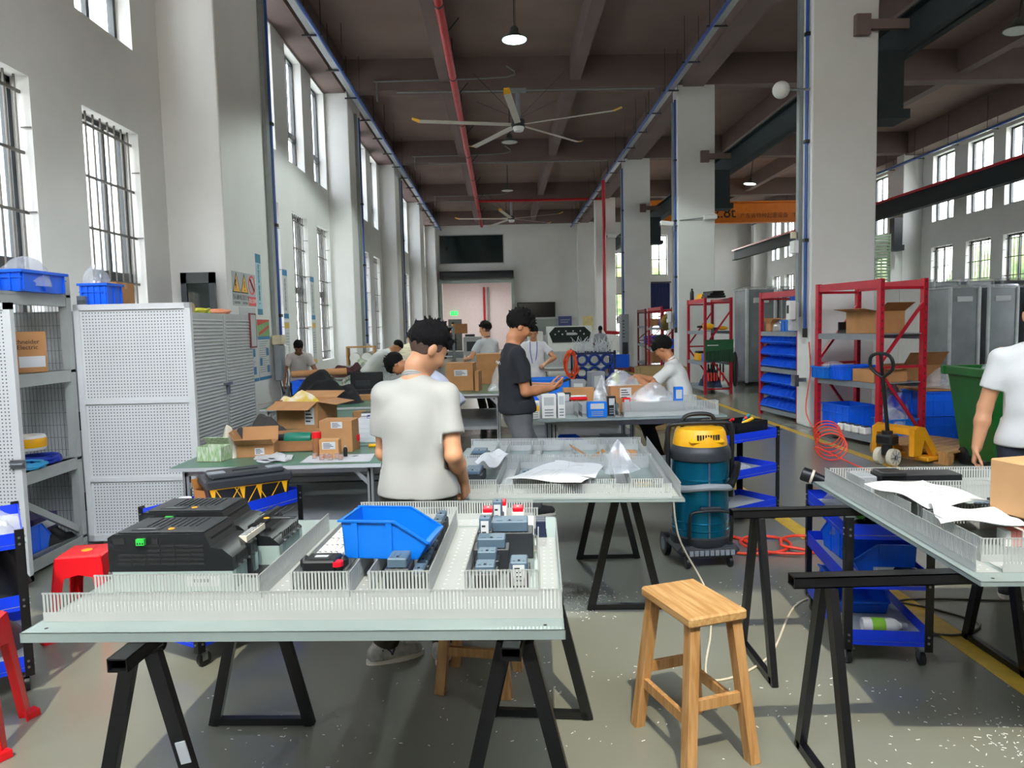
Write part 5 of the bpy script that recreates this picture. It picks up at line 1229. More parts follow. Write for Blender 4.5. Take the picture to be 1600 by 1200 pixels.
# backing cabinet under the crates between rack and locker
t = thing('storage_cabinet', 'light grey cabinet behind the wide perforated panel', 'cabinet', (-4.3, 5.84, 0), 0)
MB(M_lgrey).bx(0, 1.0, .02, 1.5, 0, 1.90).build('cabinet_body', t); MB(M_steel).bx(.9, .97, .05, .09, 1.9, 2.02).bx(.75, .8, .05, .09, 1.9, 2.0).build('bracket', t)
carton('cardboard box on the cabinet behind the blue crates', (-3.44, 6.5, 1.9), 0, .25, .3, .26, lab=[('-y', .02, .05, .12, .05)])
t = thing('cardboard_roll', 'rolled kraft paper lying on the cabinet tops', 'paper roll', (-3.62, 7.9, 1.976), 0); MB(mat('kraft_paper', 'B59A78', .8, var=.04)).cyl((-.36, 0, 0), (.34, -.12, .0), .055, n=20).build('roll', t)
bag('clear plastic bag standing in the left crate on top of the rack', R0 + Vector((.52, .46, 2.06)), (.15, .2, .20), 41); bag('clear plastic bag of parts on the narrow crate', (-3.38, 6.15, 2.07), (.10, .11, .20), 42)
coil('green and yellow cable lying on the louvred locker', (-3.42, 8.2, 1.921), .14, .012, 4, mat('green_yellow_cable', '7FB43A', .5, h2='E0D040', scale=14), seed=8)
coil('orange cable coil lying on the louvred locker', (-3.42, 8.75, 1.921), .16, .012, 4, mat('salmon_cable', 'E89A72', .5), seed=9)
# posters and signs on the first left pillar (flat, on the aisle face X = -3.9)
XP = -3.899
def poster(label, y0, y1, z0, z1, m, name='poster', cat='poster', th=.004):
    t = thing(name, label, cat, (XP, (y0 + y1) / 2, (z0 + z1) / 2), 0); w, h = y1 - y0, z1 - z0
    MB(m).bx(0, th, -w / 2, w / 2, -h / 2, h / 2).build('board', t); return t, w, h
def ptext(t, s, size, m, y, z, x=.0055): return text_mesh(s, size, 'lettering', m, t, (x, y, z), (math.pi / 2, 0, math.pi / 2), extrude=.0004)
t, w, h = poster('grey warning sign with two yellow triangles and a red no-entry circle', 10.66, 11.66, 2.10, 2.60, mat('silver_sign', 'A9ADB0', .4), 'warning_sign', 'sign')
b = MB(M_ink); yb = MB(M_yellow); rb = MB(M_redp); cs = (-.33, 0, .33)
for c in cs[:2]:
    b.prism([(.004, c - .16, -.06), (.004, c + .16, -.06), (.004, c, .24)], (.0012, 0, 0)); yb.prism([(.0052, c - .135, -.045), (.0052, c + .135, -.045), (.0052, c, .205)], (.0008, 0, 0))
b.prism([(.0062, -.38, .13), (.0062, -.34, .13), (.0062, -.365, .06), (.0062, -.34, .06), (.0062, -.385, -.03), (.0062, -.375, .04), (.0062, -.40, .04)], (.0006, 0, 0))
b.bx(.006, .0066, -.012, .012, .02, .12).bx(.006, .0066, -.012, .012, -.025, -.003)
rb.lathe([(.12, 0), (.15, 0), (.15, .0015), (.12, .0015), (.12, 0)], n=30, T=Matrix.Translation((.0045, cs[2], .08)) @ Matrix.Rotation(math.pi / 2, 4, 'Y')); rb.bar((.005, cs[2] - .09, .17), (.005, cs[2] + .09, -.01), .0015, .03, up=(1, 0, 0)); rb.bx(.004, .005, cs[2] - .17, cs[2] + .17, -.24, -.10)
b.build('black_symbols', t); yb.build('yellow_triangles', t); rb.build('red_marks', t)
for c, s in ((cs[0], '当心触电'), (cs[1], '注意安全')): ptext(t, s, .085, M_ink, c, -.13); ptext(t, 'CAUTION', .05, M_ink, c, -.21)
ptext(t, '禁止合闸', .08, M_white, cs[2], -.17)
t, w, h = poster('tall narrow pale blue slogan strip on the first pillar', 11.72, 11.96, 1.98, 2.95, mat('pale_blue_poster', 'A8D0DC', .5), 'slogan_poster')
for i, s in enumerate('安全生产质量第一'): ptext(t, s, .085, M_ink, 0, .28 - .085 * i)
b = MB(mat('deep_blue_print', '2E7FA0', .5)); b.bx(.004, .005, -w / 2, w / 2, h / 2 - .14, h / 2).bx(.004, .005, -w / 2, w / 2, -h / 2, -h / 2 + .09); b.build('print_band', t)
for i, (a, c) in enumerate(((10.98, 11.62), (11.65, 12.25))):
    t, w, h = poster('colourful safety poster with green and red header on the first pillar, %s one' % ('left', 'right')[i], a, c, .92, 1.90, M_paper, 'safety_poster')
    b = MB(mat('green_print', '7FA46C', .6)); b.bx(.004, .005, -w / 2, w / 2, h * .22, h / 2 - .02); b.build('print_header', t)
    b = MB(mat('red_print', 'C8463A', .6)); b.prism([(.005, -w * .5, h * .40), (.005, w * .5, h * .48), (.005, w * .5, h * .5), (.005, -w * .5, h * .5)], (.001, 0, 0)).bar((.0055, -w * .4, h * .26), (.0055, w * .4, h * .38), .001, .05, up=(0, 0, 1)); b.build('red_ribbon', t)
    b = MB(mat('blue_print', '3E7FB0', .6)); b.bx(.004, .005, -w / 2, w / 2, -h / 2, -h / 2 + .05).bx(.004, .0055, -w / 2, w / 2, h * .17, h * .22); [b.bx(.004, .005, y, y + .12, z, z + .12) for y, z in ((-.25, -.25), (.08, -.1), (.1, -.38))]; b.build('blue_print', t)
    b = MB(mat('grey_print', '8A8A8A', .7)); [b.bx(.004, .005, -w * .42, w * (.3 - .1 * (k % 3)), h * .13 - k * .035, h * .13 - k * .035 + .01) for k in range(15)]; b.build('text_lines', t)
t, w, h = poster('white sheet of paper above the safety posters', 10.9, 11.6, 1.90, 2.08, M_paper, 'paper_notice', 'notice')
t = thing('framed_notice', 'small red-framed notice on the corner of the louvred locker', 'notice', (-3.17, 9.31, 1.72)); MB(mat('maroon_frame', '7A2E34', .5)).bx(-.01, .01, -.11, .11, -.22, .22).build('frame', t); MB(M_paper).bx(.009, .012, -.09, .09, -.2, .2).build('sheet', t)
# slogan strips on the wall between the far left windows
for i, (y, s) in enumerate(((15.3, '质量是企业的生命'), (17.5, '安全责任重于泰山'))):
    for k, (z0, z1, lb) in enumerate(((1.95, 3.0, 'narrow blue-tipped slogan strip'), (.9, 1.9, 'narrow yellow and white notice strip'))):
        t = thing('slogan_poster', '%s on the wall, %s of the two window gaps' % (lb, ('nearer', 'farther')[i]), 'poster', (-4.499, y, (z0 + z1) / 2)); h = z1 - z0; w = .34
        MB(M_paper).bx(0, .004, -w / 2, w / 2, -h / 2, h / 2).build('board', t)
        b = MB(mat('blue_print', '3E7FB0', .6) if k == 0 else M_yline); b.bx(.004, .005, -w / 2, w / 2, h / 2 - .14, h / 2 - .02).bx(.004, .005, -w / 2, w / 2, -h / 2 + .02, -h / 2 + .12); b.build('print_band', t)
        if k == 0:
            for j, c in enumerate(s): ptext(t, c, .085, M_ink, 0, .28 - .085 * j)
        else: b = MB(mat('grey_print', '8A8A8A', .7)); [b.bx(.004, .005, -w * .3, w * .3, .25 - j * .06, .262 - j * .06) for j in range(9)]; b.build('text_lines', t)
# ---- green benches along the left wall
L1 = workbench('long green-topped bench behind the toolbox cart with cartons and a heat gun', -2.38, -.88, 5.10, 6.75, .75, casters=True)
L2 = workbench('second green-topped bench with the big open carton', -2.42, -.82, 6.95, 8.6, .75, casters=True)
L3 = workbench('third green-topped bench with a jacket and a blue crate', -3.0, -1.35, 8.9, 10.9, .75)
L4 = workbench('fourth green-topped bench with a black case and grey panels', -3.2, -1.3, 11.2, 13.6, .75)
L5 = workbench('far left green-topped bench under the first long windows', -3.7, -2.3, 14.4, 18.4, .75)
zt = .7505
carton('green and white striped carton at the left end of the green bench', at(325, 722, z=zt) + Vector((.02, .08, .0)), math.radians(-10), .20, .15, .11, flaps=(None, None, None, -40), m=mat('striped_green_carton', 'D6DCCB', .6, h2='8FB56E', scale=3, stretch=(30, 30, 6)))
cloth('beige cloth bag beside the striped carton', at(352, 716, z=zt) + Vector((.0, .10, 0)), (.10, .12, .17), 17, mat('beige_cloth', 'CFC6B2', .9), 'cloth_bag', 'bag')
carton('open cardboard box with one flap down beside the beige bag', at(388, 716, z=zt) + Vector((.03, .14, 0)), math.radians(8), .27, .22, .10, flaps=(30, None, 62, 20), lab=[('-y', .03, .045, .07, .05)])
cloth('dark grey cloth heaped behind the open box', (-2.05, 6.15, zt), (.24, .16, .17), 12, mat('charcoal_cloth', '3E3A38', .95), rot=.3)
t = thing('cardboard_piece', 'flat cardboard sheet leaning on the dark cloth', 'cardboard', (-1.66, 5.80, zt), .1); MB(M_cardin).plate([(-.30, -.12, .004), (.42, -.16, .004), (.30, .2, .14), (-.26, .2, .12)], .005).build('long_flap', t); MB(M_card).plate([(-.26, .2, .12), (.30, .2, .14), (.26, .3, .10), (-.22, .3, .09)], .005).build('short_flap', t)
for i in range(4): paper('folded white paper envelope stacked on the bench, %s from the bottom' % ORD[i], [at(402 - i * 2, 724 - i * 2, z=zt), at(452 - i * 3, 722, z=zt), at(460 - i * 4, 712, z=zt), at(408, 709, z=zt)], zt + .003 + .022 * i, i, curl=.018, lines=False, t=.003)
def heat_gun():
    t = thing('heat_gun', 'green and black heat gun lying on the green bench', 'heat gun', at(462, 700, z=zt) + Vector((0, .0, .075)), math.radians(0)); g = mat('teal_green_tool', '0E6E58', .4)
    MB(g).lathe([(.02, -.14), (.05, -.135), (.056, -.05), (.056, .06), (.046, .08)], n=20, T=Matrix.Rotation(math.radians(-90), 4, 'Y')).build('motor_body', t)
    MB(M_black).lathe([(.046, .08), (.044, .15), (.034, .16), (.034, .2)], n=20, T=Matrix.Rotation(math.radians(-90), 4, 'Y')).build('nozzle_guard', t)
    MB(M_steel).lathe([(.024, .2), (.024, .25), (.020, .25), (.02, .2)], n=16, T=Matrix.Rotation(math.radians(-90), 4, 'Y')).build('nozzle', t)
    MB(g).bar((.03, .0, -.03), (.07, -.10, -.058), .036, .045).build('handle', t); MB(M_black).tube([(.07, -.10, -.058), (.12, -.13, -.068), (.2, -.05, -.07), (.26, .08, -.07)], .005, 6, smooth=5).build('power_cord', t)
heat_gun()
carton('upright cardboard carton with a white label at the right of the green bench', at(527, 707, z=zt) + Vector((0, .10, 0)), math.radians(-4), .26, .20, .25, tape=False, lab=[('-y', .01, .215, .09, .05)])
carton('small cardboard carton with a printed label in front of the upright carton', at(515, 717, z=zt) + Vector((0, .04, 0)), math.radians(-2), .145, .09, .145, m=mat('warm_cardboard', 'C08E5A', .8), tape=False, lab=[('-y', 0, .10, .10, .055)])
t = thing('jar', 'red-lidded clear jar beside the upright carton', 'jar', at(494, 714, z=zt) + Vector((0, .04, 0))); MB(mat('amber_jar', 'A06A44', .3, var=.05)).lathe([(.03, 0), (.034, .01), (.034, .14)], n=18).build('jar_wall', t); MB(M_redp).cyl((0, 0, .14), (0, 0, .185), .036, n=18).build('lid', t)
t = thing('jar', 'second red-lidded jar behind the upright carton', 'jar', at(554, 703, z=zt) + Vector((0, .05, 0))); MB(mat('amber_jar', 'A06A44', .3, var=.05)).lathe([(.03, 0), (.034, .01), (.034, .07)], n=18).build('jar_wall', t); MB(M_redp).cyl((0, 0, .07), (0, 0, .115), .036, n=18).build('lid', t)
paper('white drawing sheet at the right end of the green bench', [at(468, 724, z=zt), at(578, 721, z=zt), at(586, 709, z=zt), at(484, 712, z=zt)], zt + .002, 4, curl=.004, lines=False)
M_or = mat('orange_relay_core', 'D8804A', .4)
for i, px in enumerate((493, 504, 512, 517, 528, 534)):
    t = thing('relay', 'small clear relay with orange core in front of the small carton, %s from the left' % ORD[i], 'relay', at(px, 717 + (i % 2) * 2, z=zt) + Vector((0, -.02, .006)), 0, 'small orange relays'); MB(M_or).box((0, 0, .02), (.022, .02, .03), bev=.003).build('core', t); MB(M_film2).box((0, 0, .02), (.03, .028, .04)).build('clear_case', t)
bottle('small black bottle with pale cap on the white sheet', at(540, 714, z=zt) + Vector((0, .0, .006)), .016, .08, M_black, M_lgrey)
k = thing('screwdriver', 'yellow-handled screwdriver on the right edge of the green bench', 'tool', at(576, 699, z=zt) + Vector((0, 0, .014))); k.rotation_euler = (math.radians(90), 0, math.radians(100)); MB(M_yellow).cyl((0, 0, 0), (0, 0, .1), .014, .012, n=10).build('handle', k); MB(M_steel).cyl((0, 0, -.1), (0, 0, 0), .003, n=6).build('shaft', k)
# second bench
bc = carton('big open cardboard carton with spread flaps on the second green bench', at(472, 671, z=zt) + Vector((.0, .22, 0)), math.radians(-14), .44, .40, .27, flaps=(100, 98, 108, 75), lab=[('-y', .13, .13, .1, .17)])
cloth('yellow-striped white work gloves piled on the big open carton', at(463, 632, Y=7.2) + Vector((0, .05, -.01)), (.23, .12, .10), 22, mat('glove_knit', 'DDD8CC', .95, h2='D8B83A', scale=9), 'work_gloves', 'gloves')
for i, (dx, dy, m, nm) in enumerate(((0, 0, 'E8E8E8', 'white'), (.0, .0, 'D8DADC', 'pale grey'), (0, 0, 'EDEDED', 'white'))): pass
for i in range(5): tag(MB(M_paper).box((0, 0, .0195), (.29, .40, .039), bev=.002).build('paper_ream', loc=(-1.09 + .006 * (i % 2), 6.25, zt + .0395 * i)), 'thick ream of white paper beside the standing man, %s from the bottom' % ORD[i], 'paper', 'reams of paper')
def book(label, x, y, z, rot, L, W, H, m):
    t = thing('notebook', label, 'notebook', (x, y, z), rot, 'notebooks on the reams'); MB(m).bx(-L / 2, L / 2, -W / 2, W / 2, H - .003, H).bx(-L / 2, L / 2, -W / 2, W / 2, 0, .003).bx(-L / 2, -L / 2 + .003, -W / 2, W / 2, 0, H).build('cover', t); MB(M_paper).bx(-L / 2 + .003, L / 2 - .004, -W / 2 + .004, W / 2 - .004, .003, H - .003).build('page_block', t)
book('red notebook on the second green bench', -1.50, 7.05, zt, .1, .2, .14, .03, mat('red_cover', 'B01C28', .5)); book('black notebook on the paper reams', -1.12, 6.32, zt + .199, -.1, .22, .15, .03, M_black); book('dark blue notebook on the paper reams', -1.06, 6.15, zt + .199, .15, .2, .1, .02, mat('navy_cover', '1C3A8C', .5))
bottle('clear bottle with orange label on the second green bench', (-1.42, 8.1, zt), .045, .26, M_film, M_swh, band=mat('orange_badge', 'E8A018', .4)); carton('small cardboard box in front of the clear bottle', (-1.52, 7.65, zt), .1, .14, .12, .09, tape=False)
cloth('pale blue cloth over the edge of the second green bench', (-1.1, 8.2, zt), (.2, .22, .18), 33, mat('pale_blue_cloth', 'B4C0DC', .9)); t = thing('shoe_bag', 'black pouch on the pale blue cloth at the bench edge', 'pouch', (-1.12, 7.75, zt)); MB(M_black).ell((0, 0, .045), (.13, .09, .05), n=16, noise=.1).build('pouch', t)
# third bench
cloth('black jacket thrown on the third green bench', (-2.35, 9.5, zt), (.46, .35, .30), 45, mat('black_fabric', '131417', .9, var=.2), 'jacket', 'jacket')
crate('blue crate with papers on the third green bench', (-2.72, 10.3, zt), 0, .44, .34, .25, M_blue)
paper('loose white sheet on top of the blue crate of the third bench', [(-2.9, 10.15, 0), (-2.5, 10.15, 0), (-2.45, 10.45, 0), (-2.85, 10.5, 0)], zt + .255, 4, curl=.03, lines=False)
t = thing('cardboard_roll', 'cardboard tube lying across the blue crate', 'tube', (-2.6, 10.3, zt + .34), .2); MB(M_card).cyl((-.38, 0, 0), (.38, 0, .02), .05, n=18).build('tube', t)
t = thing('tool_case', 'open black tool case on the third green bench', 'case', (-2.0, 10.55, zt), .05); b = MB(M_black); b.bx(-.24, .24, -.15, .15, 0, .08, bev=.01); b.build('case_base', t); b = MB(M_black); b.box((0, .17, .19), (.48, .04, .26), bev=.012); b.bx(-.16, .05, .13, .152, .12, .2, M_dark); b.build('lid', t)
carton('small brown box on the third green bench', (-1.85, 9.8, zt), 0, .2, .12, .07, tape=False); carton('clear plastic tray box beside the small brown box', (-1.58, 9.85, zt), 0, .2, .14, .1, tape=False, m=M_lgrey)
# fourth bench
for i in range(3): coil('coil of black and white cable on the fourth green bench, %s from the left' % ORD[i], (-2.95 + i * .4, 12.2 + .1 * i, zt), .15, .02, 5, mat('black_white_cable', '1A1A1A', .5, h2='C8C8B8', scale=14), seed=20 + i, rot=(math.radians(50), 0, 0))
def grey_panel(label, x, y, z, L, W, H, rot=0):
    t = thing('duct_panel', label, 'panel', (x, y, z), rot, 'grey panels on the far benches'); MB(M_zinc).bx(-L / 2, L / 2, -W / 2, W / 2, 0, .02).build('plate', t); b = MB(M_duct)
    for s in (-1, 0, 1): slot_wall(b, (-L / 2, s * W * .45, .02), (L / 2, s * W * .45, .02), H, .03)
    for s in (-1, -.3, .4, 1): slot_wall(b, (s * L * .49, -W * .45, .02), (s * L * .49, W * .45, .02), H, .03)
    b.build('wire_duct', t)
grey_panel('grey ducted panel on the fourth green bench', -1.75, 12.4, zt, 1.1, 1.1, .14); grey_panel('grey ducted panel on the far left bench', -2.95, 15.7, zt, 1.2, 1.3, .14)
grey_panel('grey ducted panel at the far end of the far left bench', -2.8, 17.6, zt, .9, 1.2, .14)
cloth('dark red and black jacket on the far left bench', (-3.1, 14.72, zt), (.35, .22, .2), 51, mat('maroon_cloth', '5A2020', .9, h2='18181A', scale=4), 'jacket', 'jacket')
t = thing('wire_reel_rack', 'small wooden-topped stand with wire reels against the left wall', 'reel stand', (-3.5, 18.1, zt)); MB(M_wood).bx(-.35, .35, -.15, .15, .50, .54).build('top_board', t); MB(M_wood).bx(-.35, -.31, -.15, .15, 0, .5).bx(.31, .35, -.15, .15, 0, .5).build('side_board', t)
for x in (-.15, .15): MB(M_swh).cyl((x, -.1, .25), (x, .1, .25), .13, n=18).build('reel', t)
cloth('heap of odds and ends in paper and plastic on the far left bench', (-3.2, 16.7, zt), (.4, .3, .2), 61, mat('mixed_scraps', 'BDBBB2', .8, h2='6A7A58', scale=8), 'clutter_heap', 'heap')
# ---- centre benches
B2b = workbench('pale-topped bench behind the ducted panel with cartons, left of the seated man', .42, 1.5, 7.76, 8.5, .775, top=mat('pale_bench_top', 'B8BCBA', .4))
B2 = workbench('workbench on the right of the aisle carrying a ducted panel, by the seated man', .42, 2.02, 7.0, 7.72, .775, top=mat('pale_bench_top', 'B8BCBA', .4))
BM = workbench('green-topped bench with upright cartons behind the man in black', -1.35, .02, 10.25, 12.6, .75)
BR = workbench('bench with a light blue crate behind the man in black', .25, 1.75, 9.1, 10.6, .75, top=mat('pale_bench_top', 'B8BCBA', .4))
BF = workbench('far bench with a ducted panel in front of the white machine', .3, 2.3, 15.2, 17.2, .80, top=mat('pale_bench_top', 'B8BCBA', .4))
P4 = Panel('ducted panel lying on the bench by the seated man', .19, 6.84, .80, math.radians(1.5), 0, 1.97, .86, t=.02)
P4.channel((.98, 1.90, .05, .15), [((.98, .05), (1.90, .05)), ((.98, .15), (1.90, .15)), ((1.90, .05), (1.90, .15)), ((.98, .05), (.98, .15))], .135, .016)
P4.channel((.02, .95, .40, .48), [((.02, .40), (.95, .40)), ((.02, .48), (.95, .48))], .12, .018)
for u in (.36, .58, .94): P4.channel((u - .04, u, .06, .75), [((u - .04, .1), (u - .04, .75)), ((u, .1), (u, .75))], .12, .018)
P4.channel((.02, 1.9, .76, .84), [((.02, .76), (1.9, .76)), ((.02, .84), (1.9, .84))], .12, .02)
def device(label, P, u, v, L, D, H, m, extra=None, group='devices on the bench panel'):
    t = thing('control_device', label, 'device', P.w(u, v, .003), P.rot, group); b = MB(m); b.box((0, 0, H / 2), (L, D, H), bev=.004); b.build('housing', t); f = MB(M_lgrey); f.bx(-L * .35, L * .35, -D / 2 - .003, -D / 2 + .001, H * .55, H * .9)
    for k in range(3): f.bx(-L * .3, L * .3, -D / 2 - .004, -D / 2, H * (.1 + .12 * k), H * (.15 + .12 * k), M_grey)
    f.build('front_cover', t)
    if extra: x = MB(extra); x.bx(-L * .42, L * .42, -D / 2 - .006, -D / 2 + .001, H * .45, H * .75); x.build('colour_label', t)
device('white control module with a yellow label at the left end of the bench panel', P4, .125, .12, .075, .1, .17, M_swh, M_yellow); device('white fan-vented drive module second from the left on the bench panel', P4, .255, .14, .14, .12, .23, M_swh); device('narrow white module third from the left on the bench panel', P4, .375, .12, .07, .1, .24, M_swh)
device('bright blue and white module in the middle of the bench panel', P4, .72, .10, .19, .08, .15, M_lblue); device('black square module on the bench panel beside the tall duct', P4, .88, .2, .08, .07, .19, M_black); device('grey module behind the left modules of the bench panel', P4, .20, .62, .2, .14, .2, M_grey); device('grey module with a dark top behind the blue module', P4, .47, .65, .12, .12, .2, M_dark)
device('small red terminal module on the ducts of the bench panel', P4, 1.05, .3, .07, .05, .16, M_redp); device('small bright blue box on the bench panel before the seated man', P4, 1.56, .25, .085, .06, .26, M_lblue)
bag('clear bag of parts heaped on the bench panel before the seated man', P4.w(1.33, .34, .003), (.26, .14, .27), 71); bag('clear bag leaning behind the black module on the bench panel', P4.w(.86, .62, .003), (.16, .14, .34), 72, peak=1); bag('crumpled clear bag on the cartons by the seated man', P4.w(1.05, .62, .26), (.16, .12, .14), 73)
carton('low cardboard box at the back of the bench panel', P4.w(.62, .68, .003), 0, .32, .14, .24, tape=False); carton('cardboard carton with white labels in front of the seated man', P4.w(1.10, .62, .003), .1, .36, .2, .26, lab=[('-y', -.02, .18, .12, .12)]); carton('flat lower cardboard box before the labelled carton', P4.w(1.13, .44, .003), .05, .34, .12, .14, tape=False)
t = thing('stapler', 'red and white hand tool on the back of the bench panel', 'tool', P4.w(.60, .52, .125)); MB(M_redp).box((0, 0, .02), (.18, .04, .03), bev=.006).build('handle', t); MB(M_white).box((.0, .0, .044), (.16, .03, .016), bev=.004).build('top_cover', t)
storage_bin('dark blue open bin on the near end of the bench panel back row', P4.w(.10, .45, .125), 0, .16, .12, .08, M_blue)
plastic_stool('red plastic stool under the bench of the seated man', 1.50, 10.9, .1, .34, .46)
wood_stool('wooden stool under the seated man', 2.02, 8.06, .2, .30, .28, .66)
wood_stool('wooden stool behind the green bench with cartons', .38, 13.5, .1, .36, .26, .6)
carton('upright cardboard carton with torn window at the left of the centre green bench', (-.62, 10.95, zt), math.radians(-8), .42, .30, .42, tape=False, lab=[('-y', .02, .27, .2, .09)]); carton('thin cardboard sheet box standing beside the torn carton', (-.36, 10.8, zt), math.radians(-8), .06, .3, .30, tape=False)
carton('square cardboard carton beside the man in black on the centre green bench', (-.12, 12.2, zt), math.radians(2), .62, .42, .50, tape=False); bag('clear bag standing at the right end of the centre green bench', (-.08, 10.7, zt), (.12, .1, .34), 81, peak=1); paper('white papers at the right end of the centre green bench', [(-.45, 10.3, 0), (-.02, 10.3, 0), (-.05, 10.55, 0), (-.4, 10.6, 0)], zt + .002, 3, curl=.01)
crate('light blue crate on the bench behind the man in black', (.62, 9.75, zt), 0, .52, .4, .24, M_lblue); carton('cardboard box beside the light blue crate', (.31, 9.95, zt), 0, .1, .3, .34, tape=False)
for i, (x, y, l, h, m) in enumerate(((1.0, 9.6, .2, .22, M_grey), (1.2, 9.5, .3, .1, M_dark), (1.3, 10.0, .2, .3, M_grey), (1.55, 9.7, .24, .14, M_lgrey), (1.5, 10.2, .3, .12, M_dark))):
    t = thing('control_device', 'grey device on the bench with the light blue crate, %s from the left' % ORD[i], 'device', (x, y, zt), .1 * i, 'grey devices on the bench'); MB(m).box((0, 0, h / 2), (l, .2, h), bev=.008).build('housing', t); MB(M_lgrey).bx(-l * .3, l * .3, -.104, -.099, h * .3, h * .8).build('front_cover', t)
bottle('small bottle with yellow-green label on the bench with the light blue crate', (1.62, 10.25, zt), .05, .3, mat('lime_bottle', 'B4D040', .4), M_swh)
grey_panel('long grey ducted panel on the far bench', 1.5, 16.0, .801, 1.5, 1.3, .28); grey_panel('shorter grey ducted panel at the left of the far bench', .55, 15.7, .801, .45, .9, .2)
t = thing('storage_bin', 'dark blue parts bin hanging under the bench of the seated man', 'storage bin', (.75, 7.8, .287)); bin_mesh(MB(M_blue), .4, .3, .2, M_blue).build('bin_shell', t)
carton('grey device box on the lower shelf of the bench by the seated man', (1.2, 7.8, .286), 0, .3, .3, .2, m=M_grey, tape=False)
# ================================================================ right side: racks, pallet jack, bins
rk1 = red_rack('large red rack in front of the near right pillar with blue crates', (4.62, 10.5), (4.87, 9.25), (5.53, 9.42), 2.2, (.14, .85, 1.49))
def on1(f, g, z): return Vector((4.62, 10.5, 0)) + Vector((.25, -1.25, 0)) * f + Vector((.66, .17, 0)) * g + Vector((0, 0, z))
rr = math.atan2(-1.25, .25)
carton('open cardboard box on the top shelf of the large red rack', on1(.60, .50, 1.491), rr, .62, .42, .30, flaps=(None, 60, 80, None)); t = thing('bracket', 'black metal bracket on the top shelf of the large red rack', 'bracket', on1(.30, .35, 1.491), rr); MB(M_black).bx(-.12, .12, -.1, .1, 0, .05).bx(-.12, -.09, -.1, .1, .05, .16).bx(-.02, .16, -.03, .03, .05, .09).build('bracket_body', t); MB(M_dark).cyl((.1, -.08, .08), (.1, .08, .08), .03, n=12).build('pin', t)
crate('blue crate on the far end of the middle shelf of the large red rack', on1(.14, .25, .851), rr, .40, .5, .17, M_lblue); crate('second blue crate on the middle shelf of the large red rack', on1(.44, .25, .851), rr, .26, .5, .2, M_blue)
carton('shallow cardboard box full of cable on the middle shelf of the large red rack', on1(.78, .35, .851), rr, .42, .5, .17, flaps=(None, None, None, None)); coil('black cable in the shallow box on the large red rack', on1(.78, .38, .93), .14, .014, 4, M_black, seed=5)
crate('large blue crate on the bottom shelf of the large red rack', on1(.25, .45, .141), rr, .60, .45, .34, M_blue); crate('pale blue crate with bags at the near end of the bottom shelf', on1(.85, .62, .141), rr, .32, .42, .22, M_lblue); bag('clear bag with parts on the bottom shelf of the large red rack', on1(.84, .60, .25), (.16, .2, .22), 91)
for i in range(4):
    t = thing('meter', 'white and dark meter on the bottom shelf front edge, %s from the pillar' % ORD[i], 'meter', on1(.40 + .12 * i, .07, .141), rr, 'meters on the rack'); MB(M_swh).box((0, 0, .05), (.11, .12, .10), bev=.015).build('housing', t); MB(M_dark).box((0, -.0, .105), (.08, .08, .02), bev=.006).build('dark_cover', t)
cloth('blue and yellow printed sack behind the pallet jack handle', on1(.70, .85, .141), (.22, .2, .55), 19, mat('blue_print_sack', '1C2E9C', .5, h2='E0E2EE', scale=3), 'printed_sack', 'sack')
t = thing('plastic_bag', 'white bag lying on the blue crate of the middle shelf', 'bag', on1(.12, .2, .95)); MB(M_film).ell((0, 0, .06), (.16, .12, .08), noise=.3, seed=2).build('bag_film', t)
rk2 = red_rack('red rack holding rows of small blue bins beside the near right pillar', (4.74, 13.15), (4.88, 11.80), (5.48, 11.86), 2.2, (.14, .86, 1.5))
def on2(f, g, z): return Vector((4.74 + .14 * f, 13.15 - 1.35 * f, z)) + Vector((.61 * g, .04 * g, 0))
mini = None; rows = (.19, .42, .65, .93, 1.10, 1.27); rown = ('lowest', 'fifth', 'fourth', 'third', 'second', 'topmost')
rows = (.17, .39, .61, .90, 1.11, 1.32)
M_bin = mat('blue_bin_plastic', '2A70F0', .22, var=.04, spec=.7)
t = thing('bin_rail', 'grey louvre back panel carrying the small blue bins', 'louvre panel', on2(.5, .36, .0)); b = MB(M_dark)
for z0, z1 in ((.145, .74), (.865, 1.44)):
    b.bx(-.01, .01, -.66, .66, z0, z1); [b.bx(-.02, -.01, -.66, .66, z, z + .012) for z in [z0 + .05 + .07 * k for k in range(8)]]
b.build('louvre_sheet', t)
for j, z in enumerate(rows):
    for i in range(8):
        lab = '%s small blue bin from the left in the %s row of the bin rack' % (ORD[i], rown[j]); loc = on2(.09 + i * .1165, .14, z)
        if mini is None:
            mini = thing('small_parts_bin', lab, 'storage bin', loc, 0, 'small blue bins on the rack'); mini.rotation_euler = (0, math.radians(22), math.pi + .1)
            bin_mesh(MB(M_bin), .24, .136, .125, M_bin, lipw=.006, front=.42).build('bin_shell', mini); b = MB(M_bin); b.prism([(.0932, -.064, .003), (.1225, -.064, .054), (.1195, -.064, .056), (.09, -.064, .005)], (0, .128, 0)).bx(-.11, .02, -.069, -.064, .118, .128).bx(-.11, .02, .064, .069, .118, .128); b.build('front_lip', mini)
        else:
            c = dup(mini, loc, 0, lab); c.rotation_euler = mini.rotation_euler
crate('blue crate at the front of the top shelf of the bin rack', on2(.75, .3, 1.501), math.pi / 2, .6, .4, .2, M_lblue); crate('blue crate stacked on another on the top shelf of the bin rack', on2(.84, .35, 1.85), math.pi / 2, .4, .35, .25, M_blue); carton('cardboard box under the stacked crate on the bin rack', on2(.84, .7, 1.501), 0, .22, .4, .34); carton('open tan carton at the left of the top shelf of the bin rack', on2(.15, .3, 1.501), 1.5, .3, .3, .14, flaps=(60, 50, None, None)); bag('clear bag on the top shelf of the bin rack', on2(.38, .3, 1.501), (.18, .2, .2), 93)
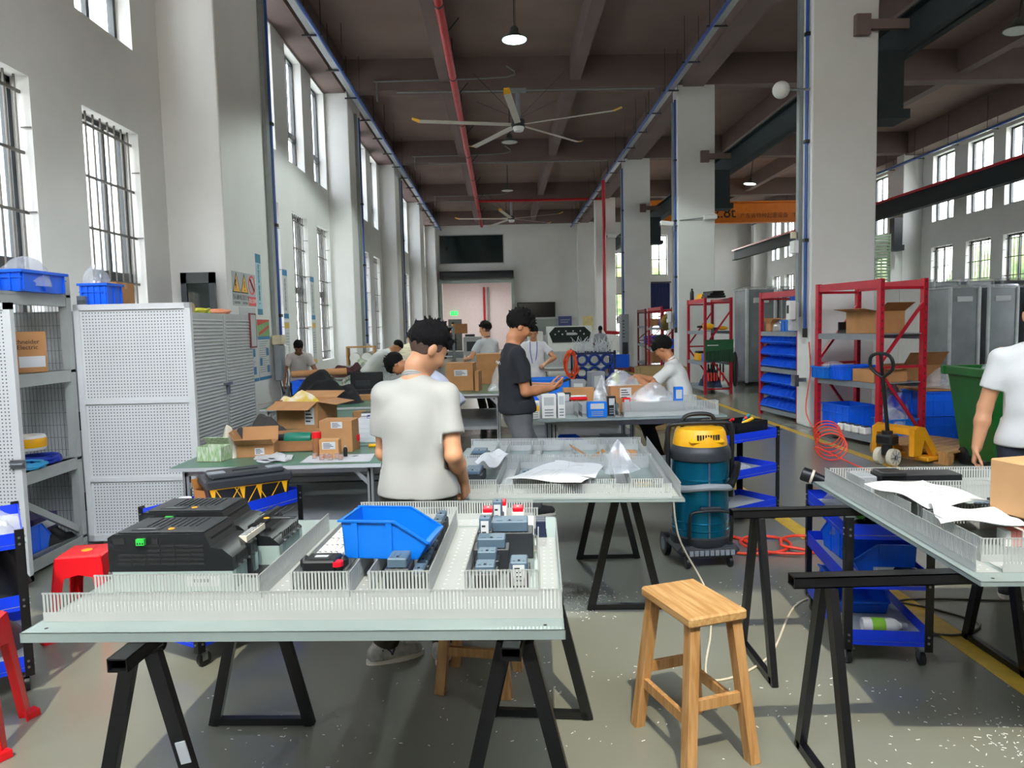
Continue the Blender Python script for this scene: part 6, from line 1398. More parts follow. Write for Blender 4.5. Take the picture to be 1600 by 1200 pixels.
rk3 = red_rack('red tool rack with a green tool roll hanging on its end', (4.74, 18.3), (4.74, 16.8), (5.36, 16.85), 2.25, (.16, .75, 1.48))
t = thing('tool_roll', 'green canvas tool roll hanging on the end of the red tool rack', 'tool roll', (5.05, 16.74, 1.02)); g = mat('green_canvas', '1E5C36', .7, var=.1)
MB(g).bx(-.33, .33, -.012, .012, -.24, .26).build('canvas', t); b = MB(mat('dark_green_canvas', '143E26', .7)); [b.box((-.29 + i * .053, -.02, -.12), (.047, .014, .22 + .008 * i), bev=.005) for i in range(12)]; b.build('pocket_row', t); MB(M_white).bx(-.28, -.02, -.015, -.011, .12, .14).build('print_line', t)
t = thing('power_drill', 'yellow and black power tool on the middle shelf of the tool rack', 'power tool', (4.95, 17.3, 1.481)); MB(M_yellow).ell((0, 0, .1), (.16, .07, .08), n=16).build('motor_body', t); MB(M_black).bar((.08, 0, .1), (.12, 0, .0), .05, .06).build('handle', t); MB(M_black).cyl((-.14, 0, .1), (-.26, 0, .1), .035, .02, n=12).build('chuck', t)
t = thing('angle_grinder', 'small yellow grinder beside the power tool on the tool rack', 'power tool', (5.2, 17.0, 1.481)); MB(M_yellow).ell((0, 0, .06), (.14, .05, .05), n=16).build('motor_body', t); MB(M_black).cyl((-.16, 0, .0), (-.16, 0, .08), .06, n=16).build('guard', t)
for i in range(6):
    k = thing('screwdriver', 'red-handled tool hanging in the lower bay of the tool rack, %s from the left' % ORD[i], 'tool', (4.86 + i * .07, 16.95, .5), 0, 'red handled tools'); MB(M_black).cyl((0, 0, 0), (0, 0, .2), .022, n=8).build('shaft', k); MB(mat('vermilion_handle', 'E8402C', .4)).cyl((0, 0, -.2), (0, 0, 0), .022, n=8).build('handle', k)
    MB(M_steel).bar((0, 0, .2), (0, 0, .22), .01, .01).build('hook', k)
cloth('dark tool bags on the bottom shelf of the tool rack', (5.05, 17.4, .161), (.28, .6, .3), 23, mat('dark_bag_fabric', '1C2028', .9, h2='2C3E70', scale=4), 'tool_bag', 'bag'); t = thing('tool_case', 'yellow and black tool case on the lower shelf of the tool rack', 'case', (4.95, 17.8, .751)); MB(M_yellow).box((0, 0, .09), (.3, .4, .18), bev=.02).build('case_base', t); MB(M_black).box((0, 0, .2), (.28, .36, .06), bev=.02).build('lid', t)
crate('bright blue crate on the lower shelf of the tool rack', (5.0, 17.2, .751), 0, .34, .4, .18, M_lblue); t = thing('black_coat', 'black coat hanging at the right of the tool rack', 'coat', (5.46, 16.86, .35)); MB(M_black).ell((0, 0, .22), (.08, .06, .42), n=14, noise=.12, seed=3).build('cloth_body', t)
for i in range(3): t = thing('flat_case', 'flat black case on top of the tool rack, %s from the bottom' % ORD[i], 'case', (5.05, 17.2, 2.255 + i * .055), .1 * i, 'flat black cases'); MB(M_black).box((0, 0, .025), (.44 - .08 * i, .5, .05), bev=.006).build('case_base', t); MB(M_dark).box((0, 0, .051), (.3 - .08 * i, .4, .004)).build('lid', t)
bottle('dark bottle on the top left of the tool rack', (4.78, 18.1, 2.23), .05, .3, M_black, M_dark); cloth('yellow cloth on top of the tool rack', (4.95, 17.9, 2.23), (.14, .25, .12), 26, M_yellow)
M_dred = mat('dark_red_rack_enamel', '741820', .45, var=.1)
red_rack('dark red rack near the third pillar with small boxes', (5.15, 27.2), (5.05, 25.3), (6.0, 25.3), 2.2, (.3, .95, 1.6), m=M_dred); red_rack('red rack behind the second pillar with a brown coat', (4.92, 24.1), (4.92, 22.2), (5.7, 22.2), 2.2, (.3, .9, 1.55))
t = thing('brown_coat', 'brown and black coat hanging on the red rack behind the second pillar', 'coat', (5.1, 22.1, 1.75)); MB(mat('ochre_cloth', '9A7A2E', .9, h2='3A3420', scale=3)).ell((0, 0, 0), (.22, .16, .32), n=16, noise=.14, seed=4, rot=(0, .5, 0)).build('cloth_body', t)
for i, (x, y, z) in enumerate(((5.2, 22.6, 1.551), (5.2, 22.7, .901), (5.2, 23.4, .901), (5.4, 26.1, .951))): crate('blue crate on the %s' % ('upper shelf of the rack behind the second pillar', 'near end of the middle shelf behind the second pillar', 'far end of the middle shelf behind the second pillar', 'middle shelf of the dark red rack')[i], (x, y, z), 0, .4, .5, .28, M_blue)
for i, (x, y, z) in enumerate(((5.35, 25.7, 1.601), (5.6, 26.2, 1.601), (5.5, 25.8, .301), (5.5, 26.6, .301))): carton('cardboard box on the dark red rack, %s' % ('near end of its top shelf', 'far end of its top shelf', 'near end of its bottom shelf', 'far end of its bottom shelf')[i], (x, y, z), 0, .3, .4, .25 + .1 * (i > 1))
carton('khaki carton with a hand slot standing behind the seated man', (2.55, 11.6, 0), 0, .75, .5, 1.0, flaps=(None, None, None, None), m=mat('khaki_carton', '8F7A50', .8, var=.05)); 
# ---- pallet jack and pallet
def pallet(label, x, y, rot):
    t = thing('wooden_pallet', label, 'pallet', (x, y, 0), rot)
    for i in range(7): MB(M_woodseat).bx(-.5, .5, -.5 + i * .145, -.5 + i * .145 + .13, .13, .15).build('deck_board', t)
    for s in (-.45, 0, .45):
        MB(M_wood).bx(s - .05, s + .05, -.5, .5, .11, .13).build('stringer_board', t)
        for c in (-.45, 0, .45): MB(M_wood).bx(s - .05, s + .05, c - .06, c + .06, .022, .11).build('block', t)
        MB(M_wood).bx(s - .05, s + .05, -.5, .5, 0, .022).build('bottom_board', t)
pallet('pale wooden pallet under the pallet jack', 5.3, 8.75, math.radians(25))
def pallet_jack():
    t = thing('pallet_jack', 'yellow-orange pallet jack with a tall black handle', 'pallet jack', (4.42, 8.2, 0), math.radians(28)); M_pj = mat('amber_paint', 'E09A1C', .4, var=.05)
    b = MB(M_pj)
    b.prism([(.1, -.26, .12), (.1, -.26, .42), (.2, -.26, .46), (.30, -.26, .44), (.62, -.26, .06), (.5, -.26, .06), (.30, -.26, .3), (.24, -.26, .12)], (0, .06, 0)); b.prism([(.1, .20, .12), (.1, .20, .42), (.2, .20, .46), (.30, .20, .44), (.62, .20, .06), (.5, .20, .06), (.30, .20, .3), (.24, .20, .12)], (0, .06, 0)); b.bx(.1, .3, -.24, .24, .36, .44); b.build('yoke', t)
    for s in (-1, 1): MB(M_pj).bx(.35, 1.5, s * .19 - .08, s * .19 + .08, .035, .085, bev=.01).build('fork', t)
    h = MB(M_black); h.cyl((.02, 0, .30), (-.10, 0, 1.02), .022, n=12); h.tube([(-.10, 0, 1.02), (-.12, -.13, 1.12), (-.14, -.13, 1.24), (-.145, -.06, 1.29), (-.145, .06, 1.29), (-.14, .13, 1.24), (-.12, .13, 1.12), (-.10, 0, 1.02)], .02, 8, smooth=3); h.bar((-.10, 0, 1.02), (-.145, 0, 1.28), .03, .02); h.build('handle', t)
    b = MB(M_black); b.cyl((0, 0, .12), (0, 0, .40), .06, n=16); b.box((0, 0, .3), (.16, .2, .12), bev=.02); b.build('pump', t)
    for s in (-1, 1): w = MB(mat('cream_wheel', 'CFC8B4', .5)); w.cyl((0, s * .05, .1), (0, s * .11, .1), .1, n=24); w.cyl((0, s * .112, .1), (0, s * .116, .1), .03, m=M_black, n=12); [w.bar((0, s * .113, .1), (.085 * math.cos(a), s * .113, .1 + .085 * math.sin(a)), .006, .012, M_grey) for a in [math.pi * k / 4 for k in range(8)]]; w.build('wheel', t)
pallet_jack()
# ---- wheelie bin with rubbish
def wheelie():
    t = thing('wheelie_bin', 'big dark green wheeled rubbish bin behind the man at the right edge', 'bin', (5.62, 7.85, 0), math.radians(-6)); b = MB(M_green); x0, x1 = .36, .47; y0, y1 = .34, .45
    b.add([(-x0, -y0, .12), (x0, -y0, .12), (x0, y0, .12), (-x0, y0, .12), (-x1, -y1, 1.05), (x1, -y1, 1.05), (x1, y1, 1.05), (-x1, y1, 1.05)], [(0, 3, 2, 1), (0, 1, 5, 4), (1, 2, 6, 5), (2, 3, 7, 6), (3, 0, 4, 7)]); b.build('bin_body', t)
    r = MB(M_green)
    for s in (-1, 1): r.box((0, s * (y1 + .01), 1.08), (2 * x1 + .14, .06, .10), bev=.012).box((s * (x1 + .01), 0, 1.08), (.06, 2 * y1 + .1, .1), bev=.012)
    for x in (-.5, -.2, .2, .5): r.box((x, -y1 - .05, 1.05), (.05, .08, .13), bev=.01)
    r.bx(-.52, .52, -y1 - .09, -y1 - .05, 1.06, 1.1); r.build('rim', t); MB(M_card).bx(-.18, -.08, -y1 - .015, -y1 - .005, .80, 1.02).build('brown_label', t)
    for s in (-1, 1): MB(M_black).cyl((s * .33, .25, .1), (s * .39, .25, .1), .1, n=18).build('wheel', t)
    for s in (-1, 1): MB(M_black).cyl((s * .3 - .02, -.25, .06), (s * .3 + .02, -.25, .06), .06, n=14).bx(s * .3 - .015, s * .3 + .015, -.28, -.22, .06, .13).build('caster', t)
    return t
wheelie()
t = thing('cardboard_piece', 'torn tan cardboard sticking out of the green rubbish bin', 'cardboard', (5.72, 7.75, 1.10)); MB(mat('warm_cardboard', 'C08E5A', .8)).plate([(-.28, -.1, .02), (.25, -.12, -.04), (.30, .1, .0), (.05, .1, .12), (-.2, .08, .10)], .006).plate([(-.32, .0, .0), (-.2, -.05, .05), (-.25, .0, .24), (-.32, .02, .26)], .006).build('long_flap', t); MB(M_cardin).plate([(.0, -.1, .0), (.3, -.1, .02), (.32, .15, .1), (.05, .2, .13)], .006).build('short_flap', t)
bag('clear plastic film bulging from the green rubbish bin', (5.9, 7.9, 1.0), (.3, .3, .32), 95); bag('dark clear film at the left rim of the green rubbish bin', (5.40, 7.8, 1.0), (.16, .2, .2), 96)
crate('blue crate on the floor beside the large red rack, lower of the two', (5.98, 9.9, 0), .0, .62, .5, .34, M_blue); crate('blue crate on the floor beside the large red rack, upper of the two', (5.98, 9.9, .345), .0, .62, .5, .34, M_blue); carton('flat cardboard sheet on the stacked blue crates', (5.98, 9.9, .69), 0, .64, .5, .03, tape=False); carton('open cardboard box behind the stacked blue crates', (6.1, 10.7, 0), .1, .6, .5, 1.0, flaps=(None, None, 40, None)); bag('silver film bag on the stacked blue crates', (6.1, 9.85, .722), (.24, .2, .26), 97)
# ---- wrapped cabinets and white doors in the right hall
M_wrap = mat('film_wrapped_grey_steel', '8E959A', .25, metal=.3, var=.12, scale=2, bump=.25, bscale=7)
def wrapped(label, x, y, rot=0, W=.8, D=.9, H=2.4):
    t = thing('wrapped_cabinet', label, 'cabinet', (x, y, 0), rot, 'film-wrapped cabinets'); MB(M_wrap).box((0, 0, H / 2 + .05), (W, D, H - .1), bev=.02).build('cabinet_body', t)
    b = MB(mat('pale_corner_foam', 'C4C8CA', .6))
    for s in (-1, 1): b.box((s * (W / 2 - .03), -D / 2 - .01, H / 2 + .05), (.09, .05, H - .06), bev=.02)
    b.box((0, -D / 2 - .008, H - .28), (W * .5, .03, .14), bev=.01); b.build('corner_padding', t); MB(M_film2).box((0, 0, H + .02), (W * 1.04, D * 1.06, .12), bev=.04).build('film_cover', t); MB(M_dark).bx(-W / 2, W / 2, -D / 2, D / 2, 0, .06).build('plinth', t)
for i in range(5): wrapped('film-wrapped grey cabinet in the row behind the green bin, %s from the left' % ORD[i], 11.75 + i * .98, 18.7, 0)
for i in range(3): wrapped('film-wrapped grey cabinet between the second and first pillars, %s from the left' % ORD[i], 6.75 + i * .95, 19.2 + .2 * i, 0, H=2.5)
for i in range(3): wrapped('film-wrapped grey cabinet in the back row under the right windows, %s from the left' % ORD[i], 13.0 + i * 1.0, 21.5, 0, H=2.7)
t = thing('white_cabinet', 'tall white cabinet with seamed doors behind the large red rack', 'cabinet', (9.1, 17.4, 0)); MB(M_white).bx(-1.0, 1.0, -.3, .3, 0, 2.4).build('cabinet_body', t)
for i in range(3): MB(M_white).bx(-.99 + i * .665, -.335 + i * .665, -.325, -.3, .03, 2.37).build('door', t)
# ---- ventilator louvre and grey duct on the right side
t = thing('wall_louvre', 'green louvred shutter on the far right side behind the near pillar', 'louvre', (14.6, 27.9, 3.9)); b = MB(mat('sage_louvre', '8FA386', .6)); [b.bx(-.4, .4, -.05, .05, -.9 + .12 * i, -.83 + .12 * i) for i in range(16)]; b.bx(-.42, -.38, -.06, .06, -.95, 1.0).bx(.38, .42, -.06, .06, -.95, 1.0); b.build('louvre_blades', t)
t = thing('drain_pipe', 'dark grey drain box and pipe beside the right wall pillar', 'pipe', (15.49, 28.4, 5.0)); MB(M_dark).bx(-.16, .16, -.2, .15, -.5, .55).build('drain_box', t); MB(M_dark).bx(-.22, .22, -.25, .2, -.72, -.5).build('collar', t)
# ================================================================ overhead
def crane_beam(x, z0, z1, y0, y1, top=None, lab='', face=-1):
    t = thing('crane_runway', lab, 'crane rail', (x, 0, 0)); b = MB(mat('slate_steel_beam', '2E3538', .7, var=.05, spec=.3)); b.bx(-.14, .14, y0, y1, z0, z0 + .03).bx(-.14, .14, y0, y1, z1 - .03, z1).bx(-.02, .02, y0, y1, z0, z1); b.build('runway_beam', t)
    MB(M_steel).bx(-.03, .03, y0, y1, z1, z1 + .05).build('rail', t)
    if top: MB(top).bx(-.16, -.13, y0, y1, z1 - .06, z1 + .02).build('conductor_bar', t)
    return t
crane_beam(6.35, 5.75, 6.3, 4, 44, None, 'dark steel crane runway on the right side of the pillars'); crane_beam(14.2, 5.35, 5.95, 4, 44, mat('bright_red_bar', 'C8202C', .4), 'dark crane runway with a red conductor bar along the right wall')
for i, c in enumerate(COLS[1:4]):
    t = thing('crane_bracket', 'dark steel bracket carrying the crane runway at the %s right pillar' % ORD[i], 'bracket', (5.8, c + .25, 0)); b = MB(mat('slate_steel_beam', '2E3538', .7, var=.05, spec=.3)); b.bx(.01, .42, -.2, .2, 4.82, 5.74).bx(.01, .5, -.25, .25, 4.72, 4.86); b.build('bracket_body', t); k = MB(M_beam); k.bx(-.32, .4, -.36, -.28, 6.0, 6.14).bx(-.40, -.18, -.37, -.27, 5.92, 6.22); k.build('tie_arm', t)
def crane():
    t = thing('overhead_crane', 'orange overhead crane girder marked 2.8t between the right pillars', 'crane', (0, 30, 0)); MB(M_orange).bx(6.55, 14.0, -.02, .02, 5.75, 6.55).bx(6.55, 14.0, -.16, .16, 5.70, 5.76).bx(6.55, 14.0, -.16, .16, 6.5, 6.56).build('girder', t); MB(M_orange).bx(6.1, 6.8, -.8, .8, 6.36, 6.56).bx(13.9, 14.5, -.8, .8, 6.01, 6.5).build('end_carriage', t)
    text_mesh('2.8t', .62, 'load_mark', M_ink, t, (9.25, -.03, 6.12), (math.pi / 2, 0, 0), extrude=.003); text_mesh('广东省特种起重设备', .22, 'small_print', mat('dark_orange_ink', '7A3A08', .6), t, (10.9, -.03, 5.98), (math.pi / 2, 0, 0), extrude=.003); text_mesh('TEL:400-879-1758', .22, 'small_print', mat('dark_orange_ink', '7A3A08', .6), t, (12.9, -.03, 5.98), (math.pi / 2, 0, 0), extrude=.003)
    MB(M_black).tube([(13.2, -.1, 5.7), (13.5, -.1, 5.2), (13.8, -.1, 5.7)], .02, 6, smooth=6).build('festoon_cable', t)
crane()
# sprinkler main: red pipe with hangers, branch along the far beam
def red_main():
    t = thing('sprinkler_pipe', 'long red fire main running under the ceiling to the far wall', 'pipe', (-1.02, 0, 7.72)); b = MB(M_redpipe); b.cyl((0, 4, 0), (0, 44, 0), .09, n=14); b.build('pipe_run', t); h = MB(M_dark)
    for y in range(6, 44, 4):
        h = MB(M_dark); h.cyl((0, y, 0), (0, y, .9), .012, n=6); h.lathe([(.094, -.03), (.10, -.03), (.10, .03), (.094, .03)], n=14, T=Matrix.Translation((0, y, 0)) @ Matrix.Rotation(math.pi / 2, 4, 'X')); h.cyl((0, y + 1.5, 0), (.3, y + 1.5, .35), .015, n=6); h.build('hanger', t)
    MB(M_redpipe).cyl((0, 36, .1), (6.2, 36, .1), .06, n=10).build('branch_pipe', t)
red_main()
def tray(x, z, label, side):
    t = thing('cable_tray', label, 'cable tray', (x, 0, z)); b = MB(M_alu); b.bx(-.07, .07, 3.0, 44.5, -.015, .0).bx(-.07, -.06, 3, 44.5, 0, .06).bx(.06, .07, 3, 44.5, 0, .06); b.build('tray_channel', t); MB(M_bluepipe).cyl((-side * .12, 3, -.03), (-side * .12, 44.5, -.03), .04, n=10).build('blue_pipe', t); c = MB(M_black); [c.tube([(k * .035, 3, .03), (k * .035 + .01, 20, .025), (k * .035, 44, .03)], .014, 6) for k in (-1, 0, 1)]; c.build('cable_run', t)
    h0 = MB(M_dark).bx(-.22, .2, 0, .04, -.05, -.02).cyl((-.16, .02, -.05), (-.16, .02, 1.0), .008, n=6).cyl((.16, .02, -.05), (.16, .02, 1.0), .008, n=6).build('hanger', t, loc=(0, 5, 0))
    for y in range(7, 44, 2): c = h0.copy(); COL.objects.link(c); c.location = (0, y, 0)
tray(-3.62, 7.62, 'cable tray with blue pipe along the left side under the ceiling', -1); tray(4.5, 7.66, 'cable tray with blue pipe along the right pillars under the ceiling', 1); tray(XR - .85, 7.55, 'cable tray along the right wall under the ceiling', 1)
for i, c in enumerate(COLS[2:5]):
    t = thing('conduit', 'thin conduit across the underside of the %s cross beam from the left' % ORD[i], 'conduit', (0, c - .045, 7.9)); MB(M_conduit).tube([(-3.1, 0, -.25), (-3.1, 0, .22), (-2.9, 0, .26), (.3, 0, .32), (.3, 0, .6)], .02, 6, smooth=4).build('conduit_run', t); MB(M_conduit).cyl((-2.6, .1, .0), (4.2, .1, .0), .02, n=6).build('lower_conduit', t)
def highbay(x, y, lit, label, rx=0):
    t = thing('high_bay_lamp', label, 'lamp', (x, y, 7.65), 0, 'high bay lamps'); t.rotation_euler = (0, rx, 0); MB(mat('lamp_shade_grey', '5E6664', .45, metal=.3)).lathe([(.06, .26), (.09, .22), (.10, .12), (.27, .0), (.275, -.01), (.262, -.005), (.09, .10), (0, .10)], n=28).build('lamp_shade', t)
    MB(mat('lit_lens', 'DFFFF2', .4, var=0, emit=3.2) if lit else mat('unlit_lens', 'C9CCC4', .3, var=.02)).lathe([(0, .004), (.25, .004), (.25, -.008), (0, -.014)], n=28).build('lens', t); b = MB(M_dark); b.cyl((0, 0, .26), (0, 0, 1.1), .012, n=6).cyl((.03, 0, .26), (.03, 0, 1.1), .006, n=6); b.build('hanging_rod', t)
    if lit: l = bpy.data.lights.new('lamp_glow', 'SPOT'); l.energy = 800; l.spot_size = 2.4; l.color = (.88, 1, .95); l.shadow_soft_size = .22; lo = bpy.data.objects.new('lamp_glow', l); COL.objects.link(lo); lo.location = (x, y, 7.6)
pl = ('nearest', 'second', 'third', 'fourth')
for i, y in enumerate((15.6, 24.0, 32.4, 40.6)): highbay(.42, y, i == 0, 'high bay lamp over the aisle, %s%s' % (pl[i], ', glowing white' if i == 0 else ', unlit'))
for i, y in enumerate((15.6, 23.8, 32.0, 40.4)): highbay(11.0, y, i == 2, 'high bay lamp over the right hall, %s%s' % (pl[i], ', glowing' if i == 2 else ', unlit'), .12)
def fan(x, y, a0, label):
    t = thing('ceiling_fan', label, 'fan', (x, y, 7.0), 0, 'large ceiling fans'); b = MB(M_dark); b.cyl((0, 0, -.02), (0, 0, .16), .18, n=24); b.build('motor_hub', t); MB(M_white).lathe([(0, -.14), (.12, -.13), (.15, -.05), (.15, -.02)], n=24).build('hub_cap', t)
    MB(M_grey).cyl((0, 0, .16), (0, 0, .92), .06, n=12).build('drop_rod', t); MB(M_grey).bx(-.22, .22, -.16, .16, .91, .95).build('mount_plate', t); w = MB(M_dark); [w.cyl((0, 0, .2), (1.6 * math.cos(a), 1.6 * math.sin(a), 1.0), .006, n=5) for a in [math.pi / 4 + k * math.pi / 2 for k in range(4)]]; w.build('stay_wire', t)
    for k in range(5):
        a = a0 + k * 2 * math.pi / 5; d = Vector((math.cos(a), math.sin(a), 0)); n = Vector((-d.y, d.x, 0)); q = MB(mat('cream_fan_blade', 'C9C3B8', .45, var=.03)); p0, p1 = d * .2, d * 2.62; e = .012
        q.prism([p0 - n * .08 + Vector((0, 0, .02)), p0 + n * .08 + Vector((0, 0, .05)), p1 + n * .085 + Vector((0, 0, .05)), p1 - n * .085 + Vector((0, 0, .02))], (0, 0, e)); o = q.build('blade', t); y_ = MB(M_yellow); p2 = d * 2.82 + Vector((0, 0, .05)); y_.prism([p1 - n * .087 + Vector((0, 0, .018)), p1 + n * .087 + Vector((0, 0, .048)), p2 + n * .07 + Vector((0, 0, .05)), p2 - n * .06 + Vector((0, 0, .04))], (0, 0, e * 1.4)); y_.build('blade_tip', o)
fan(.59, 19.75, math.radians(-97), 'large five-bladed ceiling fan with yellow tips, nearer one'); fan(.65, 36.6, math.radians(-30), 'large five-bladed ceiling fan with yellow tips, farther one')
# ---- conduits, boxes and cameras on the pillars
def right_riser(c, i):
    w = ('nearest', 'second', 'third', 'fourth')[i]; t = thing('conduit', 'grey cable riser with blue air pipe on the %s right pillar' % w, 'conduit', (4.8, c, 0)); MB(M_conduit).bx(-.06, 0, .34, .44, 1.75, 7.6).build('cable_riser', t); b = MB(M_bluepipe); b.cyl((-.035, .12, 1.55), (-.035, .12, 7.6), .025, n=10); b.build('blue_pipe', t); k = MB(M_black); [k.bx(-.07, 0, .08, .16, z, z + .05) for z in (2.9, 4.4, 6.0)]; k.cyl((-.035, .12, 1.42), (-.035, .12, 1.56), .035, n=10); k.build('pipe_clip', t)
    t = thing('switch_box', 'grey switch box with a white breaker on the %s right pillar' % w, 'switch box', (4.74, c + .38, 1.75)); MB(M_lgrey).box((-.05, 0, 0), (.1, .2, .46), bev=.01).build('box_body', t); MB(M_white).box((-.13, -.1, .1), (.1, .16, .3), bev=.01).build('breaker_housing', t); MB(M_ink).bx(-.185, -.18, -.14, -.06, .05, .18).build('breaker_window', t)
for i, c in enumerate(COLS[1:4]): right_riser(c, i)
t = thing('siren', 'small white box and buzzer on the nearest right pillar', 'box', (4.74, 11.6, 2.85)); MB(M_white).box((-.04, 0, 0), (.08, .18, .2), bev=.01).build('box_body', t); MB(mat('cream_cap', 'CFC4A8', .5)).cyl((-.05, 0, .14), (-.05, 0, .24), .05, n=12).build('cap', t)
t = thing('bracket', 'steel clamp bracket low on the nearest right pillar', 'bracket', (4.8, 11.35, .75)); MB(M_steel).bx(-.16, 0, -.03, .03, -.03, .03).bx(-.2, -.14, -.08, .08, -.1, .08).build('bracket_body', t)
t = thing('wall_lamp', 'white round lamp on an arm from the nearest right pillar', 'lamp', (4.8, 11.3, 5.2)); MB(M_white).ell((-.44, 0, 0), (.13, .13, .13), n=20).build('globe', t); MB(M_grey).cyl((-.36, 0, 0), (-.0, 0, 0), .02, n=8).build('arm', t)
def cctv(label, x, y, z, s, L=.8):
    t = thing('security_camera', label, 'camera', (x, y, z)); MB(M_grey).cyl((0, 0, 0), (s * L, -.05, .05), .015, n=6).build('arm', t); b = MB(M_white); b.box((s * (L + .18), -.05, .06), (.36, .14, .13), rot=(0, -.1 * s, 0), bev=.02); b.build('camera_body', t); MB(M_black).cyl((s * (L + .36), -.05, .05), (s * (L + .38), -.05, .05), .045, n=12).build('lens', t)
cctv('white security camera on a long arm across the second right pillar', 4.85, 19.59, 4.42, 1, .62); cctv('white security camera left of the second right pillar', 4.8, 19.64, 4.28, -1, .12); cctv('white security camera left of the third right pillar', 4.8, 28.04, 5.0, -1, .3)
def left_riser(y, i):
    w = ('nearest', 'second', 'third')[i]; t = thing('conduit', 'grey cable riser and blue pipe on the %s left pillar' % w, 'conduit', (-3.9, y, 0)); MB(M_conduit).bx(0, .07, 0, .16, 1.2 if i == 0 else .9, 7.6).build('cable_riser', t); b = MB(M_bluepipe); b.cyl((.06, .27 if i == 0 else .42, 1.3), (.06, .27 if i == 0 else .42, 7.6), .025, n=10); b.build('blue_pipe', t); k = MB(M_black); [k.bx(0, .10, .22 if i == 0 else .37, .32 if i == 0 else .47, z, z + .05) for z in (1.5, 1.95, 3.5, 5.2)]; k.build('pipe_clip', t)
for i, y in enumerate((12.25, 20.7, 29.4)): left_riser(12.42 if i == 0 else y - .3, i)
t = thing('switch_box', 'grey switch box with cables on the nearest left pillar', 'switch box', (-3.9, 12.6, 1.22)); MB(M_grey).box((.1, -.18, -.05), (.12, .26, .62), bev=.02).build('box_body', t); MB(M_white).box((.1, .08, .06), (.12, .18, .36), bev=.01).build('breaker_housing', t); MB(mat('cream_cap', 'CFC4A8', .5)).box((.1, -.18, .34), (.16, .26, .16), bev=.01).build('cap', t); MB(M_grey).box((.1, .1, -.62), (.10, .18, .3), bev=.02).build('hanging_socket', t)
b = MB(M_dark); b.tube([(.1, -.2, -.35), (.1, -.05, -.6), (.1, .08, -.5)], .01, 6, smooth=4).tube([(.1, .2, -.1), (.1, .25, -.3), (.1, .15, -.5)], .01, 6, smooth=4); b.build('cord', t)
# window-frame cabinet door leaning by the first pillar
t = thing('glazed_door', 'dark-framed glazed cupboard door behind the louvred locker', 'door', (-4.42, 10.3, 0)); f = MB(M_frame); f.bx(-.05, .42, -.03, .03, 0, .09).bx(-.05, .03, -.03, .03, 0, 2.55).bx(.34, .42, -.03, .03, 0, 2.55).bx(-.05, .42, -.03, .03, 2.4, 2.55).bx(-.05, .42, -.03, .03, 1.0, 1.1); f.build('frame', t); MB(mat('dark_pane', '2A3230', .08, var=.2)).bx(.03, .34, -.006, .006, .09, 2.4).build('pane', t)
# ================================================================ far end
t = thing('roller_shutter', 'rolled-up steel shutter above the far gate', 'shutter', (-1.45, 45.8, 0)); b = MB(M_dark); b.cyl((-2.3, -.2, 4.95), (2.3, -.2, 4.95), .24, n=20); b.build('shutter_roll', t); MB(M_zinc).bx(-2.25, 2.2, -.1, .1, 4.45, 4.62).build('bottom_bar', t)
for s in (-2.3, 2.25): MB(M_zinc).bx(s - .1, s + .1, -.15, .18, 0, 4.8).build('guide_rail', t)
t = thing('television', 'black flat screen on the far wall', 'television', (2.25, 45.94, 2.7)); MB(M_black).box((0, 0, 0), (2.4, .1, .95), bev=.02).build('bezel', t); MB(mat('dark_screen', '0C0E10', .15)).bx(-1.15, 1.15, -.056, -.05, -.42, .42).build('screen', t)
t = thing('notice_board', 'pale grey board low on the far wall beside the machine', 'board', (2.3, 45.95, 1.6)); MB(mat('pale_grey_board', 'A9B2AE', .6)).box((0, 0, 0), (2.6, .05, 1.0)).build('board', t)
t = thing('notice_board', 'small purple-blue notice on the far wall', 'notice', (4.05, 45.9, 1.95)); MB(mat('violet_notice', '5A62A0', .6)).box((0, 0, 0), (.85, .05, .6)).build('board', t); MB(M_lgrey).bx(-.3, .3, -.03, -.024, .05, .1).bx(-.3, .2, -.03, -.024, -.1, -.05).build('text_lines', t)
def exit_sign(label, x, y, z, w=.42, h=.2):
    t = thing('exit_sign', label, 'exit sign', (x, y, z)); MB(mat('exit_green', '14D84A', .4, var=0, emit=1.6)).box((0, 0, 0), (w, .04, h)).build('lit_panel', t); b = MB(M_white); b.bx(-.03 * w, .1 * w, -.024, -.02, -.1 * h, .25 * h).bx(-.4 * w, -.15 * w, -.024, -.02, -.06 * h, .06 * h).bx(.2 * w, .4 * w, -.024, -.02, -.06 * h, .06 * h); b.build('running_figure', t)
exit_sign('green exit sign on the back room wall through the far gate', -3.45, 53.66, 2.75, .5, .25); exit_sign('green exit sign low beside the far pillar', 3.75, 28, 1.0, .3, .15) if False else exit_sign('green exit sign low on the far right of the gate wall', 4.9, 44.74, .55, .6, .3)
t = thing('sprinkler_pipe', 'vertical red pipe on the back room wall', 'pipe', (-1.2, 53.5, 0)); MB(M_redpipe).cyl((0, 0, .5), (0, 0, 4.6), .08, n=10).build('pipe_run', t); MB(M_conduit).cyl((.3, 0, 0), (.3, 0, 4.6), .08, n=10).build('grey_pipe', t)
l = bpy.data.lights.new('back_room_lamp', 'AREA'); l.energy = 130; l.size = 1.2; l.color = (1, .95, .93); lo = bpy.data.objects.new('back_room_lamp', l); COL.objects.link(lo); lo.location = (-1.5, 49, 4.85)
t = thing('ceiling_light', 'flat ceiling light in the back room', 'lamp', (-1.5, 49, 4.88)); MB(mat('lit_panel', 'FFF6F0', .4, var=0, emit=2)).box((0, 0, 0), (1.2, 1.2, .03)).build('diffuser', t)
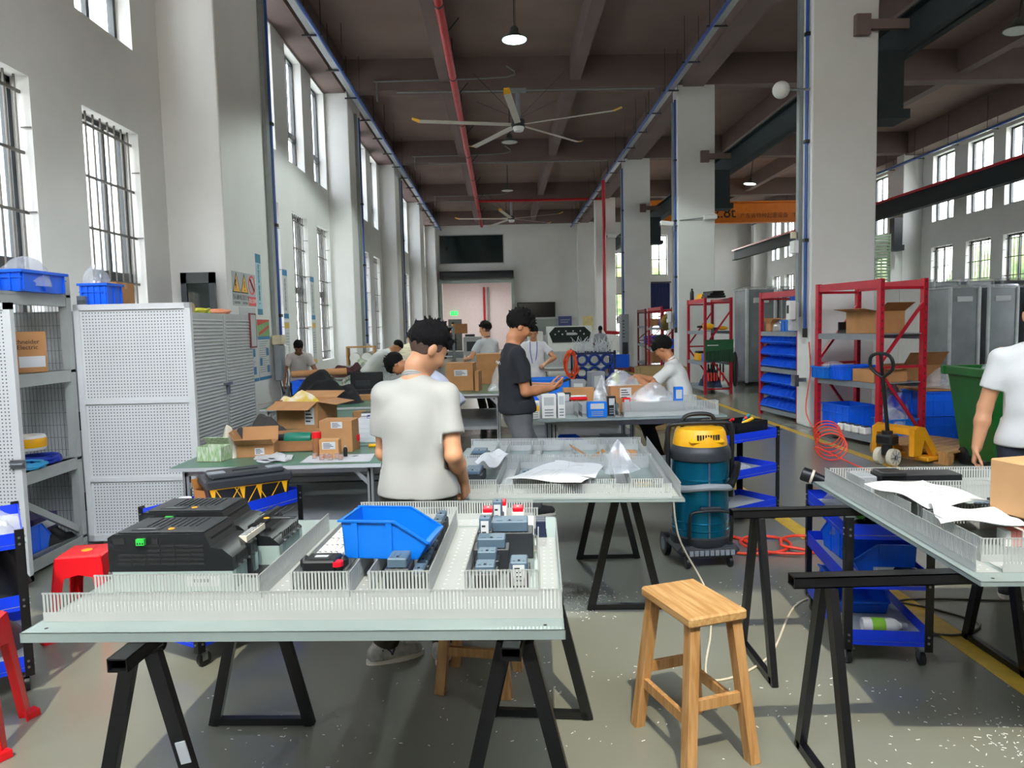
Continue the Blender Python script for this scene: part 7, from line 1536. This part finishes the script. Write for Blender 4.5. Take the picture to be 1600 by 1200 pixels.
t = thing('sprinkler_pipe', 'red pipe loop beside the fourth right pillar', 'pipe', (4.7, 30.3, 0)); MB(M_redpipe).tube([(-.35, 0, 7.6), (-.35, 0, 1.45), (-.3, 0, 1.35), (.45, 0, 1.3), (.5, 0, 1.4), (.5, 0, 2.1), (.55, 0, 2.2), (.9, 0, 2.2)], .075, 10).build('pipe_run', t)
t = thing('electrical_cabinet', 'narrow grey electrical cabinet beside the third right pillar', 'cabinet', (4.95, 27.4, 0)); MB(M_grey).box((-.3, 0, 1.1), (.28, .5, 1.9), bev=.01).build('cabinet_body', t); MB(M_dark).bx(-.4, -.2, -.255, -.25, .3, 1.0).build('door', t); b = MB(M_dark); [b.cyl((-.36, -.26, 1.2 + .12 * k), (-.36, -.25, 1.2 + .12 * k), .03, n=8) for k in range(6)]; b.build('lamp_row', t); MB(M_dark).bx(-.42, -.18, -.2, .2, 0, .15).build('plinth', t)
t = thing('paper_notice', 'yellowish printed sheet on the far pillar', 'notice', (5.38, 44.785, 1.75)); MB(mat('yellowish_sheet', 'E4D49A', .7, var=.1, scale=6)).box((0, 0, 0), (.62, .02, .92)).build('board', t); pass
t = thing('curtain', 'dark blue curtain hanging at the far right window', 'curtain', (10.1, 45.92, 3.3)); b = MB(mat('navy_curtain', '262C58', .9, var=.1)); [b.cyl((-.55 + i * .11, 0, -.95), (-.55 + i * .11, .02 * (i % 2), .9), .07, n=10) for i in range(11)]; b.build('fabric', t); MB(M_dark).cyl((-.7, 0, .95), (.7, 0, .95), .03, n=8).build('rod', t)
# white machine
def machine():
    t = thing('cutting_machine', 'white processing machine with a dark sloped hood at the far end', 'machine', (2.3, 24.5, 0), math.radians(0)); M_mw = mat('machine_white', 'DADBD6', .4, var=.02); b = MB(M_mw); b.prism([(-.75, -.4, 0), (-.75, -.4, 1.0), (-.75, -.1, 1.66), (-.75, .5, 1.66), (-.75, .5, 0)], (1.5, 0, 0)); b.box((-.5, -.42, .4), (.4, .04, .7)); b.build('machine_body', t)
    h = MB(mat('machine_dark_glass', '2A302E', .2)); h.prism([(-.6, -.36, 1.12), (.6, -.36, 1.12), (.7, -.2, 1.4), (.5, -.1, 1.6), (-.5, -.1, 1.6), (-.7, -.2, 1.4)], (0, -.06, .03)); h.build('hood_window', t); k = MB(M_lgrey); [k.cyl((-.5 + i * .12, -.30, 1.38 + (i % 2) * .1), (-.5 + i * .12, -.32, 1.4 + (i % 2) * .1), .025, n=8) for i in range(9)]; k.bx(-.12, .2, -.33, -.30, 1.36, 1.44); k.build('button_row', t); MB(M_mw).box((-1.15, .1, .75), (.5, .6, 1.5), bev=.02).build('side_cabinet', t)
    MB(M_dark).bx(.2, .45, -.425, -.4, .7, .82).cyl((-.25, -.42, .5), (-.25, -.40, .5), .04, n=10).build('vent_slots', t)
machine()
# wire trolley with blue cables
def wire_trolley():
    t = thing('wire_trolley', 'navy wire trolley full of blue cable coils and loose white wires', 'trolley', (1.76, 14.0, 0)); M_nv = mat('navy_steel', '16284E', .4)
    for x in (-.38, .38):
        for y in (-.3, .3): MB(M_nv).bx(x - .02, x + .02, y - .02, y + .02, 0, 1.2).build('post', t)
    for z in (.2, .65, 1.15):
        b = MB(M_nv); b.bx(-.4, .4, -.32, -.29, z - .02, z + .02).bx(-.4, .4, .29, .32, z - .02, z + .02); [b.bx(-.4 + i * .08, -.385 + i * .08, -.3, .3, z - .01, z) for i in range(11)]; b.build('shelf', t)
wire_trolley()
for i in range(6): coil('blue cable coil on the navy wire trolley, %s' % ('lower left', 'lower middle', 'lower right', 'upper left', 'upper middle', 'upper right')[i], (1.76 - .24 + .24 * (i % 3), 13.78, (.78, .78, .78, 1.03, 1.03, 1.03)[i]), .1, .02, 4, mat('deep_blue_cable', '1A3C94', .45), rot=(math.radians(90), 0, 0), seed=i)
b = MB(mat('loose_white_wire', 'C9CDD2', .5)); rd = random.Random(3)
for i in range(60): x, y = rd.uniform(-.34, .34), rd.uniform(-.25, .25); b.tube([(x, y, 1.15), (x + rd.uniform(-.06, .06), y - .05, 1.28), (x + rd.uniform(-.14, .14), y - .1, rd.uniform(1.3, 1.5))], .006, 4)
tag(b.build('loose_wires', loc=(1.76, 14.0, 0)), 'loose white wire ends standing up out of the navy trolley', 'wires', kind='stuff')
t = thing('hose_coil', 'orange coiled hose hanging on the left of the navy trolley', 'hose', (1.30, 13.7, .98)); MB(mat('orange_hose', 'E0501C', .45)).tube([((.10 + .04 * math.sin(k * .37)) * math.cos(k * .5) + .03 * math.sin(k * .11), -.03 * (k % 4) * .5 - .002 * k, (.24 + .05 * math.sin(k * .23)) * math.sin(k * .5) - .03) for k in range(76)], .017, 6).build('hose_loop', t); MB(M_dark).bar((0, 0, .26), (.15, .06, .17), .02, .02).build('hook', t)
crate('blue crate on a red pallet near the third right pillar', (4.15, 25.5, .16), 0, .62, .5, .45, M_blue); t = thing('red_pallet', 'low red pallet under the far blue crate', 'pallet', (4.15, 25.5, 0)); MB(mat('rust_red_pallet', '8A3420', .6)).bx(-.5, .5, -.4, .4, .1, .155).build('deck_board', t); [MB(mat('rust_red_pallet', '8A3420', .6)).bx(s - .06, s + .06, -.4, .4, 0, .1).build('block', t) for s in (-.42, 0, .42)]
# grey trolleys and platform far left
t = thing('wire_cage', 'grey steel cage trolley at the far left by the gate', 'trolley', (-2.6, 33, 0)); b = MB(M_grey)
for x in (-1.0, -.3, .4): b.bx(x - .03, x + .03, -.03, .03, 0, 1.75); b.bx(x - .03, x + .03, .8, .86, 0, 1.75)
for z in (.3, .95, 1.7): b.bx(-1.0, .4, -.02, .02, z, z + .05).bx(-1.0, .4, .8, .84, z, z + .05)
b.build('cage_frame', t); MB(M_lgrey).bx(-.9, .3, .05, .78, .35, .38).build('shelf', t)
t = thing('platform', 'grey steel platform with a rail at the far gate', 'platform', (-2.6, 41.5, 0)); MB(M_grey).bx(-.9, 1.2, -.5, .8, 0, .35).build('deck_board', t); MB(M_dark).bx(.55, 1.1, -.5, -.4, .35, 1.3).build('side_cabinet', t)
t = thing('grey_machine', 'pale grey cabinet machine on the far left', 'machine', (-1.2, 30.5, 0)); MB(M_lgrey).box((0, 0, .65), (.8, .7, 1.3), bev=.03).build('cabinet_body', t); MB(M_dark).bx(-.25, .25, -.36, -.35, .7, 1.1).build('screen', t)
# ================================================================ people
Y180 = math.pi
M_grey_polo = mat('grey_polo_fabric', '9A9BA2', .85, var=.03, bump=.1, bscale=18); M_lt_grey = mat('pinkish_polo_fabric', 'C2BAB8', .85, var=.03, bump=.1, bscale=18)
M_blk_tee = mat('black_tee_fabric', '1B1D22', .9, var=.08, bump=.12, bscale=16); M_jean = mat('grey_denim', '5C5C5E', .9, var=.12, scale=7, bump=.15, bscale=30); M_olive = mat('dark_olive_trousers', '3E392E', .9, var=.08)
M_sneak = mat('grey_sneaker', '8C8C86', .7, h2='C9C6BC', scale=16); M_black_tr = mat('black_trousers', '17181B', .9, var=.1)
M_polo_sun_dark = mat('white_polo_darkened_for_sun', '9C9C98', .85, var=.025, scale=4, bump=.12, bscale=18)  # white polo again, its colour darkened to offset the direct sun on him
# main man, back to the viewer
p, J = person('person in a white polo standing with the back to the viewer behind the nearest panel', (-.43, 3.52, 0), math.radians(-9), 1.72, res=.0065, hair='curly', head=(34, 52), collar=M_polo_sun_dark, trousers=M_olive, shoes=M_sneak,
    elbow=((-.2, -1, -.2), (.12, -1, -.2)), hands=((-.14, .27, 1.0), (.205, .12, .935)), hpalm=((V3(1, 0, 0), V3(0, 1, 0)), (V3(-1, .2, 0), V3(0, 1, -.2), V3(.1, .25, -1))), shirt=M_polo_sun_dark, curl=(.5, .9), feet=((-.21, .05, 0, .85, .52), (.08, .12, 0, .1, 1)), seed=3, wide=.94, sleeve=.66, hem=-.075)
A_, fd = J['ft'][-1]; g = A_ * V3(1, 1, 0); sv = np.cross(fd, V3(0, 0, 1)); b = MB(mat('navy_zigzag', '3A3A5A', .6)); zz = [(-.03, .085), (-.012, .05), (.0, .085), (.02, .05), (.032, .082)]
for (a0, z0), (a1, z1) in zip(zz[:-1], zz[1:]): b.bar(g + fd * a0 + sv * .047 + V3(0, 0, z0), g + fd * a1 + sv * .047 + V3(0, 0, z1), .008, .012, up=tuple(-sv))
sh_ = [o for o in p.children if o.name.startswith('shoe')][0]; b.build('shoe_stripe', sh_)
b = MB(M_white); [b.bar(g + fd * (.06 + .022 * i) - sv * .022 + V3(0, 0, .10 - .009 * i), g + fd * (.06 + .022 * i) + sv * .022 + V3(0, 0, .10 - .009 * i), .008, .006) for i in range(4)]; b.build('laces', sh_)
# man in black, looking at his hands to the right
p, J = person('person in a black t-shirt and grey jeans looking down at a phone in the hands', (.12, 6.2, 0), math.radians(-78), 1.82, res=.008, hair='thick', head=(28, 4), shirt=M_blk_tee, trousers=M_jean, lean=-3, seed=5,
    hands=((-.06, .30, 1.17), (.09, .28, 1.16)), hpalm=((V3(.5, 0, .85), V3(0, .3, 1), V3(.5, .85, .1)), (V3(-.5, 0, .85), V3(0, .3, 1), V3(-.4, .9, .1))), curl=.7, sleeve=.72, hem=-.10, skin=M_skin2, elbow=((-.3, -.4, -1), (.3, -.4, -1)), feet=((-.10, .16, 0), (.10, -.12, 0)), wide=.98)
b = MB(M_white); rd = random.Random(2)
for i in range(9): x = -.09 + i * .02; b.bar((x, -.0, .012 * math.sin(i * 2.1)), (x + .022, 0, .012 * math.sin(i * 2.1 + 2.1) + (.02 if i in (1, 7) else 0)), .002, .011, up=(0, 0, 1))
o = b.build('shirt_print', p); c = J['chest'] - J['f2'] * .135 + J['a2'] * .08; o.location = tuple(c); o.rotation_euler = (math.radians(6), 0, 0)
t = thing('phone', 'dark phone held by the man in black', 'phone', p.matrix_basis @ Vector((.02, .40, 1.205)), p.rotation_euler.z); t.rotation_euler = (math.radians(20), 0, p.rotation_euler.z); MB(M_black).box((0, 0, 0), (.075, .15, .009), bev=.003).build('body', t); MB(mat('dark_screen', '0C0E10', .15)).bx(-.034, .034, -.07, .07, .0045, .0052).build('screen', t)
# seated man on the right
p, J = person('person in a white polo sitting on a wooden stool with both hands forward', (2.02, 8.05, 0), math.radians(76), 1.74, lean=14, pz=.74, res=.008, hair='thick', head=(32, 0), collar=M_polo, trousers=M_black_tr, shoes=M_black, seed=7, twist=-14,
    hands=((-.02, .52, 1.10), (.14, .50, 1.09)), hpalm=((V3(.2, -.1, -1), V3(1, .2, 0), V3(.2, 1, -.25)), (V3(-.2, -.1, -1), V3(-1, .2, 0), V3(-.2, 1, -.3))), curl=.55, feet=((-.16, .26, .12), (.16, .30, .12)), knee=(0, 1, .3), skin=M_skin2, elbow=((-.6, -.3, -.7), (.6, -.3, -.7)))
b = MB(mat('navy_emblem', '24304E', .6)); b.bx(-.012, .012, -.003, .003, -.02, .02); o = b.build('chest_emblem', p); c = J['chest'] + J['f2'] * .132 - J['s2'] * .07 + J['a2'] * .07; o.location = tuple(c)
# man at the right edge
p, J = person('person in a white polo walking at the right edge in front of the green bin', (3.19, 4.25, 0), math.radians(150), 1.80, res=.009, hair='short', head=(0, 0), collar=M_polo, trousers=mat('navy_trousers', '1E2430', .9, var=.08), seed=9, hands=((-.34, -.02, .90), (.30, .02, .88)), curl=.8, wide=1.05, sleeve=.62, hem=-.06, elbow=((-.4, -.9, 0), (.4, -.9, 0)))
# bent man with the dark head, behind the main man
person('person bending deep over the grey panels, dark hair in profile', (-.60, 7.95, 0), math.radians(80), 1.76, lean=50, res=.011, hair='thick', head=(75, 0), collar=mat('pale_blue_collar', 'B8C4E4', .8), shirt=mat('pale_blue_polo', 'CDD4E8', .85), seed=11, hands=((-.12, .62, .98), (.14, .62, .98)), hpalm=((V3(0, 0, -1), V3(1, 0, 0)), (V3(0, 0, -1), V3(-1, 0, 0))), skin=M_skin2, pz=.90)
person('person in a white shirt bent over the fourth bench with the back turned', (-2.55, 13.95, 0), math.radians(-75), 1.72, lean=48, res=.012, hair='short', head=(60, 0), seed=13, hands=((-.12, .65, .95), (.14, .62, .95)), hpalm=((V3(0, 0, -1), V3(1, 0, 0)), (V3(0, 0, -1), V3(-1, 0, 0))), pz=.92)
person('person in a cream striped shirt with the back turned near the far left pillar', (-1.98, 15.3, 0), math.radians(-10), 1.66, lean=22, res=.013, hair='short', head=(18, 0), shirt=mat('cream_striped_shirt', 'E4DCC0', .85, h2='C8BE9C', scale=3, stretch=(1, 1, 22)), seed=15, hands=((-.15, .45, .95), (.15, .45, .95)))
person('person in a pinkish polo leaning over a bench by the left wall windows', (-3.6, 12.9, 0), math.radians(195), 1.66, lean=32, res=.011, hair='short', head=(48, 0), shirt=M_lt_grey, collar=M_lt_grey, seed=17, hands=((-.26, .45, .84), (.26, .45, .82)), skin=mat('brown_skin', '8E5E44', .5, var=.05), pz=.88)
# man in grey and white with the back turned, by the cartons
person('person in a grey and white polo turned away at the centre green bench', (-.26, 13.0, 0), math.radians(38), 1.76, res=.010, hair='curly', head=(6, -35), shirt=mat('silver_grey_polo', 'B4BDC2', .85, h2='D4D8DA', scale=2), collar=mat('dark_collar', '3A4252', .8), trousers=M_black_tr, seed=19, hands=((-.28, .28, 1.12), (.25, .36, 1.1)), curl=.7, hem=.03)
person('person in white with a blue lanyard facing the viewer behind the man in black', (.55, 12.4, 0), math.radians(176), 1.70, res=.010, hair='short', head=(28, 0), shirt=mat('pale_white_polo', 'D8DADF', .85, bump=.1, bscale=18), lanyard=mat('blue_lanyard', '3E52A8', .6), seed=21, hands=((-.20, .26, 1.06), (.20, .28, 1.04)), hpalm=((V3(.3, .2, -.8), V3(.6, .6, .3)), (V3(-.3, .2, -.8), V3(-.6, .6, .3))), curl=.9, elbow=((-1, -.3, -.3), (1, -.3, -.3)))
person('person in a grey shirt walking away near the far pillar', (3.45, 25.2, 0), math.radians(5), 1.62, res=.016, hair='crop', head=(0, 0), shirt=M_grey_polo, skin=mat('dark_skin', '5E3A2E', .5, var=.05), seed=23, wide=1.08, face=False)
p, J = person('person in brown carrying a cardboard box on the platform by the far gate', (-2.75, 41.4, .35), math.radians(190), 1.62, res=.018, hair='short', head=(15, 0), shirt=mat('brown_shirt', '6E4A3C', .85), seed=25, hands=((-.2, .40, 1.12), (.2, .40, 1.1)), face=False)
carton('cardboard box carried by the man on the far platform', (-2.35, 41.0, 1.35), .3, .8, .45, .55, tape=False)
